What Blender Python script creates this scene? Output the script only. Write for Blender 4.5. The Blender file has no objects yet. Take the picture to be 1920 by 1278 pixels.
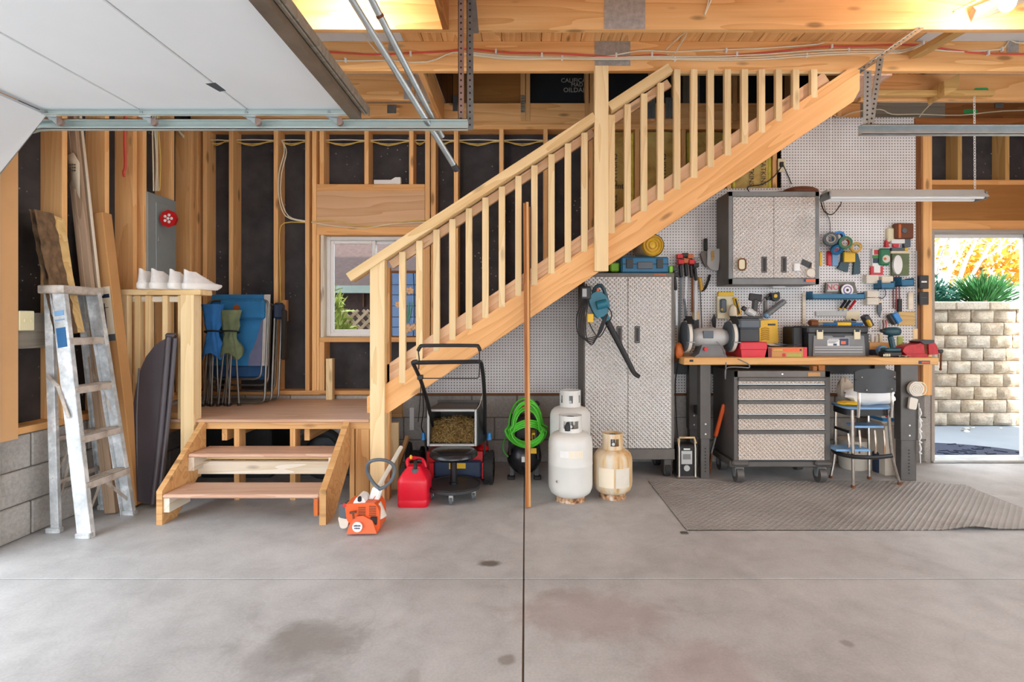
import bpy, bmesh, math, random
from mathutils import Vector, Matrix, noise
random.seed(11)
S = bpy.context.scene
COL = S.collection
PI = math.pi
# ---------------------------------------------------------------- camera, world, sun, exposure
FPX, VX, VY, EYE = 1000.0, 985.0, 605.0, 1.25     # focal length, vanishing point (pixels of 1920x1278), eye height
cam = bpy.data.cameras.new('camera'); camo = bpy.data.objects.new('camera', cam); COL.objects.link(camo)
camo.location = (0, 0, EYE); camo.rotation_euler = (PI/2, 0, 0)
cam.sensor_width = 36; cam.lens = 36*FPX/1920; cam.shift_x = -(VX-960)/1920; cam.shift_y = -(639-VY)/1920
cam.clip_start = .05; cam.clip_end = 200
S.camera = camo
w = bpy.data.worlds.new('sky'); S.world = w; w.use_nodes = True
bg = w.node_tree.nodes['Background']; bg.inputs[0].default_value = (.90, .95, 1, 1); bg.inputs[1].default_value = 2.6
sl = bpy.data.lights.new('sun_offscreen', 'SUN'); sl.energy = 4.5; sl.angle = .02; sl.color = (1, .95, .87)
so = bpy.data.objects.new('sun_offscreen', sl); COL.objects.link(so); so.rotation_euler = (math.radians(50), 0, math.radians(2))
S.view_settings.view_transform = 'Standard'; S.view_settings.look = 'None'; S.view_settings.gamma = 1
S.view_settings.use_curve_mapping = False; S.view_settings.exposure = 0.94
BULB_E = 140.0

# ---------------------------------------------------------------- helpers
def WX(px, Y): return (px-VX)*Y/FPX
def WZ(py, Y): return EYE-(py-VY)*Y/FPX
def W(px, py, Y): return Vector((WX(px, Y), Y, WZ(py, Y)))
def DF(py): return FPX*EYE/(py-VY)                 # distance of a floor point seen at row py
def hexc(h):
    h = h.lstrip('#'); r = []
    for i in (0, 2, 4):
        c = int(h[i:i+2], 16)/255
        r.append(c/12.92 if c <= .04045 else ((c+.055)/1.055)**2.4)
    return (*r, 1)
WM = {}
def wmat(o):
    m = o.matrix_basis
    if o.parent: m = wmat(o.parent) @ o.matrix_parent_inverse @ m
    return m
def setpar(o, p):
    if p is not None:
        o.parent = p; o.matrix_parent_inverse = wmat(p).inverted()
def tag(o, label=None, cat=None, group=None, kind=None):
    if label: o['label'] = label
    if cat: o['category'] = cat
    if group: o['group'] = group
    if kind: o['kind'] = kind
    return o
def thing(name, label, cat, loc=(0, 0, 0), group=None, kind=None):
    o = bpy.data.objects.new(name, None); COL.objects.link(o); o.empty_display_size = .05
    o.location = loc
    return tag(o, label, cat, group, kind)
class B:
    def __init__(s): s.v = []; s.f = []
    def add(s, vs, fs, M=None):
        n = len(s.v)
        for p in vs:
            p = Vector(p)
            s.v.append(M @ p if M is not None else p)
        for f in fs: s.f.append([i+n for i in f])
        return s
    def box(s, x0, x1, y0, y1, z0, z1, b=0, M=None):
        if x0 > x1: x0, x1 = x1, x0
        if y0 > y1: y0, y1 = y1, y0
        if z0 > z1: z0, z1 = z1, z0
        b = min(b, .45*(x1-x0), .45*(y1-y0), .45*(z1-z0))
        if b <= 0:
            vs = [(x, y, z) for x in (x0, x1) for y in (y0, y1) for z in (z0, z1)]
            fs = [(0, 1, 3, 2), (4, 6, 7, 5), (0, 4, 5, 1), (2, 3, 7, 6), (0, 2, 6, 4), (1, 5, 7, 3)]
            return s.add(vs, fs, M)
        L = ((x0, x1), (y0, y1), (z0, z1)); vs = []; ix = {}
        for i in range(8):
            bits = [(i >> k) & 1 for k in range(3)]
            for a in range(3):
                p = []
                for k in range(3):
                    c = L[k][bits[k]]
                    if k != a: c += b if bits[k] == 0 else -b
                    p.append(c)
                ix[(i, a)] = len(vs); vs.append(p)
        fs = []
        for a in range(3):
            o1, o2 = [k for k in range(3) if k != a]
            for sd in (0, 1):
                base = sd << a
                fs.append([ix[(base, a)], ix[(base | 1 << o1, a)], ix[(base | 1 << o1 | 1 << o2, a)], ix[(base | 1 << o2, a)]])
        for a in range(3):
            o1, o2 = [k for k in range(3) if k != a]
            for s1 in (0, 1):
                for s2 in (0, 1):
                    i0 = s1 << o1 | s2 << o2; i1 = i0 | 1 << a
                    fs.append([ix[(i0, o1)], ix[(i1, o1)], ix[(i1, o2)], ix[(i0, o2)]])
        for i in range(8): fs.append([ix[(i, 0)], ix[(i, 1)], ix[(i, 2)]])
        return s.add(vs, fs, M)
    def pbox(s, px0, px1, py0, py1, Y0, Y1, b=0):
        return s.box(WX(px0, Y0), WX(px1, Y0), Y0, Y1, WZ(py0, Y0), WZ(py1, Y0), b)
    def obox(s, c, size, R=None, b=0):
        M = Matrix.Translation(Vector(c))
        if R is not None: M = M @ R.to_4x4()
        a, d, e = size
        return s.box(-a/2, a/2, -d/2, d/2, -e/2, e/2, b, M)
    def bar(s, p0, p1, w, t, up=(0, 0, 1), b=0):
        p0 = Vector(p0); p1 = Vector(p1); R = frame(p1-p0, up)
        return s.obox((p0+p1)/2, ((p1-p0).length, w, t), R, b)
    def cyl(s, p0, p1, r0, r1=None, n=12, caps=True):
        p0 = Vector(p0); p1 = Vector(p1); r1 = r0 if r1 is None else r1
        R = frame(p1-p0, (0, 0, 1)); vs = []
        for p, r in ((p0, r0), (p1, r1)):
            for i in range(n):
                a = 2*PI*i/n
                vs.append(p + R @ Vector((0, r*math.cos(a), r*math.sin(a))))
        fs = [(i, (i+1) % n, n+(i+1) % n, n+i) for i in range(n)]
        if caps: fs += [list(range(n)), list(range(2*n-1, n-1, -1))]
        return s.add(vs, fs)
    def tube(s, pts, r, n=6, closed=False, sub=0):
        pts = [Vector(p) for p in pts]
        if sub: pts = spline(pts, sub, closed)
        m = len(pts); vs = []; prev = None
        for i, p in enumerate(pts):
            if closed: d = pts[(i+1) % m]-pts[i-1]
            else: d = pts[min(i+1, m-1)]-pts[max(i-1, 0)]
            if d.length < 1e-9: d = Vector((0, 0, 1))
            d.normalize()
            if prev is None:
                u = d.cross(Vector((0, 0, 1)))
                if u.length < .05: u = d.cross(Vector((0, 1, 0)))
                u.normalize()
            else:
                u = prev - d*prev.dot(d)
                if u.length < 1e-6: u = d.orthogonal()
                u.normalize()
            prev = u; v = d.cross(u)
            rr = r(i/(m-1)) if callable(r) else r
            for k in range(n):
                a = 2*PI*k/n; vs.append(p+(u*math.cos(a)+v*math.sin(a))*rr)
        fs = []
        for i in range(m if closed else m-1):
            j = (i+1) % m
            for k in range(n): fs.append((i*n+k, i*n+(k+1) % n, j*n+(k+1) % n, j*n+k))
        if not closed: fs += [list(range(n)), list(range(m*n-1, (m-1)*n-1, -1))]
        return s.add(vs, fs)
    def lathe(s, prof, c=(0, 0, 0), n=24, R=None, cap=True):
        vs = []; fs = []; m = len(prof); c = Vector(c)
        for r, z in prof:
            for i in range(n):
                a = 2*PI*i/n; p = Vector((r*math.cos(a), r*math.sin(a), z))
                vs.append(c+(R @ p if R is not None else p))
        for j in range(m-1):
            for i in range(n): fs.append((j*n+i, j*n+(i+1) % n, (j+1)*n+(i+1) % n, (j+1)*n+i))
        if cap: fs += [list(range(n-1, -1, -1)), list(range((m-1)*n, m*n))]
        return s.add(vs, fs)
    def sph(s, c, rad, nu=12, nv=8, R=None):
        if not hasattr(rad, '__len__'): rad = (rad,)*3
        c = Vector(c); vs = []; fs = []
        for j in range(1, nv):
            t = PI*j/nv
            for i in range(nu):
                a = 2*PI*i/nu
                p = Vector((rad[0]*math.sin(t)*math.cos(a), rad[1]*math.sin(t)*math.sin(a), rad[2]*math.cos(t)))
                vs.append(c+(R @ p if R is not None else p))
        for j in range(nv-2):
            for i in range(nu): fs.append((j*nu+i, j*nu+(i+1) % nu, (j+1)*nu+(i+1) % nu, (j+1)*nu+i))
        tp = Vector((0, 0, rad[2])); t0 = len(vs); vs.append(c+(R @ tp if R is not None else tp)); vs.append(c-(R @ tp if R is not None else tp))
        for i in range(nu):
            fs.append((t0, i, (i+1) % nu)); fs.append((t0+1, (nv-2)*nu+(i+1) % nu, (nv-2)*nu+i))
        return s.add(vs, fs)
    def torus(s, c, Rr, r, axis=(0, 0, 1), n=24, k=8, sx=1, sy=1):
        R = frame(axis, (0, 0, 1) if abs(Vector(axis).normalized().z) < .9 else (0, 1, 0))
        pts = [Vector(c)+R @ Vector((0, Rr*sx*math.cos(2*PI*i/n), Rr*sy*math.sin(2*PI*i/n))) for i in range(n)]
        return s.tube(pts, r, k, True)
    def prism(s, poly, vec):
        poly = [Vector(p) for p in poly]; vec = Vector(vec); n = len(poly)
        vs = poly+[p+vec for p in poly]
        fs = [list(range(n)), list(range(2*n-1, n-1, -1))]+[(i, (i+1) % n, n+(i+1) % n, n+i) for i in range(n)]
        return s.add(vs, fs)
    def pprism(s, pxy, Y0, Y1):                       # outline given in pixels at depth Y0, extruded straight back to Y1
        return s.prism([W(x, y, Y0) for x, y in pxy], (0, Y1-Y0, 0))
    def grid(s, fn, nu, nv):
        vs = [fn(i/nu, j/nv) for j in range(nv+1) for i in range(nu+1)]
        fs = [(j*(nu+1)+i, j*(nu+1)+i+1, (j+1)*(nu+1)+i+1, (j+1)*(nu+1)+i) for j in range(nv) for i in range(nu)]
        return s.add(vs, fs)
    def mesh(s, name, angle=.6, shift=None):
        me = bpy.data.meshes.new(name)
        vs = s.v if shift is None else [v-shift for v in s.v]
        me.from_pydata([tuple(v) for v in vs], [], s.f)
        bm = bmesh.new(); bm.from_mesh(me)
        bmesh.ops.recalc_face_normals(bm, faces=bm.faces[:])
        for f in bm.faces: f.smooth = True
        for e in bm.edges:
            if len(e.link_faces) == 2 and e.calc_face_angle(0) > angle: e.smooth = False
        bm.to_mesh(me); bm.free()
        return me
    def end(s, name, mat, parent=None, angle=.6, og=None):
        lo = Vector([min(v[k] for v in s.v) for k in range(3)]); hi = Vector([max(v[k] for v in s.v) for k in range(3)])
        og = Vector(((lo.x+hi.x)/2, (lo.y+hi.y)/2, lo.z)) if og is None else Vector(og)
        me = s.mesh(name, angle, og)
        me.materials.append(M(mat))
        o = bpy.data.objects.new(name, me); COL.objects.link(o); o.location = og
        setpar(o, parent)
        return o
    def single(s, name, mat, label, cat, group=None, angle=.6):
        return tag(s.end(name, mat, None, angle), label, cat, group)
def frame(d, up=(0, 0, 1)):
    d = Vector(d).normalized(); up = Vector(up)
    y = up.cross(d)
    if y.length < 1e-4: y = Vector((0, 1, 0)).cross(d)
    if y.length < 1e-4: y = Vector((1, 0, 0)).cross(d)
    y.normalize(); z = d.cross(y)
    return Matrix((d, y, z)).transposed()
def spline(pts, sub, closed=False):
    n = len(pts); out = []
    for i in range(n if closed else n-1):
        if closed: p = [pts[(i-1) % n], pts[i], pts[(i+1) % n], pts[(i+2) % n]]
        else: p = [pts[max(i-1, 0)], pts[i], pts[i+1], pts[min(i+2, n-1)]]
        for k in range(sub):
            t = k/sub
            out.append(.5*((2*p[1])+(p[2]-p[0])*t+(2*p[0]-5*p[1]+4*p[2]-p[3])*t*t+(3*p[1]-p[0]-3*p[2]+p[3])*t**3))
    if not closed: out.append(pts[-1])
    return out
def rpoly(pts, r, k=4):                              # round the corners of a 2-D outline
    out = []; n = len(pts)
    for i in range(n):
        a, p, c = Vector(pts[i-1]), Vector(pts[i]), Vector(pts[(i+1) % n])
        d1 = (a-p); d2 = (c-p); q = min(r, d1.length*.45, d2.length*.45)
        s0 = p+d1.normalized()*q; s1 = p+d2.normalized()*q
        for j in range(k+1):
            t = j/k; out.append(tuple((1-t)**2*s0+2*t*(1-t)*p+t*t*s1))
    return out
def board(name, p0, p1, w, t, mat, parent=None, up=(0, 0, 1), b=.002):   # timber: grain along p0-p1, w across, t along "up"
    p0 = Vector(p0); p1 = Vector(p1); L = (p1-p0).length; q = B().box(-L/2, L/2, -w/2, w/2, -t/2, t/2, b)
    me = q.mesh(name); me.materials.append(M(mat))
    o = bpy.data.objects.new(name, me); COL.objects.link(o)
    o.matrix_basis = Matrix.Translation((p0+p1)/2) @ frame(p1-p0, up).to_4x4()
    setpar(o, parent); return o
def lum(name, x0, x1, y0, y1, z0, z1, mat, parent=None, b=.002):         # axis-aligned timber, grain along its longest side
    d = (abs(x1-x0), abs(y1-y0), abs(z1-z0)); c = Vector(((x0+x1)/2, (y0+y1)/2, (z0+z1)/2)); a = d.index(max(d))
    e = Vector((0, 0, 0)); e[a] = d[a]/2
    if a == 0: return board(name, c-e, c+e, d[1], d[2], mat, parent, (0, 0, 1), b)
    if a == 1: return board(name, c-e, c+e, d[0], d[2], mat, parent, (0, 0, 1), b)
    return board(name, c-e, c+e, d[0], d[1], mat, parent, (0, 1, 0), b)
def plum(name, px0, px1, py0, py1, Y0, Y1, mat, parent=None, b=.002):
    return lum(name, WX(px0, Y0), WX(px1, Y0), Y0, Y1, WZ(py1, Y0), WZ(py0, Y0), mat, parent, b)
def copy_tree(o, parent=None, dx=None):
    c = o.copy(); COL.objects.link(c)
    if parent is not None: c.parent = parent
    for ch in [x for x in bpy.data.objects if x.parent == o]: copy_tree(ch, c)
    return c
def inst(src, name, loc, rot=None, parent=None):     # another object on the same mesh
    o = bpy.data.objects.new(name, src); COL.objects.link(o); o.location = loc
    if rot is not None: o.rotation_euler = rot
    setpar(o, parent); return o
def txt(s, size, loc, mat, parent, rot=(PI/2, 0, 0), name='lettering', ext=.0008, wid=1.0, align='CENTER'):
    cu = bpy.data.curves.new(name, 'FONT'); cu.body = s; cu.size = size; cu.extrude = ext; cu.align_x = align; cu.align_y = 'CENTER'
    cu.resolution_u = 2
    t = bpy.data.objects.new('t', cu); COL.objects.link(t)
    me = bpy.data.meshes.new_from_object(t.evaluated_get(bpy.context.evaluated_depsgraph_get()))
    bpy.data.objects.remove(t); bpy.data.curves.remove(cu)
    me.name = name; me.materials.clear(); me.materials.append(M(mat))
    o = bpy.data.objects.new(name, me); COL.objects.link(o); o.location = loc; o.rotation_euler = rot; o.scale = (wid, 1, 1)
    setpar(o, parent); return o

def dashes(px0, px1, py0, py1, Y, n, mat, parent):      # a row of print too small to read
    q = B(); w_ = (px1-px0)/n
    for k in range(n):
        a = px0+k*w_; h = (py1-py0)*(.0 if k % 3 else .12)
        q.pbox(a+.12*w_, a+.82*w_, py0+h, py1, Y-.001, Y)
        if k % 2: q.pbox(a+.35*w_, a+.55*w_, py0-.1*(py1-py0), py0+h+.01, Y-.001, Y)
    o = q.end('print', mat, parent); o['kind'] = 'stuff'; return o
# ---------------------------------------------------------------- materials
MATS = {}
def M(n): return MATS[n] if isinstance(n, str) else n
class NT:
    def __init__(s, name):
        s.m = bpy.data.materials.new(name); s.m.use_nodes = True; s.t = s.m.node_tree
        s.p = s.t.nodes['Principled BSDF']; MATS[name] = s.m
    def n(s, ty, **kw):
        nd = s.t.nodes.new(ty)
        for k, v in kw.items():
            if k in nd.inputs: nd.inputs[k].default_value = v
            else: setattr(nd, k, v)
        return nd
    def l(s, a, b): s.t.links.new(a, b)
    def math(s, op, a, b=None, c=None, clamp=False):
        nd = s.t.nodes.new('ShaderNodeMath'); nd.operation = op; nd.use_clamp = clamp
        for i, x in enumerate((a, b, c)):
            if x is None: continue
            if isinstance(x, (int, float)): nd.inputs[i].default_value = x
            else: s.l(x, nd.inputs[i])
        return nd.outputs[0]
    def mix(s, f, a, b, bt='MIX'):
        nd = s.t.nodes.new('ShaderNodeMix'); nd.data_type = 'RGBA'; nd.blend_type = bt
        for i, x in ((0, f), (6, a), (7, b)):
            if isinstance(x, (int, float)): nd.inputs[i].default_value = x
            elif isinstance(x, tuple): nd.inputs[i].default_value = x
            else: s.l(x, nd.inputs[i])
        return nd.outputs[2]
    def ramp(s, f, stops):
        nd = s.t.nodes.new('ShaderNodeValToRGB'); e = nd.color_ramp.elements
        while len(e) < len(stops): e.new(.5)
        for i, (p, c) in enumerate(stops):
            e[i].position = p; e[i].color = c if isinstance(c, tuple) else (c, c, c, 1)
        s.l(f, nd.inputs[0]); return nd.outputs[0]
    def coord(s, scale=(1, 1, 1), kind='Object', rnd=0, rot=(0, 0, 0)):
        tc = s.n('ShaderNodeTexCoord'); mp = s.n('ShaderNodeMapping'); mp.inputs['Scale'].default_value = scale; mp.inputs['Rotation'].default_value = rot
        v = tc.outputs[kind]
        if rnd:
            oi = s.n('ShaderNodeObjectInfo'); vm = s.n('ShaderNodeVectorMath', operation='MULTIPLY_ADD')
            vm.inputs[0].default_value = (rnd, rnd*.37, rnd*.71); s.l(oi.outputs['Random'], vm.inputs[1]); s.l(v, vm.inputs[2]); v = vm.outputs[0]
        s.l(v, mp.inputs[0]); return mp.outputs[0]
    def noise(s, vec, scale, detail=4, rough=.55, dist=0):
        nd = s.n('ShaderNodeTexNoise'); nd.inputs['Scale'].default_value = scale; nd.inputs['Detail'].default_value = detail
        nd.inputs['Roughness'].default_value = rough; nd.inputs['Distortion'].default_value = dist
        s.l(vec, nd.inputs['Vector']); return nd.outputs[0]
    def vor(s, vec, scale, feature='F1', rnd=1):
        nd = s.n('ShaderNodeTexVoronoi', feature=feature); nd.inputs['Scale'].default_value = scale; nd.inputs['Randomness'].default_value = rnd
        s.l(vec, nd.inputs['Vector']); return nd
    def bump(s, h, st=.3, dist=.01):
        nd = s.n('ShaderNodeBump'); nd.inputs['Strength'].default_value = st; nd.inputs['Distance'].default_value = dist
        s.l(h, nd.inputs['Height']); s.l(nd.outputs[0], s.p.inputs['Normal'])
    def base(s, c):
        if isinstance(c, tuple): s.p.inputs['Base Color'].default_value = c
        else: s.l(c, s.p.inputs['Base Color'])
    def set(s, rough=.5, metal=0, **kw):
        s.p.inputs['Roughness'].default_value = rough; s.p.inputs['Metallic'].default_value = metal
        for k, v in kw.items(): s.p.inputs[k].default_value = v
def sc(c, k): return (c[0]*k, c[1]*k, c[2]*k, 1)
def plain(name, hx, rough=.5, metal=0, var=.10, scale=9, bump=0, bscale=60, **kw):
    t = NT(name); c = hexc(hx); v = t.coord()
    n = t.noise(v, scale, 4)
    t.base(t.ramp(n, [(.3, sc(c, 1-var)), (.7, sc(c, 1+var*.6))]))
    t.set(rough, metal, **kw)
    if bump: t.bump(t.noise(v, bscale, 3), bump, .004)
    return t
def wood(name, light, dark, knots=.5, ring=14, rough=.62, tint=.14, fine=.5, knot='#5a3418'):
    t = NT(name); L, D = hexc(light), hexc(dark)
    v = t.coord((1, 1, 1), rnd=40)
    mp = t.n('ShaderNodeMapping'); mp.inputs['Scale'].default_value = (.55, 6, 6); t.l(v, mp.inputs[0])
    warp = t.noise(mp.outputs[0], 1.0, 2, .5)
    sep = t.n('ShaderNodeSeparateXYZ'); t.l(v, sep.inputs[0])
    q = t.math('ADD', t.math('MULTIPLY', sep.outputs[1], 1.0), t.math('MULTIPLY', sep.outputs[2], .45))
    q = t.math('ADD', t.math('MULTIPLY', q, ring), t.math('MULTIPLY', warp, 7.0))
    ringv = t.math('FRACT', q)
    mp2 = t.n('ShaderNodeMapping'); mp2.inputs['Scale'].default_value = (3, 90, 90); t.l(v, mp2.inputs[0])
    fn = t.noise(mp2.outputs[0], 1, 3, .6)
    f = t.math('ADD', t.math('MULTIPLY', ringv, 1-fine), t.math('MULTIPLY', fn, fine))
    c = t.ramp(f, [(.12, L), (.62, t_mix(L, D, .45)), (.95, D)])
    mp3 = t.n('ShaderNodeMapping'); mp3.inputs['Scale'].default_value = (2.2, 7, 7); t.l(v, mp3.inputs[0])
    vo = t.vor(mp3.outputs[0], 1.0); k = t.ramp(vo.outputs['Distance'], [(.07, 1.0), (.15, 0.0)])
    c = t.mix(t.math('MULTIPLY', k, knots), c, hexc(knot))
    oi = t.n('ShaderNodeObjectInfo')
    tv = t.math('ADD', t.math('MULTIPLY', oi.outputs['Random'], tint*2), 1-tint)
    vm = t.n('ShaderNodeVectorMath', operation='SCALE'); t.l(c, vm.inputs[0]); t.l(tv, vm.inputs['Scale'])
    t.base(vm.outputs[0]); t.set(rough); t.p.inputs['Specular IOR Level'].default_value = .3
    t.bump(f, .08, .002)
    return t
def t_mix(a, b, f): return tuple(a[i]*(1-f)+b[i]*f for i in range(3))+(1,)
wood('wood_stud', '#f8c98e', '#df9d58', .6, 16, fine=.6)
wood('wood_plate', '#f3bd7f', '#d4914f', .5, 16, fine=.6)
wood('wood_joist', '#f6c488', '#d18e4a', .6, 9, fine=.5)
wood('wood_new', '#f0d6a8', '#d8b47c', .35, 14, tint=.06)
wood('wood_rail', '#efd3a2', '#cfa468', .35, 14, tint=.05)
wood('wood_stringer', '#eab47a', '#cb8f50', .55, 8, tint=.08)
wood('wood_skirt', '#e9c8a4', '#c9936a', .5, 12, tint=.08)
wood('wood_step', '#deb078', '#b47c45', .5, 10, tint=.08)
wood('wood_white', '#ece4d6', '#cbb48e', .55, 12, tint=.05)
wood('wood_tread', '#dcb8a0', '#bd8d72', .2, 10, tint=.07, rough=.45)
wood('wood_deck', '#dab69a', '#b98a6c', .25, 9, tint=.06, rough=.5)
wood('wood_dark', '#8a5a36', '#5e3719', .4, 10)
wood('wood_brown', '#b57a45', '#885128', .3, 6)
wood('wood_grey', '#9a9184', '#6d6558', .4, 8)
wood('wood_bench', '#e3b273', '#cb8f4d', .05, 18, tint=.04, rough=.4)
wood('wood_trim', '#b89f87', '#8c735c', .1, 20, tint=.1)
wood('wood_red', '#b5763f', '#8c4a22', .25, 18)
wood('wood_slab', '#e6c88e', '#c39a5a', .2, 20)
wood('wood_ply', '#dfb68e', '#c79a6e', .22, 4, tint=.05, fine=.3)
wood('wood_osb', '#b07d45', '#946230', .1, 5, fine=.7)
wood('wood_block', '#d9b274', '#b58a4a', .2, 12)
plain('tan_sheet', '#d9a874', .75, var=.06, scale=3)
plain('white_board', '#dfe3e6', .7, var=.03)
plain('door_white', '#e4e7e9', .55, var=.03, scale=2, bump=.05, bscale=40)
plain('galv', '#b4bdbf', .36, .75, .14, 14)
plain('plate_metal', '#b4b0ac', .5, .35, .25, 30)
plain('galv_dark', '#8b9396', .42, .8, .2, 20)
plain('galv_rust', '#a58d84', .5, .6, .22, 18)
plain('track', '#c9d6d3', .42, .45, .08, 5)
plain('strut', '#85786a', .5, .5, .25, 6)
plain('alu', '#c3c8ca', .42, .6, .18, 10)
plain('chrome', '#d5d0c8', .22, .95, .12, 30)
plain('steel', '#9a9b9c', .35, .85, .15, 20)
plain('rust', '#7c4a2c', .8, .2, .3, 40)
plain('black', '#1b1b1d', .5, var=.2)
plain('black_gloss', '#222327', .25, var=.2)
plain('rubber', '#2a2a2b', .8, var=.25, bump=.3)
plain('dark_grey', '#3d3f41', .5, .2, .12)
plain('frame_grey', '#5f5c59', .5, .4, .12, 12)
plain('cab_grey', '#6b6661', .5, .35, .10, 10)
plain('mid_grey', '#7d7f80', .55, .1, .12)
plain('pale_grey', '#b9bab8', .5, .1, .08)
plain('slate', '#5b646b', .5, .1, .1)
plain('white', '#ececea', .5, var=.04)
plain('offwhite', '#ddd6c8', .6, var=.08)
plain('cream', '#e3d9b8', .5, var=.05)
plain('paper', '#efe3cb', .8, var=.05)
plain('paper_print', '#8a7c68', .8)
plain('card', '#c6935c', .85, var=.07, scale=5)
plain('red', '#c8161f', .38, var=.12)
plain('red_can', '#df1430', .36, var=.08)
plain('red_box', '#d62f3c', .42, var=.08)
plain('red_vise', '#b81c22', .5, var=.25, scale=25)
plain('red_cable', '#d8513f', .5, var=.05)
plain('orange', '#e8622a', .4, var=.08)
plain('orange_dark', '#c9672a', .5, var=.15)
plain('yellow', '#eebf2c', .45, var=.08)
plain('yellow_dark', '#d6a53a', .5, var=.18)
plain('yellow_wire', '#e2c063', .5, var=.06)
plain('white_wire', '#e8dfc6', .5, var=.05)
plain('blue', '#1b5f94', .5, var=.15)
plain('blue_bright', '#2c86cf', .4, var=.1)
plain('blue_tray', '#1c6b92', .45, var=.1)
plain('blue_light', '#7aa5cf', .5, var=.1)
plain('navy', '#23344f', .45, var=.15)
plain('teal', '#22748a', .42, var=.12)
plain('teal_dark', '#1d4650', .42, var=.15)
plain('green', '#3f8f3a', .5, var=.15)
plain('green_hose', '#4fbf2e', .4, var=.15)
plain('green_bright', '#86c52c', .5, var=.1)
plain('green_pack', '#2f7a55', .5, var=.15)
plain('green_paint', '#3fae62', .6, var=.1)
plain('olive', '#6f7c5c', .85, var=.25, scale=14, bump=.3)
plain('fabric_blue', '#2873a8', .85, var=.18, scale=8, bump=.2, bscale=200)
plain('fabric_navy', '#1f4a78', .85, var=.18, scale=8, bump=.2, bscale=200)
plain('fabric_bright', '#2f78c0', .85, var=.2, scale=10)
plain('fabric_mauve', '#6a6f8c', .85, var=.15)
plain('fabric_grey', '#bdb9b3', .85, var=.12)
plain('chair_tube', '#7c7872', .4, .7, .15)
plain('plastic_dark', '#453e43', .38, var=.12, scale=5)
plain('tank_white', '#dcdcd7', .38, var=.06, scale=5)
plain('copper', '#b5653a', .4, .6)
plain('bark', '#7b6147', .95, var=.4, scale=22, bump=1.0, bscale=30)
plain('hay', '#b48f4f', .9, var=.35, scale=60)
plain('hay_dark', '#8a6c3c', .9, var=.35, scale=60)
plain('hay_light', '#cbb680', .9, var=.25, scale=60)
plain('panel_grey', '#98a2a3', .45, .15, .05, 4)
plain('switch', '#e9dfb4', .5, var=.03)
plain('print_dark', '#4a4339', .7)
plain('chalk', '#b9bbbb', .9)
plain('shoe_white', '#e2ddd9', .8, var=.10, scale=30, bump=.25, bscale=150)
plain('shoe_sole', '#eeebe6', .6, var=.06)
plain('lavender', '#8d7bb5', .5)
plain('pink', '#d76a86', .5)
plain('terracotta', '#c56a3d', .6)
plain('mat_rubber', '#7b7772', .75, var=.12, scale=3)
plain('patio', '#8d969f', .8, var=.06, scale=3)
plain('door_mat', '#1f2c47', .8, var=.4, scale=30, bump=.8, bscale=60)
plain('vinyl', '#e9e8e6', .45, var=.03)
plain('jamb', '#a79d92', .55, var=.08)
plain('plastic_film', '#e8dcc0', .25, var=.08)
plain('leaf_green', '#3f7f45', .6, var=.35, scale=6)
plain('leaf_teal', '#2d7460', .6, var=.35, scale=6)
plain('leaf_lime', '#bcc866', .6, var=.3, scale=5)
plain('leaf_yellow', '#f0cf62', .6, var=.3, scale=5)
plain('leaf_gold', '#eab043', .6, var=.3, scale=5)
plain('bark_pale', '#efe9e2', .8, var=.2, scale=20)
plain('soil', '#5c4a38', .9, var=.3)
plain('stain_blue', '#6d9bd8', .2, var=.1)
plain('stain_peach', '#e9b989', .3, var=.12)
plain('stain_green', '#4f9a8a', .3, var=.12)
plain('lead', '#22303c', .5, .4)
plain('fascia_green', '#8d9a90', .7)
plain('roof_brown', '#46332d', .9, var=.3, scale=20)
plain('brown_box', '#6e3f26', .6, var=.15)
plain('maroon', '#7c2426', .5, var=.15)
t = NT('glass'); t.base((.92, .96, 1, 1)); t.set(.02, 0); t.p.inputs['Transmission Weight'].default_value = 1; t.p.inputs['IOR'].default_value = 1.05
t = NT('bulb'); t.base((1, 1, 1, 1)); t.p.inputs['Emission Color'].default_value = (1, .96, .9, 1); t.p.inputs['Emission Strength'].default_value = BULB_E
t = NT('lamp_tube'); t.base((.93, .93, .92, 1)); t.set(.3)
# black building paper with dust specks
t = NT('felt'); v = t.coord(rnd=3); n = t.noise(v, 5, 4); c = t.ramp(n, [(.3, hexc('#2e2d30')), (.75, hexc('#494648'))])
vo = t.vor(v, 22); k = t.ramp(vo.outputs['Distance'], [(.08, 1.0), (.15, 0.0)]); big = t.ramp(t.noise(v, 2.2, 3), [(.50, 0.0), (.64, 1.0)])
c = t.mix(t.math('MULTIPLY', k, t.math('MULTIPLY', big, .8)), c, hexc('#c8c4bf')); t.base(c); t.set(.85); t.bump(t.noise(v, 9, 3), .3, .01)
# dark blue-black foil face board
plain('foil_black', '#22262c', .5, var=.25, scale=3)
# kraft faced insulation
t = NT('kraft'); v = t.coord(rnd=5); n = t.noise(v, 6, 5, .6, .6); t.base(t.ramp(n, [(.3, hexc('#a9853f')), (.5, hexc('#c6a65c')), (.75, hexc('#d4bf74'))])); t.set(.7); t.bump(n, .6, .02)
plain('insul_yellow', '#ddd05a', .9, var=.25, scale=20, bump=.5)
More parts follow.
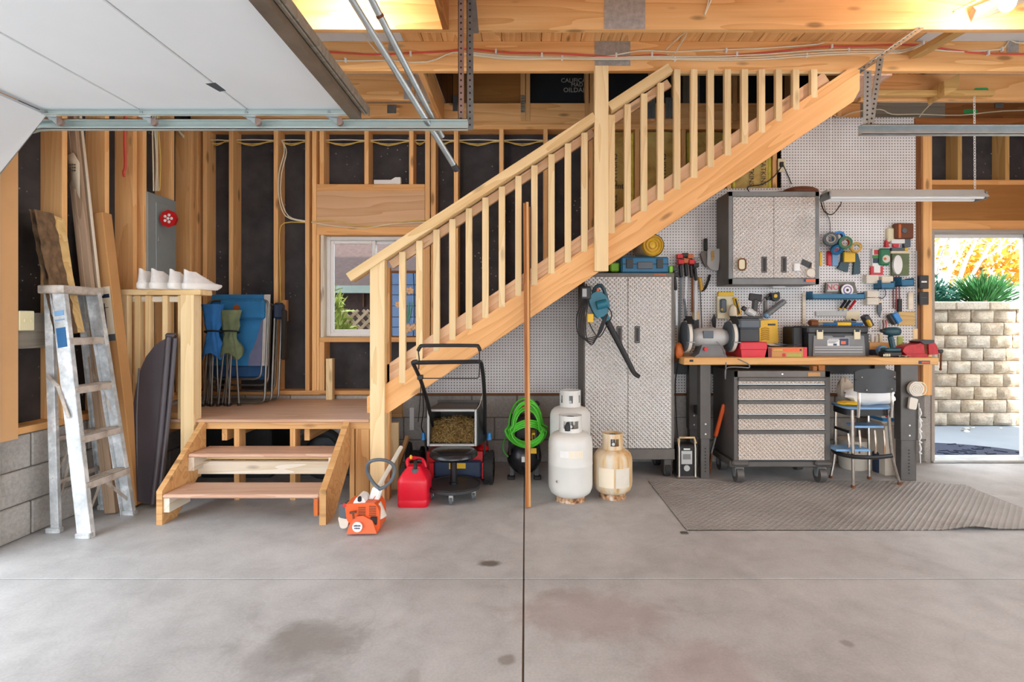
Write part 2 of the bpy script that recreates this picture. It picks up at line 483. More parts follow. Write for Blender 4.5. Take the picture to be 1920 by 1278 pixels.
# pegboard: 25.4 mm grid of holes
t = NT('pegboard'); tc = t.n('ShaderNodeTexCoord'); sp = t.n('ShaderNodeSeparateXYZ'); t.l(tc.outputs['Object'], sp.inputs[0])
hx = t.math('SUBTRACT', t.math('FRACT', t.math('MULTIPLY', sp.outputs[0], 39.37)), .5); hz = t.math('SUBTRACT', t.math('FRACT', t.math('MULTIPLY', sp.outputs[2], 39.37)), .5)
d = t.math('SQRT', t.math('ADD', t.math('MULTIPLY', hx, hx), t.math('MULTIPLY', hz, hz)))
h = t.ramp(d, [(.17, 1.0), (.21, 0.0)])
n = t.noise(tc.outputs['Object'], 2.5, 5, .6); c = t.ramp(n, [(.3, hexc('#d6d3d1')), (.65, hexc('#e9e9ea'))])
t.base(t.mix(h, c, hexc('#3b3532'))); t.set(.6)
# embossed diamond pattern sheet metal
def diamond(name, hx, k=185, rough=.4, metal=.3):
    t = NT(name); tc = t.n('ShaderNodeTexCoord'); sp = t.n('ShaderNodeSeparateXYZ'); t.l(tc.outputs['Object'], sp.inputs[0])
    a = t.math('SINE', t.math('MULTIPLY', t.math('ADD', sp.outputs[0], sp.outputs[2]), k)); b = t.math('SINE', t.math('MULTIPLY', t.math('SUBTRACT', sp.outputs[0], sp.outputs[2]), k))
    h = t.math('MAXIMUM', a, b); c = hexc(hx)
    cc = sc(c, 1.1)
    n = t.noise(tc.outputs['Object'], 3, 4); t.base(t.mix(.2, cc, t.ramp(n, [(.3, hexc('#a89f98')), (.7, hexc('#f6f6f4'))]), 'OVERLAY')); t.set(rough, metal); t.bump(h, .8, .008)
diamond('diamond', '#dedbd7'); diamond('diamond_warm', '#d5c8bc', 200)
# concrete slab
t = NT('concrete'); tc = t.n('ShaderNodeTexCoord'); v = tc.outputs['Object']
n1 = t.noise(v, .9, 6, .6, .4); n2 = t.noise(v, 5, 6, .65, .3); n3 = t.noise(v, 90, 3, .6)
c = t.ramp(n1, [(.28, hexc('#a4a4a5')), (.5, hexc('#b9babb')), (.72, hexc('#cbccce'))])
c = t.mix(.35, c, t.ramp(n2, [(.3, hexc('#8b8988')), (.55, hexc('#bdbdbd')), (.8, hexc('#dad8d6'))]))
c = t.mix(.12, c, t.ramp(n3, [(.35, .25), (.65, .75)]), 'OVERLAY')
st = t.ramp(t.noise(v, 1.7, 5, .7, 1.2), [(.60, 0.0), (.72, 1.0)]); c = t.mix(t.math('MULTIPLY', st, .30), c, hexc('#7f756d'))
cv = t.n('ShaderNodeVectorMath', operation='ADD'); t.l(v, cv.inputs[0])
nz = t.n('ShaderNodeTexNoise'); nz.inputs['Scale'].default_value = 2.0; t.l(v, nz.inputs['Vector'])
vs_ = t.n('ShaderNodeVectorMath', operation='SCALE'); t.l(nz.outputs['Color'], vs_.inputs[0]); vs_.inputs['Scale'].default_value = .9; t.l(vs_.outputs[0], cv.inputs[1])
cr = t.vor(cv.outputs[0], .55, 'DISTANCE_TO_EDGE'); k = t.ramp(cr.outputs['Distance'], [(.0012, 1.0), (.004, 0.0)])
c = t.mix(t.math('MULTIPLY', k, .10), c, hexc('#6b645d'))
def spot(cx, cy, r, col, amt, squash=1.0):
    global c
    sb = t.n('ShaderNodeVectorMath', operation='SUBTRACT'); t.l(v, sb.inputs[0]); sb.inputs[1].default_value = (cx, cy, 0)
    ml = t.n('ShaderNodeVectorMath', operation='MULTIPLY'); t.l(sb.outputs[0], ml.inputs[0]); ml.inputs[1].default_value = (1, squash, 0)
    ln = t.n('ShaderNodeVectorMath', operation='LENGTH'); t.l(ml.outputs[0], ln.inputs[0])
    q = t.math('ADD', ln.outputs['Value'], t.math('MULTIPLY', t.math('SUBTRACT', n2, .5), r*1.6))
    c = t.mix(t.math('MULTIPLY', t.ramp(q, [(r*.55, 1.0), (r, 0.0)]), amt), c, hexc(col))
FY = 1.9
spot(WX(917, 2.77), 2.77, .075, '#5d554d', .85, 1.6); spot(WX(600, 2.12), 2.12, .22, '#7c7670', .5, 1.4); spot(WX(545, 2.02), 2.02, .28, '#86807a', .4, 1.6)
spot(WX(1110, 2.3), 2.3, .40, '#9c8782', .4, 1.8); spot(WX(950, 1.98), 1.98, .035, '#7b746d', .6); spot(WX(1588, 2.08), 2.08, .03, '#807972', .6); spot(WX(1330, 1.9), 1.9, .25, '#a8928e', .35)
t.base(c); t.set(.48); t.p.inputs['Specular IOR Level'].default_value = .35; t.bump(n2, .05, .01)
# masonry block
t = NT('block'); v = t.coord(rnd=9); n1 = t.noise(v, 3, 5); n2 = t.noise(v, 60, 4, .7)
c = t.ramp(n1, [(.3, hexc('#98948f')), (.7, hexc('#b5b1ab'))]); c = t.mix(.3, c, t.ramp(n2, [(.3, .2), (.7, .8)]), 'OVERLAY'); t.base(c); t.set(.9); t.bump(n2, .5, .006)
plain('mortar', '#77726b', .95, var=.15)
# split face retaining wall stone
t = NT('stone'); v = t.coord(rnd=9); n1 = t.noise(v, 4, 5); n2 = t.noise(v, 45, 5, .7); oi = t.n('ShaderNodeObjectInfo')
c = t.ramp(n1, [(.3, hexc('#b59a7c')), (.55, hexc('#d3c0a4')), (.75, hexc('#e0d3be'))]); c = t.mix(t.math('MULTIPLY', oi.outputs['Random'], .5), c, hexc('#b9b2a8')); c = t.mix(.4, c, t.ramp(n2, [(.3, .15), (.7, .85)]), 'OVERLAY'); t.base(c); t.set(.9); t.bump(n2, .8, .012)
# rusted tank
t = NT('tank_rust'); v = t.coord(); mp = t.n('ShaderNodeMapping'); mp.inputs['Scale'].default_value = (14, 14, 1.6); t.l(v, mp.inputs[0]); n = t.noise(mp.outputs[0], 1, 5, .6)
c = t.ramp(n, [(.38, hexc('#dcd3c2')), (.55, hexc('#d8b98a')), (.72, hexc('#b98140'))]); t.base(c); t.set(.5)
t = NT('tank_foot'); v = t.coord(); n = t.noise(v, 25, 5); t.base(t.ramp(n, [(.35, hexc('#d9cfc0')), (.5, hexc('#b88a5f')), (.65, hexc('#5d3520'))])); t.set(.7)
# ladder with paint splashes
t = NT('ladder'); v = t.coord(); n = t.noise(v, 7, 5, .65); t.base(t.ramp(n, [(.35, hexc('#a9adaf')), (.52, hexc('#cdd2d5')), (.6, hexc('#eceff2'))])); t.set(.5, .3)
t = NT('ladder_step'); v = t.coord(); n = t.noise(v, 12, 5, .65); t.base(t.ramp(n, [(.35, hexc('#a2968a')), (.6, hexc('#cfc7be'))])); t.set(.6, .2)
# textured floor mat
t = NT('mat_diamond'); tc = t.n('ShaderNodeTexCoord'); sp = t.n('ShaderNodeSeparateXYZ'); t.l(tc.outputs['Object'], sp.inputs[0]); kk = 150
a = t.math('SINE', t.math('MULTIPLY', t.math('ADD', sp.outputs[0], sp.outputs[1]), kk)); b_ = t.math('SINE', t.math('MULTIPLY', t.math('SUBTRACT', sp.outputs[0], sp.outputs[1]), kk)); hh = t.math('MAXIMUM', a, b_)
n = t.noise(tc.outputs['Object'], 1.6, 5, .6); c = t.ramp(n, [(.3, hexc('#94918e')), (.7, hexc('#b2b0ae'))]); vo = t.vor(tc.outputs['Object'], 14); k = t.ramp(vo.outputs['Distance'], [(.05, 1.0), (.09, 0.0)])
c = t.mix(t.math('MULTIPLY', k, t.math('MULTIPLY', t.ramp(t.noise(tc.outputs['Object'], 2, 2), [(.5, 0.0), (.6, 1.0)]), .7)), c, hexc('#c9c5be'))
t.base(c); t.set(.55); t.bump(hh, .5, .006)
# ================================================================ THE SETTING
YB, YF, XL, XR = 4.78, 4.92, -2.92, 4.75            # back wall stud face, sheathing, left wall, right wall
ZT, ZD, ZB = 3.03, 3.24, .605                       # underside of joists, underside of deck, top of masonry
def structure(name): 
    o = bpy.data.objects.new(name, None); COL.objects.link(o); o['kind'] = 'structure'; o.empty_display_size = .05; return o
# ---- floor: four slabs with saw cut joints
fl = B().box(-4.5, 7, -4, 5.0, -.2, -.022).end('floor', 'mortar', None, og=(0, 0, 0)); fl['kind'] = 'structure'
JX, JY = -.008, 2.604
B().box(-4.5, 7, JY-.005, JY+.005, -.021, -.004).end('joint_filler', 'black', fl); B().box(JX-.005, JX+.005, -4, 5, -.021, -.004).end('joint_filler', 'soil', fl)
for x0, x1, y0, y1 in ((-4.5, JX-.004, -4, JY-.004), (JX+.004, 7, -4, JY-.004), (-4.5, JX-.004, JY+.004, 5.0), (JX+.004, 7, JY+.004, 5.0)):
    B().box(x0, x1, y0, y1, -.03, 0, .002).end('slab', 'concrete', fl, og=(0, 0, 0))
# ---- masonry base: one mesh, many blocks
bm_ = B().box(-.1985, .1985, 0, .19, .005, .198, .006).mesh('concrete_block'); bm_.materials.append(M('block'))
bh_ = B().box(-.097, .097, 0, .19, .005, .198, .006).mesh('concrete_block'); bh_.materials.append(M('block'))
wb = structure('wall_back'); wl = structure('wall_left')
B().box(XL-.2, 3.60, YB+.012, YB+.19, 0, ZB-.003).end('mortar_bed', 'mortar', wb)
B().box(XL-.19, XL-.012, 2.92, YB+.1, 0, ZB-.003).end('mortar_bed', 'mortar', wl)
for r in range(3):
    x = XL+(.0 if r % 2 == 0 else -.2035)+.2
    while x < 3.45:
        if x > XL+.02: inst(bm_, 'concrete_block', (x, YB, r*.2), None, wb)
        x += .407
    inst(bh_, 'concrete_block', (3.5, YB, r*.2), None, wb)
    y = YB-.2-(.0 if r % 2 == 0 else .2035)
    while y > 2.95:
        inst(bm_, 'concrete_block', (XL, y, r*.2), (0, 0, PI/2), wl); y -= .407
# ---- back wall framing
def bs(px0, px1, py0, py1, mat='wood_stud', name='stud', Y0=YB, Y1=YF): return plum(name, px0, px1, py0, py1, Y0, Y1, mat, wb)
def pxof(x, Y): return VX+x*FPX/Y
ZS0, ZS1 = ZB+.038, 2.985
PS0, PS1 = VY-(ZS0-EYE)*FPX/YB, VY-(ZS1-EYE)*FPX/YB
lum('sole_plate', XL, 3.60, YB, YF, ZB, ZS0, 'wood_plate', wb)
lum('top_plate', XL-.14, XR, YB, YF, ZS1, ZT, 'wood_plate', wb)
for p in (362, 380, 429, 513, 572, 585, 851, 936, 1019, 1104, 1191, 1278, 1363, 1449, 1534, 1620, 1703):
    bs(p, p+8, PS1, PS0)
bs(797, 806, PS1, PS0); bs(808, 817, PS1, PS0)                      # king and jack studs by the window
for p in (599, 683, 767): bs(p, p+8, PS1, 345)                      # cripples above the window
bs(593.5, 796.5, 345, 357, 'wood_plate', 'header_plate'); bs(593.5, 796.5, 357, 425, 'wood_ply', 'header', YB+.003); bs(593.5, 796.5, 425, 440, 'wood_plate', 'header_plate')
bs(599, 789.5, 632, 641, 'wood_plate', 'window_sill')
bs(593.5, 598.5, 440, PS0); bs(599, 608, 641, PS0); bs(695, 703, 641, PS0); bs(790, 797, 440, PS0)
# sheathing with black building paper
X0w, X1w, Z0w, Z1w = WX(600, YB), WX(797, YB), WZ(632, YB), WZ(440, YB)
X0d, X1d, Z1d = WX(1745, YB), 4.585, WZ(435, YB)
for a in ((XL-.14, X0w, ZB, 4.3), (X0w, X1w, ZB, Z0w), (X0w, X1w, Z1w, 4.3), (X1w, X0d, ZB, 4.3), (X0d, X1d, Z1d, 4.3), (X1d, 6, 0, 4.3)):
    B().box(a[0], a[1], YF, YF+.02, a[2], a[3]).end('building_paper', 'felt', wb)
B().box(3.59, X0d, YB, YF, 0, ZB).end('masonry_end', 'block', wb)
# right part: posts beside the door, header, studs above
lum('post', WX(1717, YB), WX(1726, YB), YB-.005, YF, ZB, ZS1, 'wood_dark', wb); lum('post', WX(1726.5, YB), WX(1743, YB), YB-.03, YF, ZB, ZS1, 'wood_stud', wb)
bs(1743, 1990, 413, 430, 'wood_plate', 'header_plate'); bs(1743, 1990, 346, 413, 'wood_osb', 'header', YB+.006); bs(1735, 1990, 337, 346, 'wood_plate', 'header_plate')
for p in (1732, 1796, 1885, 1960): bs(p, p+8, PS1, 337, 'wood_block')
bs(1716, 1990, 221, 248, 'wood_red', 'ledger', YB-.03, YB)
for x in (4.66, 4.72): lum('stud', x-.02, x+.02, YB+.012, YF, 0, ZS1, 'wood_stud', wb)
# knee wall above the plate, seen through the stairwell
def up(px0, px1, py0, py1, mat, name='panel', Y0=YF-.03, Y1=YF): return plum(name, px0, px1, py0, py1, Y0, Y1, mat, wb)
lum('rim_board', XL-.1, WX(1612, 4.82), 4.81, 4.85, ZT+.005, WZ(194, 4.82), 'wood_joist', wb)
B().pbox(1560, 1772, 186, 226, 4.83, 4.85).end('rim_panel', 'wood_grey', wb); B().pbox(1772, 2000, 186, 226, 4.83, 4.85).end('rim_panel', 'wood_brown', wb)
up(775, 848, 95, 200, 'wood_dark'); up(849, 978, 95, 200, 'wood_osb'); up(994, 1097, 95, 200, 'foil_black'); up(1114, 1262, 95, 200, 'foil_black'); up(1280, 1312, 95, 222, 'wood_grey')
up(1312, 1375, 95, 200, 'foil_black'); up(1395, 1600, 95, 200, 'foil_black')
for a, b in ((976, 985), (986, 994), (1097, 1104), (1106, 1114), (1220, 1229), (1263, 1271), (1375, 1383), (1386, 1395), (1480, 1488), (1570, 1578)): up(a, b, 90, 226, 'wood_stud', 'cripple_stud', 4.80, YF)
for a in (1213, 1249):
    q = B()
    for k in range(5): q.cyl(W(a+k*3.4, 183, 4.79), W(a+k*3.4, 222, 4.79), .0085, n=6)
    q.end('corrugated_strip', 'galv', wb)
q = B()
for k in range(7): q.pbox(976.5, 984, 178+k*4.8, 181.5+k*4.8, 4.794, 4.80)
q.end('tie_plate', 'galv', wb)
txt('CALIFICAL', .055, W(1078, 151, 4.885), 'chalk', wb); txt('MAD', .05, W(1082, 159, 4.885), 'chalk', wb); txt('OILDAD', .06, W(1079, 169, 4.885), 'chalk', wb)
# fibreglass batts with printed kraft face
for i, (a, b) in enumerate(((1105, 1189), (1201, 1276), (1288, 1361), (1373, 1447))):
    x0, x1 = WX(a, 4.8), WX(b, 4.8); z0, z1 = WZ(520 if i < 2 else 353, 4.8), WZ(247, 4.8)
    bt = B().grid(lambda u, v: Vector((x0+u*(x1-x0), 4.83-.05*math.sin(PI*u)**.6*(.4+.6*min(1, 8*v*(1-v)+.2))+.012*noise.noise(Vector((u*4+i*7, v*9, i))), z0+v*(z1-z0))), 10, 24).end('insulation_batt', 'kraft', wb, 1.5)
    B().box(x0, x0+.03, 4.80, 4.90, z0, z1, .01).end('batt_edge', 'insul_yellow', bt); B().box(x1-.03, x1, 4.80, 4.90, z0, z1, .01).end('batt_edge', 'insul_yellow', bt)
    for k, (fx, zz, s_) in enumerate(((.55, 320, 'EATKINS'), (.62, 350, 'Cente'), (.55, 385, 'Certa'))[:3 if i < 2 else 0]):
        txt(s_, .075, Vector((x0+fx*(x1-x0), 4.772, WZ(zz, 4.8))), 'print_dark', bt, (PI/2, -PI/2 if k != 1 else 0, 0))
    if i == 3:
        for k in range(2): txt('EATKINS', .06, Vector((x0+(.45+.3*k)*(x1-x0), 4.772, WZ(325, 4.8))), 'print_dark', bt, (PI/2, PI/2, 0))
# pegboard, cut under the stair
PG = 4.765
pg = B().pprism([(770, 741), (770, 717), (1312, 354), (1465, 352), (1465, 220), (1717, 220), (1717, 741)], PG, YB-.001).end('pegboard', 'pegboard', wb)
lum('ledger_strip', WX(745, PG), 3.58, PG-.006, YB, ZB-.004, ZB+.018, 'wood_dark', wb)
for a, b, c, d in ((1545, 1717, 420, 434), (1530, 1640, 410, 418)): pass
# ---- left wall framing
lum('sill_plate', XL-.14, XL, 2.92, YB, ZB, ZB+.04, 'wood_plate', wl)
B().box(XL-.16, XL-.14, 2.92, YF, 0, 4.3).end('building_paper', 'felt', wl)
for y in (3.364, 3.706, 3.973, 4.075, 4.40, 4.66): lum('stud', XL-.14, XL, y, y+.038, ZB+.04, ZT, 'wood_stud', wl)
lum('stud', XL-.16, XL+.0, 2.92, 3.0, ZB+.04, ZT, 'wood_stud', wl)
B().box(XL, XL+.014, 2.92, 3.056, ZB-.018, ZT).end('wall_sheet', 'tan_sheet', wl)
lum('blocking', XL-.13, XL-.004, 3.056, 3.36, 1.10, 1.31, 'wood_grey', wl)
B().box(XL-.16, XL, -1.7, 2.92, 2.42, 4.3).end('door_header', 'tan_sheet', wl); B().box(XL-.16, XL, -4, -1.7, 0, 4.3).end('wall_sheet', 'tan_sheet', wl)
# ---- right and front walls (behind the picture edge): big open garage doorways
wr = structure('wall_right')
B().box(XR, XR+.16, 2.92, YF, 0, 4.3).end('wall_sheet', 'tan_sheet', wr); B().box(XR, XR+.16, -4, 2.92, 2.45, 4.3).end('door_header', 'tan_sheet', wr); B().box(XR, XR+.16, -4, -1.5, 0, 2.45).end('wall_sheet', 'tan_sheet', wr)
wf = structure('wall_front')
B().box(XL-.16, XR+.16, -4.16, -4, 2.6, 4.3).end('door_header', 'tan_sheet', wf); B().box(XL-.16, -2.3, -4.16, -4, 0, 2.6).end('wall_sheet', 'tan_sheet', wf); B().box(4.2, XR+.16, -4.16, -4, 0, 2.6).end('wall_sheet', 'tan_sheet', wf)
# ---- ceiling: deck boards and truss chords
ce = structure('ceiling')
XS0, XS1 = WX(792, 3.77), WX(1614, 3.77)
B().box(XL-.1, -.86, -4, 3.79, ZD, ZD+.02).end('ceiling_board', 'white_board', ce); B().box(2.76, XR, -4, 3.79, ZD, ZD+.02).end('ceiling_board', 'white_board', ce)
B().box(XL-.1, XS0, 3.79, YF, ZD, ZD+.02).end('ceiling_board', 'white_board', ce); B().box(3.16, XR, 3.79, YF, ZD, ZD+.02).end('ceiling_board', 'white_board', ce)
x = -.858
while x < 2.75:
    lum('deck_board', x, x+.135, -4, 3.79, ZD, ZD+.02, 'wood_joist', ce); x += .139
x = XS1
while x < 3.1:
    lum('deck_board', x, x+.135, 3.79, YF, ZD, ZD+.02, 'wood_joist', ce); x += .139
B().box(XL-.2, XR+.2, -4.2, YF+.1, 4.3, 4.34).end('sky_blocker', 'white_board', ce)  # unseen lid added to keep sky light from leaking down the stairwell
B().box(XL-.1, XR, -4, 3.79, ZD+.021, ZD+.06).end('subfloor', 'wood_ply', ce)
def chord(y, x0=XL-.1, x1=XR): return lum('joist', x0, x1, y, y+.04, ZT, ZD, 'wood_joist', ce)
for y in (-3.2, -2.6, -2.1, -1.55, -1.0, -.5, .05, .6, 1.1, 1.63, 2.17, 2.70): chord(y)
j1 = chord(3.235); j2 = chord(3.77)
j3 = chord(4.27, XL-.1, WX(777, 4.27)); j4 = chord(4.27, WX(1614, 4.27), XR)
lum('trimmer', XS0-.04, XS0, 3.81, YB, ZT, ZD, 'wood_joist', ce); lum('trimmer', XS1+.005, XS1+.045, 3.81, YB, ZT, ZD, 'wood_block', ce)
lum('blocking', WX(828, 3.2), WX(840, 3.2), 2.74, 3.235, ZT-.004, ZD, 'wood_brown', ce)
def plate(par, px0, px1, py0, py1, Y):
    q = B().pbox(px0, px1, py0, py1, Y-.003, Y)
    rows = max(2, int((py1-py0)/7)); cols = max(2, int((px1-px0)/9))
    for r in range(rows):
        for k in range(cols):
            c = W(px0+(k+.5)*(px1-px0)/cols, py0+(r+.5)*(py1-py0)/rows, Y-.004); q.box(c.x-.004, c.x+.004, c.y, c.y+.002, c.z-.0075, c.z+.0075)
    return q.end('truss_plate', 'plate_metal', par)
plate(j1, 1133, 1210, -6, 54, 3.235); plate(j2, 1115, 1182, 77, 123, 3.77); plate(j2, 728, 745, 79, 95, 3.77); plate(j1, 690, 712, -4, 26, 3.235)
plate(j3, 757, 771, 150, 186, 4.27); plate(j2, 1888, 1910, 68, 98, 3.77)
B().pbox(726, 743, 196, 212, 4.806, 4.81).end('tie_plate', 'galv_dark', wb); B().pbox(849, 858, 178, 208, 4.806, 4.81).end('tie_plate', 'galv_dark', wb)
B().pbox(1866, 1882, 190, 202, 4.822, 4.83).end('tie_plate', 'galv_dark', wb)
# loose braces and blocks under the joists
board('brace', W(1806, 52, 3.26), W(1716, 104, 3.74), .085, .038, 'wood_block', ce, (0, .5, 1))
board('brace', W(1975, -32, 3.13), W(1822, 28, 3.21), .085, .038, 'wood_grey', ce, (0, .5, 1))
q = B().pprism([(1770, 151), (1799, 138), (1799, 160), (1792, 169), (1771, 180)], 4.10, 4.27).end('block', 'wood_block', ce)
for a, b, c, d, Y in ((1826, 1853, 164, 175, 4.27), (1806, 1832, 204, 213, 4.83)):
    B().pprism(rpoly([(a, c+1), (b, c), (b+1, d-1), (a+1, d)], 5), Y-.0015, Y).end('paint_mark', 'green_paint', ce)
# ---- window_1
w1 = structure('window_1')
def fr(q, x0, x1, z0, z1, t_, y0, y1, b=.004):
    q.box(x0, x0+t_, y0, y1, z0, z1, b); q.box(x1-t_, x1, y0, y1, z0, z1, b); q.box(x0+t_, x1-t_, y0, y1, z0, z0+t_, b); q.box(x0+t_, x1-t_, y0, y1, z1-t_, z1, b); return q
yw = 4.85
fr(B(), X0w+.03, X1w-.0, Z0w+.004, Z1w-.004, .035, yw, yw+.08).end('window_frame', 'vinyl', w1)
lum('jamb_board', X0w, X0w+.03, YB+.01, YF, Z0w, Z1w, 'wood_white', w1)
xm = WX(699, yw)
s1 = fr(B(), X0w+.065, xm+.02, Z0w+.04, Z1w-.04, .03, yw+.01, yw+.035).end('sash', 'vinyl', w1)
s2 = fr(B(), xm-.01, X1w-.035, Z0w+.04, Z1w-.04, .03, yw+.04, yw+.065).end('sash', 'vinyl', w1)
B().box(X0w+.09, xm-.008, yw+.02, yw+.024, Z0w+.065, Z1w-.065).end('pane', 'glass', s1); B().box(xm+.02, X1w-.06, yw+.05, yw+.054, Z0w+.065, Z1w-.065).end('pane', 'glass', s2)
# ---- door_1: frame of the open side door
d1 = structure('door_1')
q = B().box(X0d, X0d+.03, YB-.012, YF+.03, 0, Z1d, .003); q.box(X1d-.0, X1d+.05, YB-.012, YF+.03, 0, Z1d+.03, .003); q.box(X0d, X1d+.05, YB-.012, YF+.03, Z1d-.0, Z1d+.025, .003); q.end('door_frame', 'jamb', d1)
q = B().box(X0d+.03, X0d+.042, YF-.02, YF+.02, 0, Z1d, .002); q.box(X0d+.03, X1d, YF-.02, YF+.02, Z1d-.03, Z1d, .002); q.box(X1d-.012, X1d, YF-.02, YF+.02, 0, Z1d, .002); q.end('door_stop', 'vinyl', d1)
B().box(X0d, X1d+.05, YB-.03, YF+.05, 0, .022, .006).end('threshold', 'alu', d1)
q = B()
for z in (.35, .6, .68, 1.0, 1.5): q.box(X1d-.004, X1d+.006, YB-.016, YB-.011, z, z+.03)
q.end('strike_plate', 'galv', d1)
# ================================================================ OUTSIDE
gd = B().box(-30, 30, 5.0, 40, -.3, -.05).end('ground', 'soil', None, og=(0, 0, 0)); gd['kind'] = 'structure'
pt = B().box(2.9, 9, 4.98, 6.62, -.08, -.012).end('patio', 'patio', None, og=(0, 0, 0)); pt['kind'] = 'structure'
B().box(-30, 30, -30, -4.0, -.3, -.03).end('driveway', 'patio', None, og=(0, 0, 0))['kind'] = 'structure'
B().box(-30, -4.5, -4, 5, -.3, -.03).end('driveway', 'patio', None, og=(0, 0, 0))['kind'] = 'structure'; B().box(7, 30, -4, 5, -.3, -.03).end('driveway', 'patio', None, og=(0, 0, 0))['kind'] = 'structure'
q = B(); n_ = 40
pts = [(WX(1735, 5.2)+.95*math.cos(PI*i/n_), 5.02+.55*math.sin(PI*i/n_)) for i in range(n_+1)]
q.prism([(x, y, -.012) for x, y in pts], (0, 0, .02))
for k in range(60):
    a = random.uniform(.05, PI-.05); r = random.uniform(.1, .93); x = WX(1735, 5.2)+.95*r*math.cos(a); y = 5.02+.55*r*math.sin(a); th = random.uniform(0, PI)
    q.obox((x, y, .01), (.10, .016, .010), Matrix.Rotation(th, 3, 'Z'))
q.single('door_mat', 'door_mat', 'dark blue ribbed half-round doormat on the patio outside the open door', 'doormat')
# retaining wall of split face blocks
rw = thing('retaining_wall', 'tan split-face block retaining wall across the patio beyond the open door', 'garden wall', (5.3, 6.62, 0))
stones = []
for k in range(5):
    def face(u, v, k=k):
        x = -.137+u*.274; z = v*.152+.004; e = min(u, 1-u, v*.6, (1-v)*.6); d = .05*min(1, e*9)**.5
        return Vector((x, -.0-d-.018*noise.noise(Vector((u*3+k*5, v*2.2, k))), z))
    q = B().grid(face, 6, 4); q.box(-.137, .137, 0, .2, .004, .156)
    me = q.mesh('wall_stone', .9); me.materials.append(M('stone')); stones.append(me)
YR = 6.55
for r in range(9):
    x = 4.2+(.14 if r % 2 else 0)+.03*(r % 3)
    while x < 8.2:
        o = inst(stones[random.randrange(5)], 'wall_stone', (x, YR+.008*r+random.uniform(-.01, .01), -.01+r*.158), None, rw); x += .281
cap = B().box(-.205, .205, -.06, .25, 0, .10, .012).mesh('cap_stone'); cap.materials.append(M('stone'))
x = 4.25
while x < 8.3: inst(cap, 'cap_stone', (x, YR+.05, 9*.158-.01), None, rw); x += .415
B().box(4.0, 8.5, YR+.1, YR+.3, -.05, 1.40).end('backing', 'mortar', rw)
B().box(3.9, 9, YR+.25, 20, .6, 1.42).end('terrace', 'soil', None)['kind'] = 'structure'
def leaves(n, fn, size, asp=.45, droop=.3):
    q = B()
    for k in range(n):
        p, d = fn(); s_ = size*random.uniform(.6, 1.3); R = frame(d, Vector((random.uniform(-1, 1), random.uniform(-1, 1), 1)))
        a = [Vector((0, 0, 0)), Vector((s_*.45, s_*asp*.5, .0)), Vector((s_, 0, -s_*droop*.3)), Vector((s_*.45, -s_*asp*.5, .0))]
        q.add([p+R @ x for x in a], [(0, 1, 2, 3)])
    return q
def rdir(zb=.3): return Vector((random.gauss(0, 1), random.gauss(0, 1), random.gauss(zb, .8))).normalized()
def blob(c, r, zb=.3):
    def f():
        d = rdir(.2); rr = random.uniform(.55, 1)
        p = Vector((c[0]+d.x*r[0]*rr, c[1]+d.y*r[1]*rr, c[2]+abs(d.z)*r[2]*rr)); return p, (d+Vector((0, 0, zb))+.6*rdir()).normalized()
    return f
def plant(name, label, cat, parts, base):
    t_ = thing(name, label, cat, base)
    for nm, q, m in parts: q.end(nm, m, t_, 3)
    return t_
plant('juniper_bush', 'low blue-green evergreen bush on the terrace behind the stone wall', 'bush', [('foliage', leaves(2600, blob((5.30, 7.25, 1.42), (.56, .3, .50)), .085, .3), 'leaf_teal'), ('stem', B().tube([(5.3, 7.15, 1.38), (5.32, 7.15, 1.6)], .02), 'soil')], (5.35, 7.15, 1.42))
def spiky():
    a = random.uniform(-1.25, 1.25); b = random.uniform(-.6, .6); L = random.uniform(0, .42)
    d = Vector((math.sin(a), math.sin(b), math.cos(a))).normalized(); p = Vector((6.22, 7.25, 1.42))+d*L; return p, d
plant('mugo_pine', 'spiky mid green dwarf pine behind the stone wall', 'shrub', [('foliage', leaves(1500, spiky, .16, .12), 'leaf_green'), ('stem', B().tube([(6.12, 7.1, 1.38), (6.12, 7.1, 1.55)], .02), 'soil')], (6.12, 7.1, 1.42))
q = B(); random.seed(5)
def branch(q, p, d, L, r, lv, tips):
    pts = [p]; dd = d.copy()
    for k in range(5):
        dd = (dd+.16*rdir(.25)).normalized(); pts.append(pts[-1]+dd*L/5)
    q.tube(pts, lambda t_: r*(1-.55*t_), 5)
    tips.append(pts[-1])
    if lv:
        for k in range(3 if lv > 1 else 4):
            i = random.randint(2, 5); branch(q, pts[i], (dd+.75*rdir(.3)).normalized(), L*.68, r*.5, lv-1, tips)
tips = []
for k, a in enumerate((-.5, -.15, .1, .35, .6)): branch(q, Vector((6.75, 8.6, 1.40)), Vector((a, -.1*(k % 2), 1)).normalized(), 1.5, .042, 3, tips)
def near(tp, s_):
    def f(): p = random.choice(tp); return p+s_*rdir(), rdir()
    return f
plant('bare_tree', 'pale multi-stemmed tree with thin yellow leaves above the stone wall', 'tree', [('branch', q, 'bark_pale'), ('foliage', leaves(900, near(tips, .12), .06, .7), 'leaf_lime')], (6.75, 8.6, 1.42))
plant('gold_tree', 'small golden-leaved tree far behind the stone wall', 'tree', [('foliage', leaves(1100, blob((9.75, 11.2, 2.0), (.75, .5, 1.2)), .13, .7), 'leaf_gold'), ('trunk', B().tube([(9.4, 11, 1.3), (9.42, 11, 2.4)], .05), 'soil')], (9.4, 11, 1.42))
plant('yellow_tree', 'tall yellow-leaved tree behind the pale branches', 'tree', [('foliage', leaves(1700, blob((8.2, 12.5, 2.4), (2.6, .8, 2.3)), .12, .7), 'leaf_yellow'), ('trunk', B().tube([(8.2, 12.5, 1.3), (8.25, 12.5, 3.2)], .06), 'bark_pale')], (8.2, 12.5, 1.42))
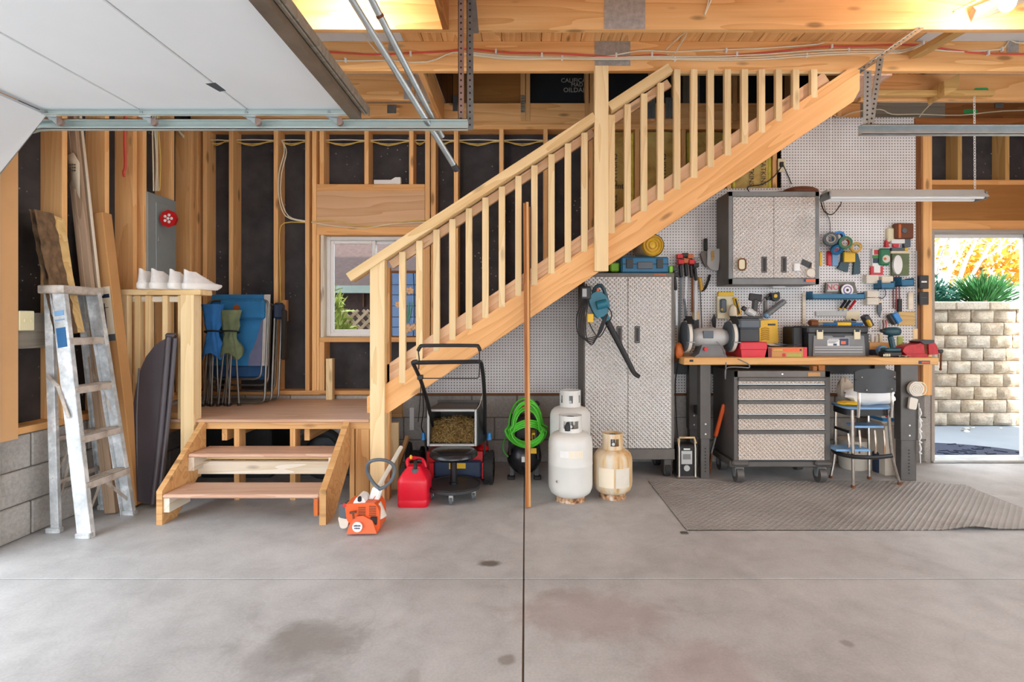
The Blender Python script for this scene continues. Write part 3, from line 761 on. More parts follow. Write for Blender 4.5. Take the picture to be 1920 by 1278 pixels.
plant('lime_shrub', 'pale yellow-green loose shrub between the trees', 'shrub', [('foliage', leaves(900, blob((7.0, 10.2, 1.5), (1.2, .5, .9)), .08, .6), 'leaf_lime'), ('stem', B().tube([(7.0, 10.2, 1.3), (7.0, 10.2, 1.8)], .02), 'soil')], (7.0, 10.2, 1.42))
for k in range(14):
    x = random.uniform(4.9, 6.1); y = random.choice((random.uniform(6.2, 6.42), random.uniform(5.5, 6.4)))
    leaves(1, lambda: (Vector((x, y, -.006)), Vector((random.uniform(-1, 1), random.uniform(-1, 1), .08)).normalized()), .06, .7).single('fallen_leaf', 'paper', 'dry pale leaf lying on the patio by the stone wall', 'leaf', 'fallen leaves on the patio')
# what the window looks out on
sh = thing('garden_shed', 'brown garden shed with a shingle roof and pale green trim outside the window', 'shed', (-2.1, 7.2, 0))
YS = 7.2
B().pbox(470, 880, 530, 700, YS, YS+1.6).end('shed_wall', 'roof_brown', sh); B().pbox(470, 880, 535, 549, YS-.3, YS-.25).end('fascia', 'fascia_green', sh)
q = B().prism([W(460, 536, YS-.3), W(890, 536, YS-.3), W(890, 536, YS-.3)+Vector((0, 2.0, 1.35)), W(460, 536, YS-.3)+Vector((0, 2.0, 1.35))], (0, .02, -.04)); q.end('roof', 'roof_brown', sh)
B().box(-3.7, -.75, YS-.02, YS+1.5, -.06, .95).end('skirting', 'soil', sh)
for k in range(6): B().pbox(470+k*70, 472+k*70, 549, 575, YS-.03, YS).end('corner_trim', 'wood_dark', sh)
lt = thing('lattice_panel', 'tan diagonal garden lattice outside the window', 'lattice', (-1.9, 6.3, 0)); YL = 6.3
for x in (-2.32, -.88): lum('post', x-.03, x+.03, YL-.02, YL+.04, -.05, 1.42, 'wood_trim', lt)
for k in range(-9, 14):
    for sgn, yy in ((1, 0), (-1, .014)):
        x = -2.2+k*.125; z0, z1 = .2, 1.40; p0 = Vector((x-sgn*.6, YL+yy, z0)); p1 = Vector((x+sgn*.6, YL+yy, z1))
        lo_, hi_ = -2.30, -.9
        t0 = 0; t1 = 1
        for lim, up_ in ((lo_, False), (hi_, True)):
            f = (lim-p0.x)/(p1.x-p0.x) if abs(p1.x-p0.x) > 1e-6 else 0
            inc = p1.x > p0.x
            if up_ == inc: t1 = min(t1, f)
            else: t0 = max(t0, f)
        if t1-t0 > .05: board('slat', p0.lerp(p1, t0), p0.lerp(p1, t1), .012, .035, 'wood_trim', lt, (1, 0, 0) if False else (0, 0, 1), 0)
plant('garden_shrub', 'bright green leafy shrub outside the window beside the lattice', 'shrub', [('foliage', leaves(2300, blob((-2.13, 5.78, .35), (.25, .18, 1.3), .8), .15, .22), 'leaf_lime'), ('stem', B().tube([(-2.13, 5.78, -.05), (-2.13, 5.78, .6)], .02), 'soil')], (-2.13, 5.78, -.05))
# ================================================================ GARAGE DOOR AND TRACKS
YT, YE = 2.90, 2.85
gdo = thing('garage_door', 'white overhead garage door standing open under the ceiling', 'garage door', (-1.8, YE, 2.384))
zD = 2.386; xs = [WX(p, YE) for p in (655, 465, 263, 75)]
for a, b in zip(xs[:-1], xs[1:]):
    B().box(b+.004, a-.004, -1.9, YE, zD, zD+.045, .004).end('door_panel', 'door_white', gdo)
p0 = Vector((xs[3]-.002, 0, zD)); p1 = Vector((-2.93, 0, 1.97)); d = (p1-p0); nn = Vector((d.z, 0, -d.x)).normalized()*-.045
B().prism([(p0.x, -1.9, p0.z), (p1.x, -1.9, p1.z), (p1.x+nn.x, -1.9, p1.z+nn.z), (p0.x+nn.x, -1.9, p0.z+nn.z)], (0, YE+1.9, 0)).end('door_panel', 'door_white', gdo)
B().bar((p0.x-.012, -1.9, p0.z-.02), (p0.x-.012, YE, p0.z-.02), .03, .012).end('seal_strip', 'strut', gdo)
q = B().box(xs[0]-.005, xs[0]+.055, -1.9, YE+.03, zD-.035, zD-.030); q.box(xs[0]+.050, xs[0]+.055, -1.9, YE+.03, zD-.03, zD+.05); q.end('strut', 'strut', gdo)
q = B().box(xs[0]+.057, xs[0]+.075, -1.9, YE+.06, zD-.005, zD+.05, .003); q.box(xs[0]+.077, xs[0]+.088, -1.9, YE+.08, zD+.0, zD+.045, .003); q.end('weather_strip', 'wood_grey', gdo)
q = B().box(xs[3], xs[0], YE, YE+.004, zD-.03, zD+.02); q.box(xs[3], xs[0], YE-.03, YE, zD-.031, zD-.028); q.end('end_stile', 'track', gdo)
B().bar(p0+Vector((.0, YE+.004, -.01)), p1+Vector((.0, YE+.004, -.02)), .006, .07, (0, 0, 1)).end('end_stile', 'galv', gdo)
B().pprism([(385, 157), (404, 155), (424, 170), (412, 172)], 2.45, 2.449).end('label_plate', 'dark_grey', gdo)
for px in (92, 270, 467, 622):
    x = WX(px, YE); q = B()
    q.box(x-.035, x+.035, YE+.002, YE+.010, zD-.032, zD+.02, .003)
    q.bar((x-.02, YE+.012, zD-.01), (x+.035, YE+.03, zD-.062), .006, .03); q.bar((x-.045, YE+.012, zD-.006), (x+.0, YE+.025, zD-.04), .005, .022)
    q.cyl((x-.014, YE-.005, zD-.012), (x-.014, YE+.02, zD-.012), .009, n=8)
    h = q.end('hinge', 'galv', gdo)
    B().cyl((x+.03, YE+.022, zD-.052), (x+.03, YE+.042, zD-.052), .02, n=14).end('roller', 'galv_rust', h)
q = B().bar(W(26, 266, YE+.01), W(60, 232, YE+.01), .012, .07); q.bar(W(8, 292, YE+.012), W(30, 270, YE+.012), .02, .02); q.bar(W(40, 255, YE+.016), W(60, 238, YE+.016), .025, .022); q.end('bottom_bracket', 'galv_dark', gdo)
def cprof(q, pts, sgn=-1):        # C-shaped track swept along points in the X-Z plane, web at YT, lips towards the door
    for (y0, y1, o0, o1) in ((0, .003, -.026, .026), (-.034, 0, .024, .027), (-.034, 0, -.027, -.024), (-.034, -.031, -.027, -.017), (-.034, -.031, .017, .027)):
        vs = []; fs = []; m = len(pts)
        for i, p in enumerate(pts):
            dd = (pts[min(i+1, m-1)]-pts[max(i-1, 0)]).normalized(); nr = Vector((-dd.z, 0, dd.x))
            for yy in (y0, y1):
                for oo in (o0, o1): vs.append(p+nr*oo+Vector((0, yy, 0)))
        for i in range(m-1):
            a = i*4; b = a+4
            fs += [(a, a+1, b+1, b), (a+1, a+3, b+3, b+1), (a+3, a+2, b+2, b+3), (a+2, a, b, b+2)]
        fs += [(0, 2, 3, 1), (m*4-4, m*4-3, m*4-1, m*4-2)]
        q.add(vs, fs)
    return q
ztr = 2.335; R_ = .30
def trackpts(xa, xb, s):      # horizontal part, quarter bend, vertical drop
    pts = [Vector((xa, YT+.04, ztr)), Vector((xb, YT+.04, ztr))]
    for i in range(1, 10):
        a = PI/2*i/9; pts.append(Vector((xb+s*R_*math.sin(a), YT+.04, ztr-R_+R_*math.cos(a))))
    pts.append(Vector((xb+s*R_, YT+.04, .02))); return pts
def hang(x0, x1, q, z0=ztr-.02, z1=ZD, y=YT+.045):
    for (xx, w_) in ((x0, x1-x0),):
        q.box(xx, xx+w_, y, y+.003, z0, z1); q.box(xx, xx+.003, y, y+.03, z0, z1)
def holes(q, p0, p1, n, y): 
    for i in range(n):
        p = Vector(p0).lerp(Vector(p1), (i+.5)/n); q.cyl((p.x, y-.0015, p.z), (p.x, y+.0005, p.z), .0055, n=8)
tl = thing('garage_door_track', 'pale galvanised overhead door track with perforated hangers beside the white door', 'door track', (-1.5, YT, ztr))
cprof(B(), trackpts(WX(876, YT), WX(80, YT), -1)).end('rail', 'track', tl)
for a, b, m in ((857, 868, 'galv_rust'), (873, 886, 'galv_dark')):
    q = B(); hang(WX(a, YT), WX(b, YT), q); h = q.end('hanger', m, tl)
    q = B(); holes(q, (WX((a+b)/2, YT), 0, ztr-.01), (WX((a+b)/2, YT), 0, ZD), 26, YT+.045); q.end('hole', 'black', h)['kind'] = 'stuff'
q = B(); q.bar(W(886, -20, YT+.04), W(893, 62, YT+.04), .03, .003, (0, 1, 0)); q.end('strap', 'galv_dark', tl)
tr = thing('garage_door_track', 'galvanised door track on a perforated angle bracket over the workbench', 'door track', (2.6, YT, ztr))
zt2 = WZ(246, YT+.04)
def tp2():
    xa, xb = WX(1618, YT), XR-.36
    pts = [Vector((xa, YT+.04, zt2)), Vector((xb, YT+.04, zt2))]
    for i in range(1, 10):
        a = PI/2*i/9; pts.append(Vector((xb+R_*math.sin(a), YT+.04, zt2-R_+R_*math.cos(a))))
    pts.append(Vector((xb+R_, YT+.04, .02))); return pts
cprof(B(), tp2()).end('rail', 'galv', tr)
def pang(p0, p1, w_, m, nh):
    p0 = Vector(p0); p1 = Vector(p1)
    h = B().bar(p0, p1, .003, w_, (1, 0, .3)).bar(p0+Vector((0, .015, 0)), p1+Vector((0, .015, 0)), .03, .003, (1, 0, .3)).end('hanger', m, tr)
    q = B()
    for i in range(nh):
        p = p0.lerp(p1, (i+.5)/nh); q.cyl(p-Vector((0, .0025, 0)), p+Vector((0, .001, 0)), .0055, n=8)
    q.end('hole', 'black', h)['kind'] = 'stuff'
pang(W(1727, 52, 3.22), W(1616, 130, 2.93), .04, 'galv_dark', 14)
pang(W(1627, 132, 2.93), W(1625, 246, 2.945), .042, 'galv', 13); pang(W(1651, 108, 2.95), W(1632, 236, 2.94), .034, 'galv', 14)
# two conduit poles slung from the joists
for k, (a, b, ya, yb) in enumerate((((660, 0), (855, 316), 2.5, 3.15), ((697, 0), (829, 257), 2.52, 3.05))):
    p0 = W(*a, ya); p1 = W(*b, yb); p0 = p0+(p0-p1)*((ZT+.002-p0.z)/(p0.z-p1.z))
    t_ = thing('conduit_pole', ['long grey conduit pole with a dark end cap, slung below the joists', 'shorter grey conduit pole beside the capped one, slung below the joists'][k], 'pole', p1, 'conduit poles')
    B().cyl(p0, p1, .017, n=14).end('pipe', 'galv', t_)
    d = (p1-p0).normalized()
    if k == 0: B().cyl(p1-d*.03, p1+d*.012, .0185, n=14).end('cap', 'dark_grey', t_)
    else: q_ = p0.lerp(p1, .42); B().cyl(q_-d*.006, q_+d*.006, .0195, n=14).end('coupling', 'rust', t_)
# bare bulbs
def bulb(px, py, Y, label):
    c = W(px, py, Y); t_ = thing('light_bulb', label, 'bulb', c, 'bare bulbs on the ceiling')
    B().lathe([(.012, ZD-.02), (.05, ZD-.02), (.055, ZD), (.0, ZD)], (c.x, c.y, 0), 20).end('socket', 'white', t_)
    B().cyl((c.x, c.y, c.z+.03), (c.x, c.y, ZD-.015), .017, n=12).end('base', 'galv', t_)
    B().lathe([(.002, -.043), (.022, -.037), (.035, -.02), (.04, 0), (.036, .016), (.024, .035), (.016, .05)], c, 20).end('globe', 'bulb', t_, 2)
bulb(645, 14, 3.02, 'glowing bare bulb above the open garage door'); bulb(1889, 6, 2.96, 'glowing bare bulb by the grey brace over the workbench side')
# ================================================================ LANDING, STEPS, STAIR
YP = 3.76                                             # front of landing and stair
ZL = .572
la = thing('landing', 'low timber landing platform with a railed left end under the window', 'platform', (-1.9, 4.2, 0))
XA, XB_ = XL+.005, WX(694, YP)
lum('deck', XA, XB_, YP-.02, YB-.005, ZL-.022, ZL, 'wood_deck', la, .006)
lum('rim', XA, XB_, YP, YP+.038, ZL-.16+.09, ZL-.022, 'wood_step', la); lum('rim', XA, XB_, YB-.05, YB-.008, ZL-.16, ZL-.022, 'wood_step', la)
for px, w_ in ((438, 10), (543, 10), (655, 9), (666, 26)):
    lum('leg', WX(px, YP), WX(px+w_*1.0, YP), YP+.004, YP+.093, 0, ZL-.07, 'wood_step', la)
lum('leg', WX(262, YP), WX(272, YP), YP+.004, YP+.093, 0, ZL-.07, 'wood_step', la); lum('leg', WX(727, 4.0), WX(746, 4.0), 4.0, 4.04, 0, ZL-.07, 'wood_new', la)
for px in (330, 470, 610): lum('joist', WX(px, 4.2), WX(px, 4.2)+.038, YP+.04, YB-.05, ZL-.16, ZL-.022, 'wood_step', la)
# guard at the left end
zc = WZ(543, YP); 
lum('cap', XL+.01, WX(382, YP), YP-.04, YP+.10, zc-.038, zc, 'wood_rail', la)
lum('newel_post', WX(346, YP), WX(370.5, YP), YP-.045, YP+.045, 0.16, zc-.038, 'wood_new', la)
lum('guard_post', XL+.015, WX(231, YP), YP, YP+.06, .30, zc-.038, 'wood_new', la); lum('guard_post', WX(232, YP), WX(244, YP), YP-.025, YP+.02, .45, zc-.038, 'wood_new', la)
lum('rail', WX(244, YP), WX(346, YP), YP+.02, YP+.058, zc-.085, zc-.045, 'wood_white', la); lum('rail', WX(244, YP), WX(346, YP), YP+.02, YP+.058, ZL+.001, ZL+.04, 'wood_step', la)
for px in (252, 272, 304, 333): lum('baluster', WX(px, YP), WX(px+10, YP), YP-.0, YP+.04, ZL-.02, zc-.04, 'wood_rail', la)
# porch steps
st = thing('steps', 'short flight of two wooden steps leading up to the landing', 'steps', (-1.76, 3.5, 0))
Y0s = 3.30; zt1, zt2_ = .188, .378
def stringer(x0, x1):
    poly = [(Y0s, 0), (Y0s, zt1+.02), (YP-.005, ZL-.005), (YP-.005, ZL-.30), (Y0s+.14, 0)]
    me = B().prism([(x0, y, z) for y, z in poly], (x1-x0, 0, 0)); return me.end('stringer', 'wood_step', st)
stringer(WX(293, Y0s), WX(304, Y0s)); stringer(WX(598.5, Y0s), WX(611, Y0s))
xi, xj = WX(304, Y0s), WX(598.5, Y0s)
lum('tread', xi+.001, xj-.001, Y0s-.005, Y0s+.26, zt1-.024, zt1, 'wood_tread', st, .008); lum('tread', xi+.001, xj-.001, 3.545, 3.79, zt2_-.024, zt2_, 'wood_tread', st, .008)
for x0, x1 in ((xi, xi+.038), (xj-.038, xj)):
    lum('cleat', x0, x1, Y0s+.01, Y0s+.22, zt1-.115, zt1-.024, 'wood_white', st); lum('cleat', x0, x1, 3.555, 3.75, zt2_-.115, zt2_-.024, 'wood_white', st)
lum('riser_board', xi, xj, 3.70, 3.738, zt2_-.075, zt2_-.026, 'wood_rail', st); lum('riser_board', xi, xj, 3.66, 3.698, zt2_-.165, zt2_-.078, 'wood_white', st)
lum('stop_block', WX(589, Y0s), WX(597, Y0s), Y0s-.01, Y0s+.05, zt1-.13, zt1-.025, 'orange_dark', st)
# ---- main stair
sa = thing('staircase', 'unpainted pine staircase with baluster railing climbing from the landing to the upper floor', 'staircase', (-1.0, 4.2, ZL))
YS0 = 3.735
def ytop(px): return 719.7-.6695*(px-723.8)
TH = 57
def sprism(q, pts, y0, y1): return q.pprism(pts, y0, y1)
def slope_board(name, a, b, off0, off1, y0, y1, mat, px_at=YS0):   # board parallel to the flight between columns a and b, rows ytop+off0 .. ytop+off1
    p = [W(a, ytop(a)+(off0+off1)/2, px_at), W(b, ytop(b)+(off0+off1)/2, px_at)]
    d = p[1]-p[0]; th = abs(off1-off0)*px_at/FPX*math.cos(math.atan(.6695))
    o = board(name, (p[0].x, (y0+y1)/2, p[0].z), (p[1].x, (y0+y1)/2, p[1].z), y1-y0, th, mat, sa); return o
# outer stringer with plumb cut ends
def strg(y0, y1, mat, name='stringer', s0=688):
    pts = [(s0, ytop(s0)), (1594, 127), (1612, 127), (1612, 168), (1600, ytop(1600)+TH), (728, ytop(728)+TH), (s0, ytop(728)+TH)]
    P = [W(x, y, YS0) for x, y in pts]; c = sum(P, Vector())/len(P); L = (P[1]-P[0]).normalized(); R = frame(L, (0, 0, 1))
    loc = [R.transposed() @ (p-c) for p in P]
    q = B().prism([(v.x, y0-c.y, v.z) for v in loc], (0, y1-y0, 0)); me = q.mesh(name); me.materials.append(M(mat))
    o = bpy.data.objects.new(name, me); COL.objects.link(o); o.matrix_basis = Matrix.Translation(c) @ R.to_4x4(); setpar(o, sa); return o
strg(YS0, YS0+.038, 'wood_stringer'); strg(4.70, 4.738, 'wood_stringer', 'stringer', 712)
slope_board('skirt', 712, 1560, -36, 6, YS0+.039, YS0+.077, 'wood_skirt')
rise, run = .1905, .1905/.6695
nst = 13; z = ZL+rise; x = WX(735, YS0)-.145
for i in range(nst):
    lum('tread', x, x+run+.005, YS0+.08, 4.70, z-.03, z, 'wood_tread', sa); lum('riser', x+.012, x+.03, YS0+.08, 4.70, z-rise, z-.03, 'wood_skirt', sa)
    x += run; z += rise
# newels
lum('newel_post', WX(693.5, YS0-.03), WX(721, YS0-.03), YS0-.03, YS0+.06, 0, WZ(484, YS0-.03), 'wood_new', sa); lum('newel_post', WX(1115, YS0-.045), WX(1141, YS0-.045), YS0-.045, YS0-.001, WZ(508, YS0-.045), ZT, 'wood_new', sa)
lum('newel_post', WX(721, YS0), WX(728, YS0), YS0+.039, YS0+.09, 0, ytop and WZ(500, YS0), 'wood_step', sa)
# balusters and rails
def yrail(px): return 513-.6535*(px-657)
for px in (754, 786, 818, 848, 879, 910, 941, 972, 1002, 1034, 1065, 1096, 1147, 1177, 1208, 1239, 1270, 1302, 1333, 1365, 1397, 1429, 1461, 1493, 1527):
    top = yrail(px)+22 if px < 1250 else 129
    bot = ytop(px+6)-1+6
    if px == 754: bot += 18
    plum('baluster', px-6, px+6, top, bot, YS0-.002, YS0+.036, 'wood_new', sa)
def rail(a, b, off, th, y0, y1, mat, name):
    p0, p1 = W(a, yrail(a)+off, YS0), W(b, yrail(b)+off, YS0)
    return board(name, (p0.x, (y0+y1)/2, p0.z), (p1.x, (y0+y1)/2, p1.z), y1-y0, th*YS0/FPX, mat, sa)
rail(657, 1114.5, 8, 17, YS0-.045, YS0+.06, 'wood_rail', 'handrail'); rail(730, 1114.5, 30, 16, YS0+.037, YS0+.072, 'wood_skirt', 'under_rail')
rail(1141.5, 1254, 8, 17, YS0-.045, YS0+.035, 'wood_rail', 'handrail'); rail(1141.5, 1258, 30, 16, YS0+.037, YS0+.072, 'wood_skirt', 'under_rail')
plum('top_rail', 1256, 1592, 128, 138, YS0+.037, YS0+.07, 'wood_rail', sa)
# ================================================================ LEFT SIDE
# ---- step ladder
sl_ = thing('step_ladder', 'paint-splashed aluminium step ladder standing against the left wall', 'ladder', (-2.7, 3.3, 0))
FL, FR, RL, RR = Vector((-2.562, 3.10, 0)), Vector((-2.575, 3.475, 0)), Vector((-2.805, 3.18, 0)), Vector((-2.82, 3.58, 0))
TL, TR, UL, UR = Vector((-2.80, 3.19, 1.445)), Vector((-2.785, 3.45, 1.445)), Vector((-2.865, 3.20, 1.445)), Vector((-2.86, 3.44, 1.445))
def chan(p0, p1, w_, t_, nm, sgn):          # channel section rail
    q = B(); q.bar(p0, p1, t_*.25, w_, (1, 0, 0), .002)
    q.bar(p0+Vector((w_/2, sgn*t_*.45, 0)), p1+Vector((w_/2, sgn*t_*.45, 0)), t_, .004, (1, 0, 0)); q.bar(p0+Vector((-w_/2, sgn*t_*.45, 0)), p1+Vector((-w_/2, sgn*t_*.45, 0)), t_, .004, (1, 0, 0))
    return q.end(nm, 'ladder', sl_)
chan(FL, TL, .078, .03, 'front_rail', 1); chan(FR, TR, .078, .03, 'front_rail', -1); chan(RL, UL, .045, .022, 'rear_rail', 1); chan(RR, UR, .045, .022, 'rear_rail', -1)
for p in (FL, FR, RL, RR): B().box(p.x-.045, p.x+.04, p.y-.018, p.y+.018, -.0, .03, .004).end('foot', 'ladder', sl_)
B().box(-2.90, -2.745, 3.165, 3.475, 1.425, 1.475, .006).end('top_cap', 'ladder_step', sl_)
for f in (.20, .40, .60, .785):
    a = TL.lerp(FL, f); b = TR.lerp(FR, f)
    q = B().box(a.x-.045, a.x+.045, a.y+.004, b.y-.004, a.z-.004, a.z+.001); q.box(a.x+.038, a.x+.046, a.y+.004, b.y-.004, a.z-.04, a.z+.001, .001)
    for k in range(4): q.box(a.x-.035+k*.02, a.x-.028+k*.02, a.y+.006, b.y-.006, a.z+.001, a.z+.004)
    q.end('step', 'ladder_step', sl_)
for f in (.62, .80): a = UL.lerp(RL, f); b = UR.lerp(RR, f); B().bar(a, b, .02, .025).end('cross_bar', 'ladder_step', sl_)
a = UL.lerp(RL, .35); b = TL.lerp(FL, .52); m_ = a.lerp(b, .5)+Vector((.0, -.02, .06)); B().bar(a+Vector((0, -.02, 0)), m_, .006, .022).bar(m_, b+Vector((0, -.018, 0)), .006, .022).end('spreader', 'ladder_step', sl_)
a = UR.lerp(RR, .35); b = TR.lerp(FR, .55); m_ = a.lerp(b, .5)+Vector((0, -.02, .05)); B().bar(a, m_, .006, .02).bar(m_, b, .006, .02).end('spreader', 'ladder_step', sl_)
for f0, f1, s0 in ((.96, .80, 1), (.93, .79, -1)):
    a = (TL.lerp(FL, f0) if s0 > 0 else TR.lerp(FR, f0)); b = TL.lerp(FL, f1).lerp(TR.lerp(FR, f1), .5-.05*s0); B().bar(a, b-Vector((0, 0, .03)), .005, .018).end('brace', 'ladder_step', sl_)
for f0, f1 in ((.95, .63), (.78, .63)):
    a = UL.lerp(RL, f0); b = UL.lerp(RL, f1).lerp(UR.lerp(RR, f1), .5); B().bar(a, b, .005, .016).end('brace', 'ladder_step', sl_)
d = (FL-TL).normalized()
for f0, f1, m in ((.085, .105, 'blue_light'), (.155, .235, 'blue'), (.12, .125, 'blue_light')):
    a = TL.lerp(FL, f0); b = TL.lerp(FL, f1); B().bar(a+Vector((.0, -.0055, 0)), b+Vector((.0, -.0055, 0)), .002, .055, (1, 0, 0)).end('sticker', m, sl_)
# ---- things leaning behind it
sb = thing('bark_slab', 'rough split timber slab with brown bark standing on the ladder step', 'timber slab', (-2.76, 3.3, 1.19))
def slab_(u, v): 
    z = 1.185+v*.735; xx = -2.79-.105*v; return Vector((xx+.012*noise.noise(Vector((u*6, v*14, 1))), 3.19-.05*v+u*.135+.012*noise.noise(Vector((v*9, 3, 0))), z))
q = B().grid(slab_, 10, 40); q.grid(lambda u, v: slab_(u, v)+Vector((-.03, 0, 0)), 10, 40); q.end('bark', 'bark', sb, 2)
q = B().prism([(-2.80, 3.325, 1.19), (-2.80, 3.39, 1.19), (-2.85, 3.36, 1.55), (-2.905, 3.365, 1.90), (-2.905, 3.275, 1.915), (-2.86, 3.30, 1.6)], (-.025, 0, -.002)); q.end('heartwood', 'wood_slab', sb)
for k, (y, x0, lab) in enumerate(((3.50, -2.715, 'long weathered grey-brown trim board leaning behind the ladder'), (3.535, -2.705, 'white-edged primed trim board leaning beside the weathered one'))):
    t_ = thing('trim_board', lab, 'board', (x0, y, 0), 'trim boards leaning in the corner'); p0 = Vector((x0, y, .004)); p1 = Vector((-2.985, y-.02, 2.72))
    board('plank', p0, p1, .018 if k else .03, .075 if k == 0 else .08, 'wood_trim', t_, (1, 0, 0)); 
    if k: board('edge', p0+Vector((.0425, -.0, .0)), p1+Vector((.0425, 0, 0)), .02, .006, 'wood_white', t_, (1, 0, 0))
    else: board('bead', p0+Vector((-.01, -.017, 0)), p1+Vector((-.01, -.017, 0)), .006, .02, 'wood_trim', t_, (1, 0, 0))
pp = thing('paper_tag', 'curled cream paper tag with printed lines hung on the trim board', 'tag', (-2.80, 3.45, 1.95))
out = [(103, 306), (122, 293), (137, 286), (148, 305), (149, 372), (140, 352), (112, 330)]
B().prism([W(x, y, 3.43+.0012*(148-x)) for x, y in out], (.002, .003, 0)).end('sheet', 'paper', pp, 2)
for k in range(3): dashes(117+k*3, 142, 307+k*5.5, 310+k*5.5, 3.428, 7-k, 'print_dark', pp)
cb = thing('long_carton', 'tall narrow brown cardboard carton with a lamp picture label leaning behind the ladder', 'box', (-2.68, 3.63, 0))
p0 = Vector((-2.69, 3.63, .0)); p1 = Vector((-2.905, 3.61, 1.985)); bb = B().bar(p0+Vector((0, 0, .012)), p1, .085, .15, (1, 0, 0), .004).end('carton', 'card', cb)
dd = (p1-p0).normalized(); ux = frame(dd, (1, 0, 0)) @ Vector((0, 0, 1)); 
def onbox(s_, u): return p0+dd*s_+ux*u+Vector((0, -.045, 0))
L_ = (p1-p0).length
B().bar(onbox(L_-.82, .018), onbox(L_-.50, .018), .002, .10, (1, 0, 0)).end('label', 'paper', cb); B().bar(onbox(L_-.865, .018), onbox(L_-.82, .018), .002, .10, (1, 0, 0)).end('label_band', 'slate', cb); B().bar(onbox(L_-.575, .018), onbox(L_-.55, .018), .003, .085, (1, 0, 0)).end('label_band', 'navy', cb)
B().bar(onbox(L_-.78, .02), onbox(L_-.61, .02), .003, .006, (1, 0, 0)).bar(onbox(L_-.64, -.005), onbox(L_-.64, .045), .003, .004, (0, 0, 1)).end('lamp_print', 'black', cb)
# ---- dark plastic panel
dp = thing('plastic_fairing', 'dark brown curved plastic panel with a tube edge leaning on the landing rail', 'panel', (-2.6, 3.6, 0))
def dpp(px, py):
    f = (945-py)/(945-628); Y = 3.60+.10*f; return W(px, py, Y)
out = [(312, 634), (300, 640), (288, 650), (274, 668), (264, 690), (256, 720), (250, 755), (246, 800), (244, 850), (245, 900), (252, 938), (283, 946), (290, 880), (300, 780)]
q = B().prism([dpp(*p) for p in out], (0, .012, 0)); q.end('sheet', 'plastic_dark', dp)
q = B().tube([dpp(261, 690), dpp(256, 780), dpp(258, 938)], .006, 6, sub=3); q.end('rib', 'plastic_dark', dp)
q = B().tube([dpp(317, 632), dpp(308, 740), dpp(298, 850), dpp(287, 944)], .022, 12, sub=4); q.end('tube_edge', 'plastic_dark', dp)
q = B().tube([dpp(327, 634)+Vector((0, .01, 0)), dpp(316, 760)+Vector((0, .01, 0)), dpp(296, 946)+Vector((0, .01, 0))], .016, 10, sub=4); q.end('tube_edge', 'plastic_dark', dp)
a = dpp(320, 628); B().box(a.x-.032, a.x+.032, a.y-.022, a.y+.03, a.z-.02, a.z+.015, .012).end('end_cap', 'plastic_dark', dp)
# ---- breaker panel with light, switch
ep = thing('breaker_panel', 'grey metal breaker panel on the left wall studs', 'electrical panel', (XL, 4.27, 1.6))
xf = XL+.012; B().box(XL-.05, xf, 4.106, 4.444, 1.575, 2.262, .004).end('cover', 'panel_grey', ep)
B().box(xf, xf+.008, 4.19, 4.365, 1.62, 2.20, .003).end('door', 'panel_grey', ep); B().box(xf+.008, xf+.014, 4.205, 4.235, 1.89, 1.93, .003).end('latch', 'panel_grey', ep)
q = B()
for y in (4.13, 4.16, 4.19): q.cyl((XL-.03, y, 2.26), (XL-.03, y, 2.30), .016, n=10)
q.end('cable_connector', 'black', ep)
wl_ = thing('work_light', 'red round magnetic work light stuck on the breaker panel', 'work light', (-2.88, 4.30, 2.0))
c0 = Vector((xf+.006, 4.28, WZ(411, 4.28))); B().cyl(c0, c0+Vector((.03, -.02, 0)), .035, .026, 16).end('magnet_base', 'black', wl_); B().cyl(c0+Vector((.028, -.018, 0)), c0+Vector((.075, -.06, -.005)), .011, n=10).end('neck', 'black', wl_)
c1 = c0+Vector((.085, -.075, -.008)); hd = B().cyl(c1+Vector((0, .03, 0)), c1, .062, .07, 8).end('head', 'red', wl_); q = B()
for k in range(5): a = 2*PI*k/5; q.sph(c1+Vector((.028*math.cos(a), -.002, .028*math.sin(a))), (.012, .006, .012), 8, 6)
q.sph(c1+Vector((0, -.002, 0)), (.012, .006, .012), 8, 6); q.end('lens', 'white', hd)['kind'] = 'stuff'
ls = thing('light_switch', 'cream double switch plate on the left wall', 'light switch', (XL, 3.1, 1.2))
B().box(XL-.002, XL+.018, 3.060, 3.155, 1.205, 1.32, .004).end('plate', 'switch', ls)
for y in (3.088, 3.128): B().box(XL+.018, XL+.026, y-.006, y+.006, 1.252, 1.275, .002).end('toggle', 'switch', ls)
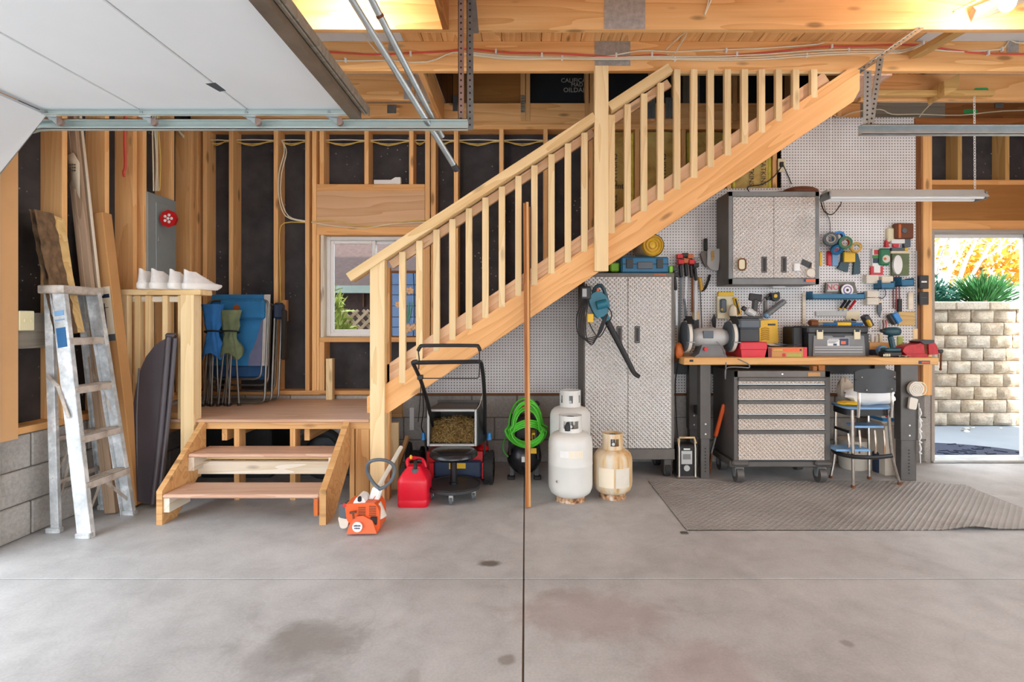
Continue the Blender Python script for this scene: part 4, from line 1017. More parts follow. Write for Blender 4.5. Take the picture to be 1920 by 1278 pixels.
# ---- shoes on the rail cap
def shoe(x, y, z, rz, sc_, label, flip=1, lift=0):
    t_ = thing('shoe', label, 'shoe', (x, y, z), 'running shoes on the landing rail')
    Mx = Matrix.Translation((x, y, z)) @ Matrix.Rotation(rz, 4, 'Z') @ Matrix.Diagonal((flip*sc_, sc_, sc_*1.32, 1))
    def half(v): return .040+.012*math.sin(PI*min(1, v*1.15))*(.4+v*.8)-.020*max(0, v-.85)/.15
    ring = []; n = 14
    q = B(); vs = []; prof = [(0, .0, 1.0), (.006, .0, 1.06), (.026, .0, 1.04), (.034, .0, .98)]
    N = 16
    def outline(k, zz, s_, shift=0):
        r = []
        for i in range(28):
            a = 2*PI*i/28; v = .5-.5*math.cos(a); sgn = 1 if math.sin(a) >= 0 else -1
            h_ = half(v)*abs(math.sin(a))**.55
            r.append(Vector((sgn*h_*s_, (v-.5)*.285*(s_*.5+.5), zz+(.018*max(0, v-.8)/.2 if zz < .02 else 0))))
        return r
    levels = [outline(0, 0, .93), outline(0, .008, 1.04), outline(0, .030, 1.03), outline(0, .034, .97)]
    vs = [p for l in levels for p in l]; fs = []
    for j in range(len(levels)-1):
        for i in range(28): fs.append((j*28+i, j*28+(i+1) % 28, (j+1)*28+(i+1) % 28, (j+1)*28+i))
    fs += [list(range(28)), list(range(len(vs)-28, len(vs)))]
    B().add(vs, fs, Mx).end('sole', 'shoe_sole', t_, .9)
    lv = []
    for k in range(7):
        f = k/6; rr = []
        for i in range(28):
            a = 2*PI*i/28; v = .5-.5*math.cos(a); sgn = 1 if math.sin(a) >= 0 else -1
            top = .095-.055*min(1, max(0, (v-.30)/.6))**.8+.012*max(0, .12-v)/.12
            zz = .030+f*(top-.030); wdt = half(v)*abs(math.sin(a))**.6*(1-.50*f**1.1-.25*f*max(0, v-.4))
            yy = (v-.5)*.278*(1-.10*f)-.012*f*f+.02*f*max(0, v-.6)*-1
            rr.append(Vector((sgn*wdt, yy, zz)))
        lv.append(rr)
    vs = [p for l in lv for p in l]; fs = []
    for j in range(6):
        for i in range(28): fs.append((j*28+i, j*28+(i+1) % 28, (j+1)*28+(i+1) % 28, (j+1)*28+i))
    top = lv[-1]; n0 = len(vs); vs += [Vector((p.x*.6, p.y*.8, p.z-.03)) for p in top]
    for i in range(28): fs.append((6*28+i, 6*28+(i+1) % 28, n0+(i+1) % 28, n0+i))
    fs.append(list(range(n0, n0+28)))
    up_ = B().add(vs, fs, Mx).end('upper', 'shoe_white', t_, 1.2)
    q = B()
    for k in range(4): v = -.01+k*.022; q.tube([Mx @ Vector((-.020, v, .068-k*.009)), Mx @ Vector((0, v+.004, .078-k*.009)), Mx @ Vector((.020, v, .068-k*.009))], .0035, 5, sub=2)
    q.end('lace', 'shoe_sole', t_)['kind'] = 'stuff'
zs = zc+.0005
shoe(WX(263, 3.67), 3.79, zs, .06, 1.0, 'white running shoe with a grey sole edge, heel forward by the guard post'); shoe(WX(294, 3.67), 3.79, zs, -.18, 1.0, 'white running shoe with a peach-tinted side, heel forward')
shoe(WX(323, 3.68), 3.80, zs, -.03, .98, 'grey-white running shoe, heel forward next to the turned one'); shoe(WX(366, 3.72), 3.81, zs, -.45, .98, 'grey-white running shoe turned sideways at the cap end')
# ---- folded loungers and quad chairs on the landing
def rrect(x0, x1, z0, z1, y, r, lean=0):
    pts = rpoly([(x0, z0), (x1, z0), (x1, z1), (x0, z1)], r, 5); return [Vector((a, y+lean*(b-ZL), b)) for a, b in pts]
fc = []
for k in range(3):
    Y = 4.44+.085*k; dx = [500, 513, 526][k]
    lab = ['folded blue mesh lounger with a headrest pillow and grey side band', 'folded dark blue lounger frame behind the pillowed one', 'folded lounger with a navy armrest, against the wall studs'][k]
    t_ = thing('folding_lounger', lab, 'lounger', (WX(450, Y), Y, ZL), 'folded loungers on the landing')
    x0, x1 = WX(383, Y), WX(dx-4, Y); zb = ZL+.004+.012; zt_ = WZ([562, 570, 578][k], Y)
    B().tube(rrect(x0, x1, zb, zt_, Y, .05, .08), .010, 8, True).end('frame', 'chair_tube', t_)
    B().tube(rrect(x0+.03, x1-.05, zb+[.19, .13, .07][k], zt_+.03, Y+.03, .07, .08), .009, 8, True).end('inner_frame', 'chair_tube', t_)
    fab = ['fabric_blue', 'fabric_navy', 'fabric_navy'][k]
    z0, z1 = (WZ(686, Y), WZ(551, Y)) if k == 0 else (WZ(712, Y), WZ(563, Y))
    xe = WX([490, 496, 498][k], Y)
    B().grid(lambda u, v: Vector((x0+.01+u*(xe-x0-.01), Y+.012+.08*(z0+v*(z1-z0)-ZL)-.015*math.sin(PI*u), z0+v*(z1-z0))), 8, 10).end('sling', fab, t_, 2)
    if k == 0:
        B().grid(lambda u, v: Vector((WX(487, Y)+u*(WX(499, Y)-WX(487, Y)), Y+.004+.08*(z0+v*(z1-z0)-ZL), z0+v*(z1-z0))), 2, 8).end('side_band', 'fabric_grey', t_, 2)
        B().grid(lambda u, v: Vector((WX(463, Y)+u*(WX(487, Y)-WX(463, Y)), Y-.006+.08*(z0+v*(z1-z0)-ZL), z0+v*(.30+.12*u)*1.0)), 4, 6).end('shade_panel', 'fabric_mauve', t_, 2)
        za, zb_ = WZ(599, Y-.03), WZ(560, Y-.03); B().box(WX(402, Y-.03), WX(488, Y-.03), Y-.035+.08*.75, Y+.02+.08*.75, za, zb_, .02).end('pillow', 'fabric_blue', t_)
        B().cyl((WX(436, Y-.035), Y-.037+.06, WZ(577, Y-.035)), (WX(436, Y-.035), Y-.031+.06, WZ(577, Y-.035)), .03, n=18).end('patch', 'copper', t_)
        B().box(x0+.02, xe, Y+.0+.06, Y+.05, WZ(707, Y), WZ(687, Y), .01).end('foot_roll', 'fabric_navy', t_)
    if k == 2:
        B().box(WX(510, Y-.06), WX(526, Y-.06), Y-.06, Y+.04, WZ(598, Y-.06), WZ(567, Y-.06), .02).end('armrest', 'navy', t_); B().box(WX(524, Y-.06), WX(530, Y-.06), Y-.04, Y+.04, WZ(675, Y-.06), WZ(580, Y-.06), .012).end('armrest', 'black', t_)
def quad(px0, px1, Y, topy, fabm, label, straps):
    t_ = thing('camp_chair', label, 'camp chair', (WX((px0+px1)/2, Y), Y, ZL), 'folded quad chairs on the landing'); cx = (px0+px1)/2; w_ = px1-px0
    for a, b, dy in ((px0+1, px0+w_*.45, 0), (px0+w_*.35, px0+w_*.52, .03), (px1-w_*.5, px1-w_*.3, .0), (px1-2, px1-w_*.28, .03), (px0+w_*.2, px1-w_*.1, .06), (px0+w_*.55, px0+w_*.2, .05)):
        p = W(a, 0, Y+dy); p.z = ZL+.012; t2 = W(b, topy, Y+dy+.03); B().cyl(p, t2, .0075, n=8).end('leg', 'chair_tube', t_)
        B().cyl((p.x, p.y, ZL+.0005), (p.x, p.y, ZL+.022), .013, n=10).end('foot_cap', 'black', t_)
    z0, z1 = WZ(668, Y), WZ(topy-2, Y)
    def fab(u, v):
        a = 2*PI*u; r = .030+.085*abs(v-.5)+.022*noise.noise(Vector((math.cos(a)*2, math.sin(a)*2, v*4)))+.008*math.sin(5*a+3*v)
        return Vector((WX(cx, Y)+r*1.25*math.cos(a), Y+.03+r*.7*math.sin(a), z0+v*(z1-z0)+.03*math.sin(3*a)*(1-v)))
    B().grid(fab, 20, 14).end('seat_fabric', fabm, t_, 2)
    B().torus((WX(cx, Y), Y+.03, WZ(622, Y)), .058, .008, (0, .2, 1), 18, 6, 1.15, .75).end('hub_ring', 'black', t_)
    return t_
quad(380, 412, 4.32, 572, 'fabric_bright', 'folded bright blue camp chair leaning by the newel post', 0); quad(408, 450, 4.33, 583, 'olive', 'folded olive green camp chair in front of the blue lounger', 0)
# ---- little things on the wall
B().pbox(527, 537, 562, 602, YB-.045, YB-.001, .004).single('outlet_box', 'card', 'tan plastic outlet box on the stud beside the window', 'outlet box')
br = B().pprism([(701, 345), (701, 337), (733, 337), (741, 332), (751, 332), (751, 345)], YB+.02, YB+.06).single('white_bracket', 'white', 'white shelf bracket lying on the plate over the window header', 'bracket')
lum('wood_offcut', WX(611, 4.70), WX(623, 4.70), 4.70, 4.76, ZL, WZ(672, 4.70), 'wood_new'); tag(bpy.data.objects['wood_offcut'], 'short pine offcut standing on the landing below the window', 'offcut')
# stained glass panel on the window sill
sg = thing('stained_glass_panel', 'wood-framed blue stained glass panel with peach flowers on the window sill', 'stained glass', (WX(759, 4.80), 4.80, Z0w))
X0, X1, Za, Zb2 = WX(730, 4.80), WX(794, 4.80), WZ(634, 4.80)+.0, WZ(507, 4.80)
fr(B(), X0, X1, Za, Zb2, .022, 4.795, 4.82).end('frame', 'wood_dark', sg)
xa, xb, z0, z1 = X0+.022, X1-.022, Za+.022, Zb2-.022; cols = [xa, xa+.07, xb-.07, xb]; rows = [z0, z0+.08, z0+.17, z0+.27, z0+.37, z0+.46, z1]
for i in range(3):
    for j in range(6): B().box(cols[i]+.002, cols[i+1]-.002, 4.806, 4.810, rows[j]+.002, rows[j+1]-.002).end('pane', 'stain_blue', sg)
q = B()
for x in cols[1:3]: q.tube([(x, 4.803, z0), (x+.008, 4.803, (z0+z1)/2), (x, 4.803, z1)], .0035, 5, sub=4)
for z in rows[1:-1]: q.cyl((xa, 4.803, z), (xb, 4.803, z), .003, n=5)
q.end('lead_line', 'lead', sg)['kind'] = 'stuff'
for fx, fz, r in ((.62, .72, .034), (.22, .50, .030), (.55, .12, .042), (.75, .14, .03)):
    c = Vector((xa+fx*(xb-xa), 4.799, z0+fz*(z1-z0))); q = B()
    for k in range(6): a = 2*PI*k/6+.3; q.sph(c+Vector((r*.55*math.cos(a), 0, r*.55*math.sin(a))), (r*.5, .003, r*.38), 8, 6, Matrix.Rotation(-a, 3, 'Y'))
    q.end('flower', 'stain_peach', sg)
for dx in (-.03, -.01, .012, .032):
    c = Vector((xa+.52*(xb-xa)+dx, 4.800, z0+.38*(z1-z0))); B().sph(c, (.008, .003, .10), 8, 6, Matrix.Rotation(dx*6, 3, 'Y')).end('leaf', 'stain_green', sg)
# ---- stored under the landing
q = B().box(-1.86, -1.42, 4.35, 4.70, 0, .33, .02); q.single('storage_bin', 'slate', 'blue-grey plastic bin under the landing', 'bin')
tt = thing('spare_wheel', 'black cart wheel lying against the bin under the landing', 'wheel', (-1.62, 4.2, 0)); B().torus((-1.62, 4.26, .21), .17, .035, (.15, 1, 0), 28, 8).end('tyre', 'rubber', tt); B().cyl((-1.62, 4.24, .21), (-1.62, 4.28, .21), .06, n=16).end('hub', 'mid_grey', tt)
B().sph((-1.56, 4.45, .36), (.12, .10, .07), 12, 8).single('plastic_bag', 'white', 'crumpled white bag on the bin under the landing', 'bag')
q = B().box(-2.62, -2.05, 4.30, 4.70, 0, .42, .01); q.single('dark_crate', 'black', 'black crate under the left part of the landing', 'crate')
for k in range(2): tag(lum('scrap_board', -2.25+k*.1, -1.75+k*.05, 3.98+k*.08, 4.03+k*.08, 0, .02, ['wood_step', 'wood_white'][k]), ['short tan scrap board lying on the floor under the landing', 'pale scrap board lying on the floor behind the tan one'][k], 'board', 'scrap boards under the landing')
# ================================================================ MIDDLE OF THE FLOOR
# ---- string trimmer lying against the newel
tm = thing('string_trimmer', 'orange and white petrol string trimmer with a grey loop handle by the newel post', 'string trimmer', (WX(672, 3.2), 3.2, 0))
Y = 3.17
def O(px, py, dy=0): return W(px, py, Y+dy)
B().pprism(rpoly([(646, 945), (702, 942), (711, 955), (712, 990), (704, 1001), (688, 985), (660, 985), (650, 975)], 5), Y, Y+.15).end('engine_cover', 'orange', tm)
q = B().prism([W(649, 1001, Y-.045), W(706, 1000, Y-.045), W(698, 976, Y-.02), W(681, 967, Y-.02), W(668, 968, Y-.02), W(656, 982, Y-.03)], (0, .12, 0)); q.end('starter_housing', 'orange', tm)
c = W(669.5, 988, Y-.052); bd = B().cyl(c, c+Vector((0, .012, 0)), .029, n=24).end('badge', 'white', tm)
dashes(663, 676, 984, 987, Y-.0525, 5, 'navy', bd); dashes(664, 675, 989, 991.5, Y-.0525, 5, 'navy', bd)
q = B()
for k in range(6):
    for a, b in ((672, 685), (692, 705)): p0 = W(a, 951+k*3.4+(0 if a < 690 else -2), Y-.002); p1 = W(b, 951+k*3.4+(0 if a < 690 else -2), Y-.002); q.box(p0.x, p1.x, p0.y-.001, p0.y+.003, p0.z-.0022, p0.z+.0022)
q.end('cooling_slot', 'brown_box', tm)['kind'] = 'stuff'
B().pbox(694, 706, 969, 984, Y-.012, Y+.02, .003).end('muffler_guard', 'black', tm)
B().pprism(rpoly([(661, 944), (668, 933), (672, 930), (681, 932), (686, 943)], 4), Y+.01, Y+.11).end('top_cover', 'white', tm); B().box(O(670, 0).x, O(677, 0).x, Y-.002, Y+.02, O(0, 941).z, O(0, 931).z, .006).end('plug_boot', 'black', tm)
B().pprism(rpoly([(633, 968), (655, 970), (651, 990), (638, 991)], 6), Y+.02, Y+.12).end('fuel_tank', 'offwhite', tm)
B().pprism(rpoly([(636, 945), (645, 945), (652, 968), (650, 973), (636, 970)], 3), Y+.01, Y+.10).end('air_filter', 'slate', tm)
q = B().cyl(W(646, 947, Y-.003), W(646, 947, Y+.005), .012, n=12); q.end('filter_knob', 'red', tm)
q = B().bar(O(656, 961, -.03), O(668, 959, -.03), .012, .012); q.bar(O(662, 960, -.03), O(663, 972, -.03), .008, .01); q.end('pull_handle', 'brown_box', tm)
q = B().cyl(O(704, 944, .06), O(712, 970, .06), .035, .045, 16); q.end('clutch_cover', 'offwhite', tm)
p0 = O(700, 940, .08); p1 = O(709, 914, .12); B().bar(p0, p1, .06, .05, (0, 1, 0), .01).end('drive_housing', 'white', tm); B().bar(p0+Vector((0, -.034, .01)), p1+Vector((0, -.03, -.03)), .004, .012, (0, 1, 0)).end('stripe', 'orange', tm)
p2 = W(727, 880, 3.42); p3 = W(752, 838, 3.66); B().cyl(p1, p3, .014, n=10).end('shaft', 'offwhite', tm)
loop = [(711, 915), (700, 905), (690, 888), (688, 874), (694, 865), (708, 861.5), (724, 863), (736, 870), (740, 882), (735, 898), (724, 910), (713, 916)]
B().tube([W(a, b, 3.22+.02*math.sin(i)) for i, (a, b) in enumerate(loop)], .0105, 8, True, 3).end('loop_handle', 'slate', tm)
# ---- petrol can
gc = thing('gas_can', 'red plastic petrol can with a black spout and yellow cap', 'petrol can', (WX(775, 3.68), 3.68, 0))
Y = 3.60; x0, x1 = WX(748, Y), WX(803, Y); z1 = WZ(903, Y); zt_ = WZ(882, Y)
def gcp(u, v):
    a = 2*PI*u; return None
prof = [(0, .97), (.012, 1.0), (.045, 1.0), (.05, .985), (.055, 1.0), (z1-.01, 1.0), (z1+.01, .96), (z1+.045, .74), (zt_+.0, .50), (zt_+.012, .42)]
cx, cy, hw, hd = (x0+x1)/2-.012, Y+.105, (x1-x0)/2+.006, .105
q = B(); n = 32; vs = []; fs = []
for z, s_ in prof:
    for i in range(n):
        a = 2*PI*i/n; sx = abs(math.cos(a))**.3*(1 if math.cos(a) >= 0 else -1); sy = abs(math.sin(a))**.3*(1 if math.sin(a) >= 0 else -1)
        vs.append(Vector((cx+sx*hw*(s_ if s_ < .98 else s_), cy+sy*hd*s_, z)))
for j in range(len(prof)-1):
    for i in range(n): fs.append((j*n+i, j*n+(i+1) % n, (j+1)*n+(i+1) % n, (j+1)*n+i))
fs += [list(range(n)), list(range(len(vs)-n, len(vs)))]
B().add(vs, fs).end('body', 'red_can', gc, .7)
B().tube([(cx-.045, cy+.02, zt_-.02), (cx-.06, cy+.03, zt_+.03), (cx-.03, cy+.05, zt_+.045), (cx+.04, cy+.06, zt_+.03), (cx+.06, cy+.06, zt_-.02)], .014, 8, sub=4).end('handle', 'red_can', gc)
ps = Vector((cx+.012, cy-.05, zt_-.01)); B().cyl(ps-Vector((0, .0, .03)), ps+Vector((0, 0, .01)), .026, n=16).end('collar', 'slate', gc); B().tube([ps, ps+Vector((0, 0, .03)), ps+Vector((-.0, .03, .055)), ps+Vector((.03, .05, .05))], .013, 8, sub=3).end('spout', 'black', gc)
B().lathe([(.008, 0), (.011, .01), (.009, .02), (.004, .028)], (cx-.035, cy+.03, zt_+.045), 10).end('vent_cap', 'yellow', gc)
# ---- lawn mower with open grass bag
lm = thing('lawn_mower', 'red and black push lawn mower with a bagging chute full of dry grass', 'lawn mower', (WX(850, 4.2), 4.2, 0))
def wheel(t_, px, Yc, r, w_, py=None):
    x = WX(px, Yc); wt = B(); ax = Vector((1, 0, 0)); c = Vector((x, Yc, r))
    prof = [(r*.62, -w_/2), (r*.93, -w_/2), (r, -w_*.38), (r, w_*.38), (r*.93, w_/2), (r*.62, w_/2)]
    R = Matrix.Rotation(PI/2, 3, 'Y'); wt.lathe(prof, c, 28, R, False)
    for k in range(28):
        a = 2*PI*k/28
        for s_ in (-.25, .25): wt.obox(c+Vector((s_*w_, r*math.cos(a+s_*.4), r*math.sin(a+s_*.4))), (w_*.36, .010, .012), Matrix.Rotation(a, 3, 'X'))
    o = wt.end('tyre', 'rubber', t_); B().lathe([(.02, -w_*.45), (r*.64, -w_*.3), (r*.64, w_*.3), (.02, w_*.45)], c, 20, R).end('hub', 'dark_grey', o)
wheel(lm, 781, 4.16, .125, .075); wheel(lm, 917, 4.16, .125, .075); wheel(lm, 795, 4.60, .09, .06); wheel(lm, 900, 4.60, .09, .06)
B().prism([(WX(800, 4.1), 4.10, .08), (WX(905, 4.1), 4.10, .08), (WX(905, 4.1), 4.10, .26), (WX(800, 4.1), 4.10, .26)], (0, .62, -.02)).end('deck', 'red', lm)
B().pbox(814, 902, 864, 896, 4.05, 4.09, .012).end('rear_flap', 'navy', lm); B().pbox(804, 813, 868, 897, 4.055, 4.09, .004).end('deck_side', 'red', lm); B().pbox(903, 913, 868, 897, 4.055, 4.09, .004).end('deck_side', 'red', lm)
B().pbox(856, 873, 868, 878, 4.046, 4.05).end('warning_label', 'yellow', lm); B().pbox(842, 846, 868, 879, 4.046, 4.05).end('warning_label', 'yellow', lm)
B().cyl((WX(855, 4.4), 4.42, .26), (WX(855, 4.4), 4.42, .36), .15, .13, 20).end('engine', 'black', lm); B().sph(W(905, 840, 4.2), (.05, .06, .03), 10, 8).end('discharge_cover', 'red', lm)
# bag
Yb = 3.95; q = B(); bx0, bx1, bz0, bz1 = WX(801, Yb), WX(894, Yb), WZ(836, Yb), WZ(767, Yb)
fr(q, bx0, bx1, bz0, bz1, .016, Yb-.01, Yb+.02); q.end('bag_frame', 'pale_grey', lm)
q = B(); q.prism([(bx0, Yb+.015, bz0), (bx0, Yb+.015, bz1), (bx0+.02, 4.42, bz1-.02), (bx0+.02, 4.42, bz0+.06)], (.008, 0, 0)); q.prism([(bx1, Yb+.015, bz0), (bx1, Yb+.015, bz1), (bx1-.02, 4.42, bz1-.02), (bx1-.02, 4.42, bz0+.06)], (-.008, 0, 0))
q.prism([(bx0, Yb+.015, bz1), (bx1, Yb+.015, bz1), (bx1-.02, 4.42, bz1-.02), (bx0+.02, 4.42, bz1-.02)], (0, 0, -.006)); q.prism([(bx0, Yb+.015, bz0), (bx1, Yb+.015, bz0), (bx1-.02, 4.42, bz0+.06), (bx0+.02, 4.42, bz0+.06)], (0, 0, .006)); q.prism([(bx0, 4.41, bz0), (bx1, 4.41, bz0), (bx1, 4.41, bz1), (bx0, 4.41, bz1)], (0, .01, 0)); q.end('grass_bag', 'frame_grey', lm)
B().prism([(bx1+.002, Yb+.01, bz1-.01), (bx1+.002, Yb+.01, bz0), (bx1+.06, 4.2, bz0), (bx1+.015, 4.2, bz1-.02)], (.006, 0, 0)).end('bag_side', 'dark_grey', lm)
def straw(n, m, nm):
    q = B()
    for k in range(n):
        x = random.uniform(bx0+.025, bx1-.025); f = random.random(); y = Yb+.035+f*.2; zmax = bz0+.04+.15*min(1, f*1.9+.15)*(.75+.25*math.sin(x*9))
        z = random.uniform(bz0+.02, zmax); d = rdir(0); L = random.uniform(.02, .06)
        if abs(x-bx0) < .05 or abs(bx1-x) < .05: d.x *= .2
        dl = d*L; md = rdir(0)*L*.25; q.tube([Vector((x, y, z))-dl*.5, Vector((x, y, z))+md, Vector((x, y, z))+dl*.5], .0014, 3)
    o = q.end(nm, m, lm, 3); o['kind'] = 'stuff'
straw(1300, 'hay', 'dry_grass'); straw(700, 'hay_dark', 'dry_grass'); straw(450, 'hay_light', 'dry_grass')
B().grid(lambda u, v: Vector((bx0+.012+u*(bx1-bx0-.024), Yb+.06+v*.2, bz0+.012+.15*min(1, v*1.9+.05)+.012*noise.noise(Vector((u*8, v*8, 2))))), 14, 8).end('grass_heap', 'hay_dark', lm, 3)
# handle
hp = [W(811, 800, 4.10), W(803, 760, 3.85), W(790, 716, 3.66), W(779, 690, 3.58)]; hr = [W(909, 812, 4.12), W(909, 760, 3.9), W(907, 716, 3.70), W(903, 684, 3.58)]
B().tube(hp+[W(774, 679, 3.55), W(783, 677, 3.55)], .0135, 8, sub=4).end('handle_bar', 'black', lm); B().tube(hr+[W(900, 678, 3.55), W(894, 677.5, 3.55)], .0135, 8, sub=4).end('handle_bar', 'black', lm)
B().cyl(W(776, 679.5, 3.55), W(899, 677.5, 3.55), .0145, n=10).end('grip', 'black_gloss', lm)
B().tube([W(784, 657, 3.50), W(788, 650, 3.49), W(798, 647.5, 3.49), W(888, 647.5, 3.49), W(897, 650, 3.49), W(900, 657, 3.50)], .012, 8, sub=3).end('bail_bar', 'black', lm)
B().tube([W(784, 656, 3.50), W(786, 672, 3.54), W(785, 692, 3.575)], .004, 6).end('bail_arm', 'black', lm); B().tube([W(899, 657, 3.50), W(899, 690, 3.55), W(898, 706, 3.6), W(895, 709, 3.6), W(788, 709, 3.6)], .0035, 6).end('bail_arm', 'black', lm)
B().pbox(782, 792, 703, 712, 3.57, 3.61, .004).end('control_box', 'black', lm)
B().tube([W(791, 712, 3.6), W(793, 740, 3.72), W(794, 770, 3.9), W(790, 800, 4.05), W(797, 815, 4.1)], .004, 5, sub=4).end('cable', 'black', lm); B().tube([W(789, 712, 3.62), W(788, 745, 3.78), W(784, 790, 4.0)], .003, 5, sub=4).end('cable', 'black', lm)
B().tube([W(905, 738, 3.8), W(899, 760, 3.85), W(893, 768, 3.9)], .0015, 4).end('pull_cord', 'white_wire', lm)
for px, Yc in ((794, 4.08), (917, 4.12)): B().lathe([(.02, 0), (.019, .02), (.015, .03), (.017, .045), (.012, .055)], W(px, 824, Yc), 12).end('knob', 'blue_bright', lm)
for s_, px in ((1, 797), (-1, 911)): B().bar(W(px, 824, 4.10), W(px+s_*5, 868, 4.14), .012, .03, (0, 1, 0)).end('bracket', 'dark_grey', lm)
# ---- rolling stool
rs = thing('rolling_stool', 'low black round rolling work stool in front of the lawn mower', 'rolling stool', (WX(850, 3.82), 3.82, 0))
c = Vector((WX(850.5, 3.82), 3.82, 0)); zb = .088
B().lathe([(.0, zb+.012), (.185, zb+.012), (.192, zb+.006), (.192, zb-.012), (.185, zb-.016), (.0, zb-.016)], c, 40).end('base_tray', 'dark_grey', rs)
B().torus(c+Vector((0, 0, zb+.012)), .186, .006, (0, 0, 1), 40, 6).end('tray_rim', 'black', rs)
B().lathe([(.03, zb+.012), (.03, zb+.025), (.024, zb+.03), (.024, .265), (.0, .265)], c, 20).end('column', 'black_gloss', rs); B().cyl(c+Vector((0, 0, .265)), c+Vector((0, 0, .29)), .011, n=12).end('piston', 'chrome', rs)
B().lathe([(.0, .288), (.155, .29), (.172, .305), (.170, .325), (.150, .340), (.0, .345)], c, 40).end('seat', 'black_gloss', rs, .9)
for a in (-PI/2+.02, -PI/2+1.28, -PI/2-1.28, PI/2+.5, PI/2-.6):
    p = c+Vector((.155*math.cos(a), .155*math.sin(a), 0)); q = B().cyl(p+Vector((-.009, 0, .026)), p+Vector((.009, 0, .026)), .026, n=18); k = q.end('caster', 'slate', rs)
    B().prism([p+Vector((-.014, -.012, .07)), p+Vector((-.014, .02, .07)), p+Vector((-.014, .012, .028)), p+Vector((-.014, -.004, .024))], (.028, 0, 0)).end('fork', 'pale_grey', k)
# ---- leaning lath sticks
for k, (pa, pb, mat, lab) in enumerate((((988.0, 951, 3.60), (983.5, 381, 3.715), 'wood_red', 'tall thin reddish wood strip leaning on the stair stringer'), ((992.5, 951, 3.61), (988.5, 379, 3.722), 'wood_stringer', 'tall thin pale wood strip beside the reddish one, leaning on the stair'), ((990.5, 949, 3.645), (992, 388, 3.728), 'wood_dark', 'tall dark wood strip at the back of the leaning bundle'))):
    p0 = W(*pa); p0.z = .006; p1 = W(*pb); o = board('wood_strip', p0, p1, .019, .022, mat, None, (0, 1, 0)); tag(o, lab, 'wood strip', 'wood strips leaning on the stair')
# ---- air compressor with green hose
ac = thing('air_compressor', 'black pancake air compressor with a yellow label behind the wood strips', 'air compressor', (WX(983, 4.4), 4.4, 0))
c = Vector((WX(983, 4.28), 4.40, WZ(858, 4.28))); B().lathe([(.02, -.20), (.09, -.185), (.125, -.14), (.14, -.08), (.14, .08), (.125, .14), (.09, .185), (.02, .20)], c, 28, Matrix.Rotation(PI/2, 3, 'X')).end('tank', 'black_gloss', ac, 1)
for s_ in (-1, 1):
    B().box(c.x+s_*.105-.03, c.x+s_*.105+.03, 4.24, 4.30, 0, .03, .006).end('foot', 'black', ac); B().bar((c.x+s_*.1, 4.27, .02), (c.x+s_*.1, 4.30, .14), .015, .03, (1, 0, 0)).end('foot_strut', 'dark_grey', ac)
fx = [(956, 852), (956, 800), (958, 781), (966, 777), (1000, 777), (1006, 783), (1007, 810), (1010, 860)]
B().tube([W(a, b, 4.22) for a, b in fx], .011, 8, sub=3).end('handle_frame', 'black', ac)
B().pbox(965, 1004, 782, 828, 4.36, 4.56, .02).end('pump_cover', 'dark_grey', ac); B().pbox(997, 1004, 811, 832, 4.225, 4.35, .004).end('gauge_panel', 'yellow', ac); B().pbox(998.5, 1002.5, 815, 828, 4.222, 4.226).end('gauge_face', 'dark_grey', ac)
B().pbox(995, 1006, 840, 850, 4.19, 4.20).end('label', 'yellow', ac); B().pbox(978, 984, 856, 866, 4.19, 4.195).end('label', 'white', ac); B().pbox(977, 985, 761, 768, 4.3, 4.32, .003).end('regulator', 'red', ac); B().sph(W(1006, 757, 4.35), .026, 10, 8).end('motor_knob', 'black', ac); B().pbox(973, 1002, 752, 782, 4.42, 4.6, .02).end('motor', 'mid_grey', ac)
hs = thing('air_hose', 'bright green coiled air hose hung on the compressor', 'hose', (WX(985, 4.2), 4.2, .2))
q = B()
for k in range(7):
    cx, cy = 987+random.uniform(-3, 3), 800+random.uniform(-4, 6); rx, ry = 38-k*1.6, 52-k*2.2; pts = []
    for i in range(26):
        a = 2*PI*i/26; pts.append(W(cx+rx*math.cos(a)*(1.05 if math.sin(a) > 0 else .82), cy+ry*math.sin(a)*(.75 if math.sin(a) > 0 else 1.0), 4.19-.012*k+.02*math.sin(a*2+k)))
    q.tube(pts, .0075, 7, True)
for k in range(4): q.tube([W(951+k, 806+k*5, 4.19), W(966, 796+k*4, 4.12), W(985, 788+k*4, 4.11), W(1006, 790+k*4, 4.12), W(1026-k, 800+k*6, 4.19)], .0075, 7, sub=5)
q.end('coil', 'green_hose', hs); B().tube([W(949, 815, 4.2), W(943, 835, 4.22), W(946, 848, 4.22), W(953, 856, 4.22)], .007, 6, sub=4).end('tail', 'green', hs)
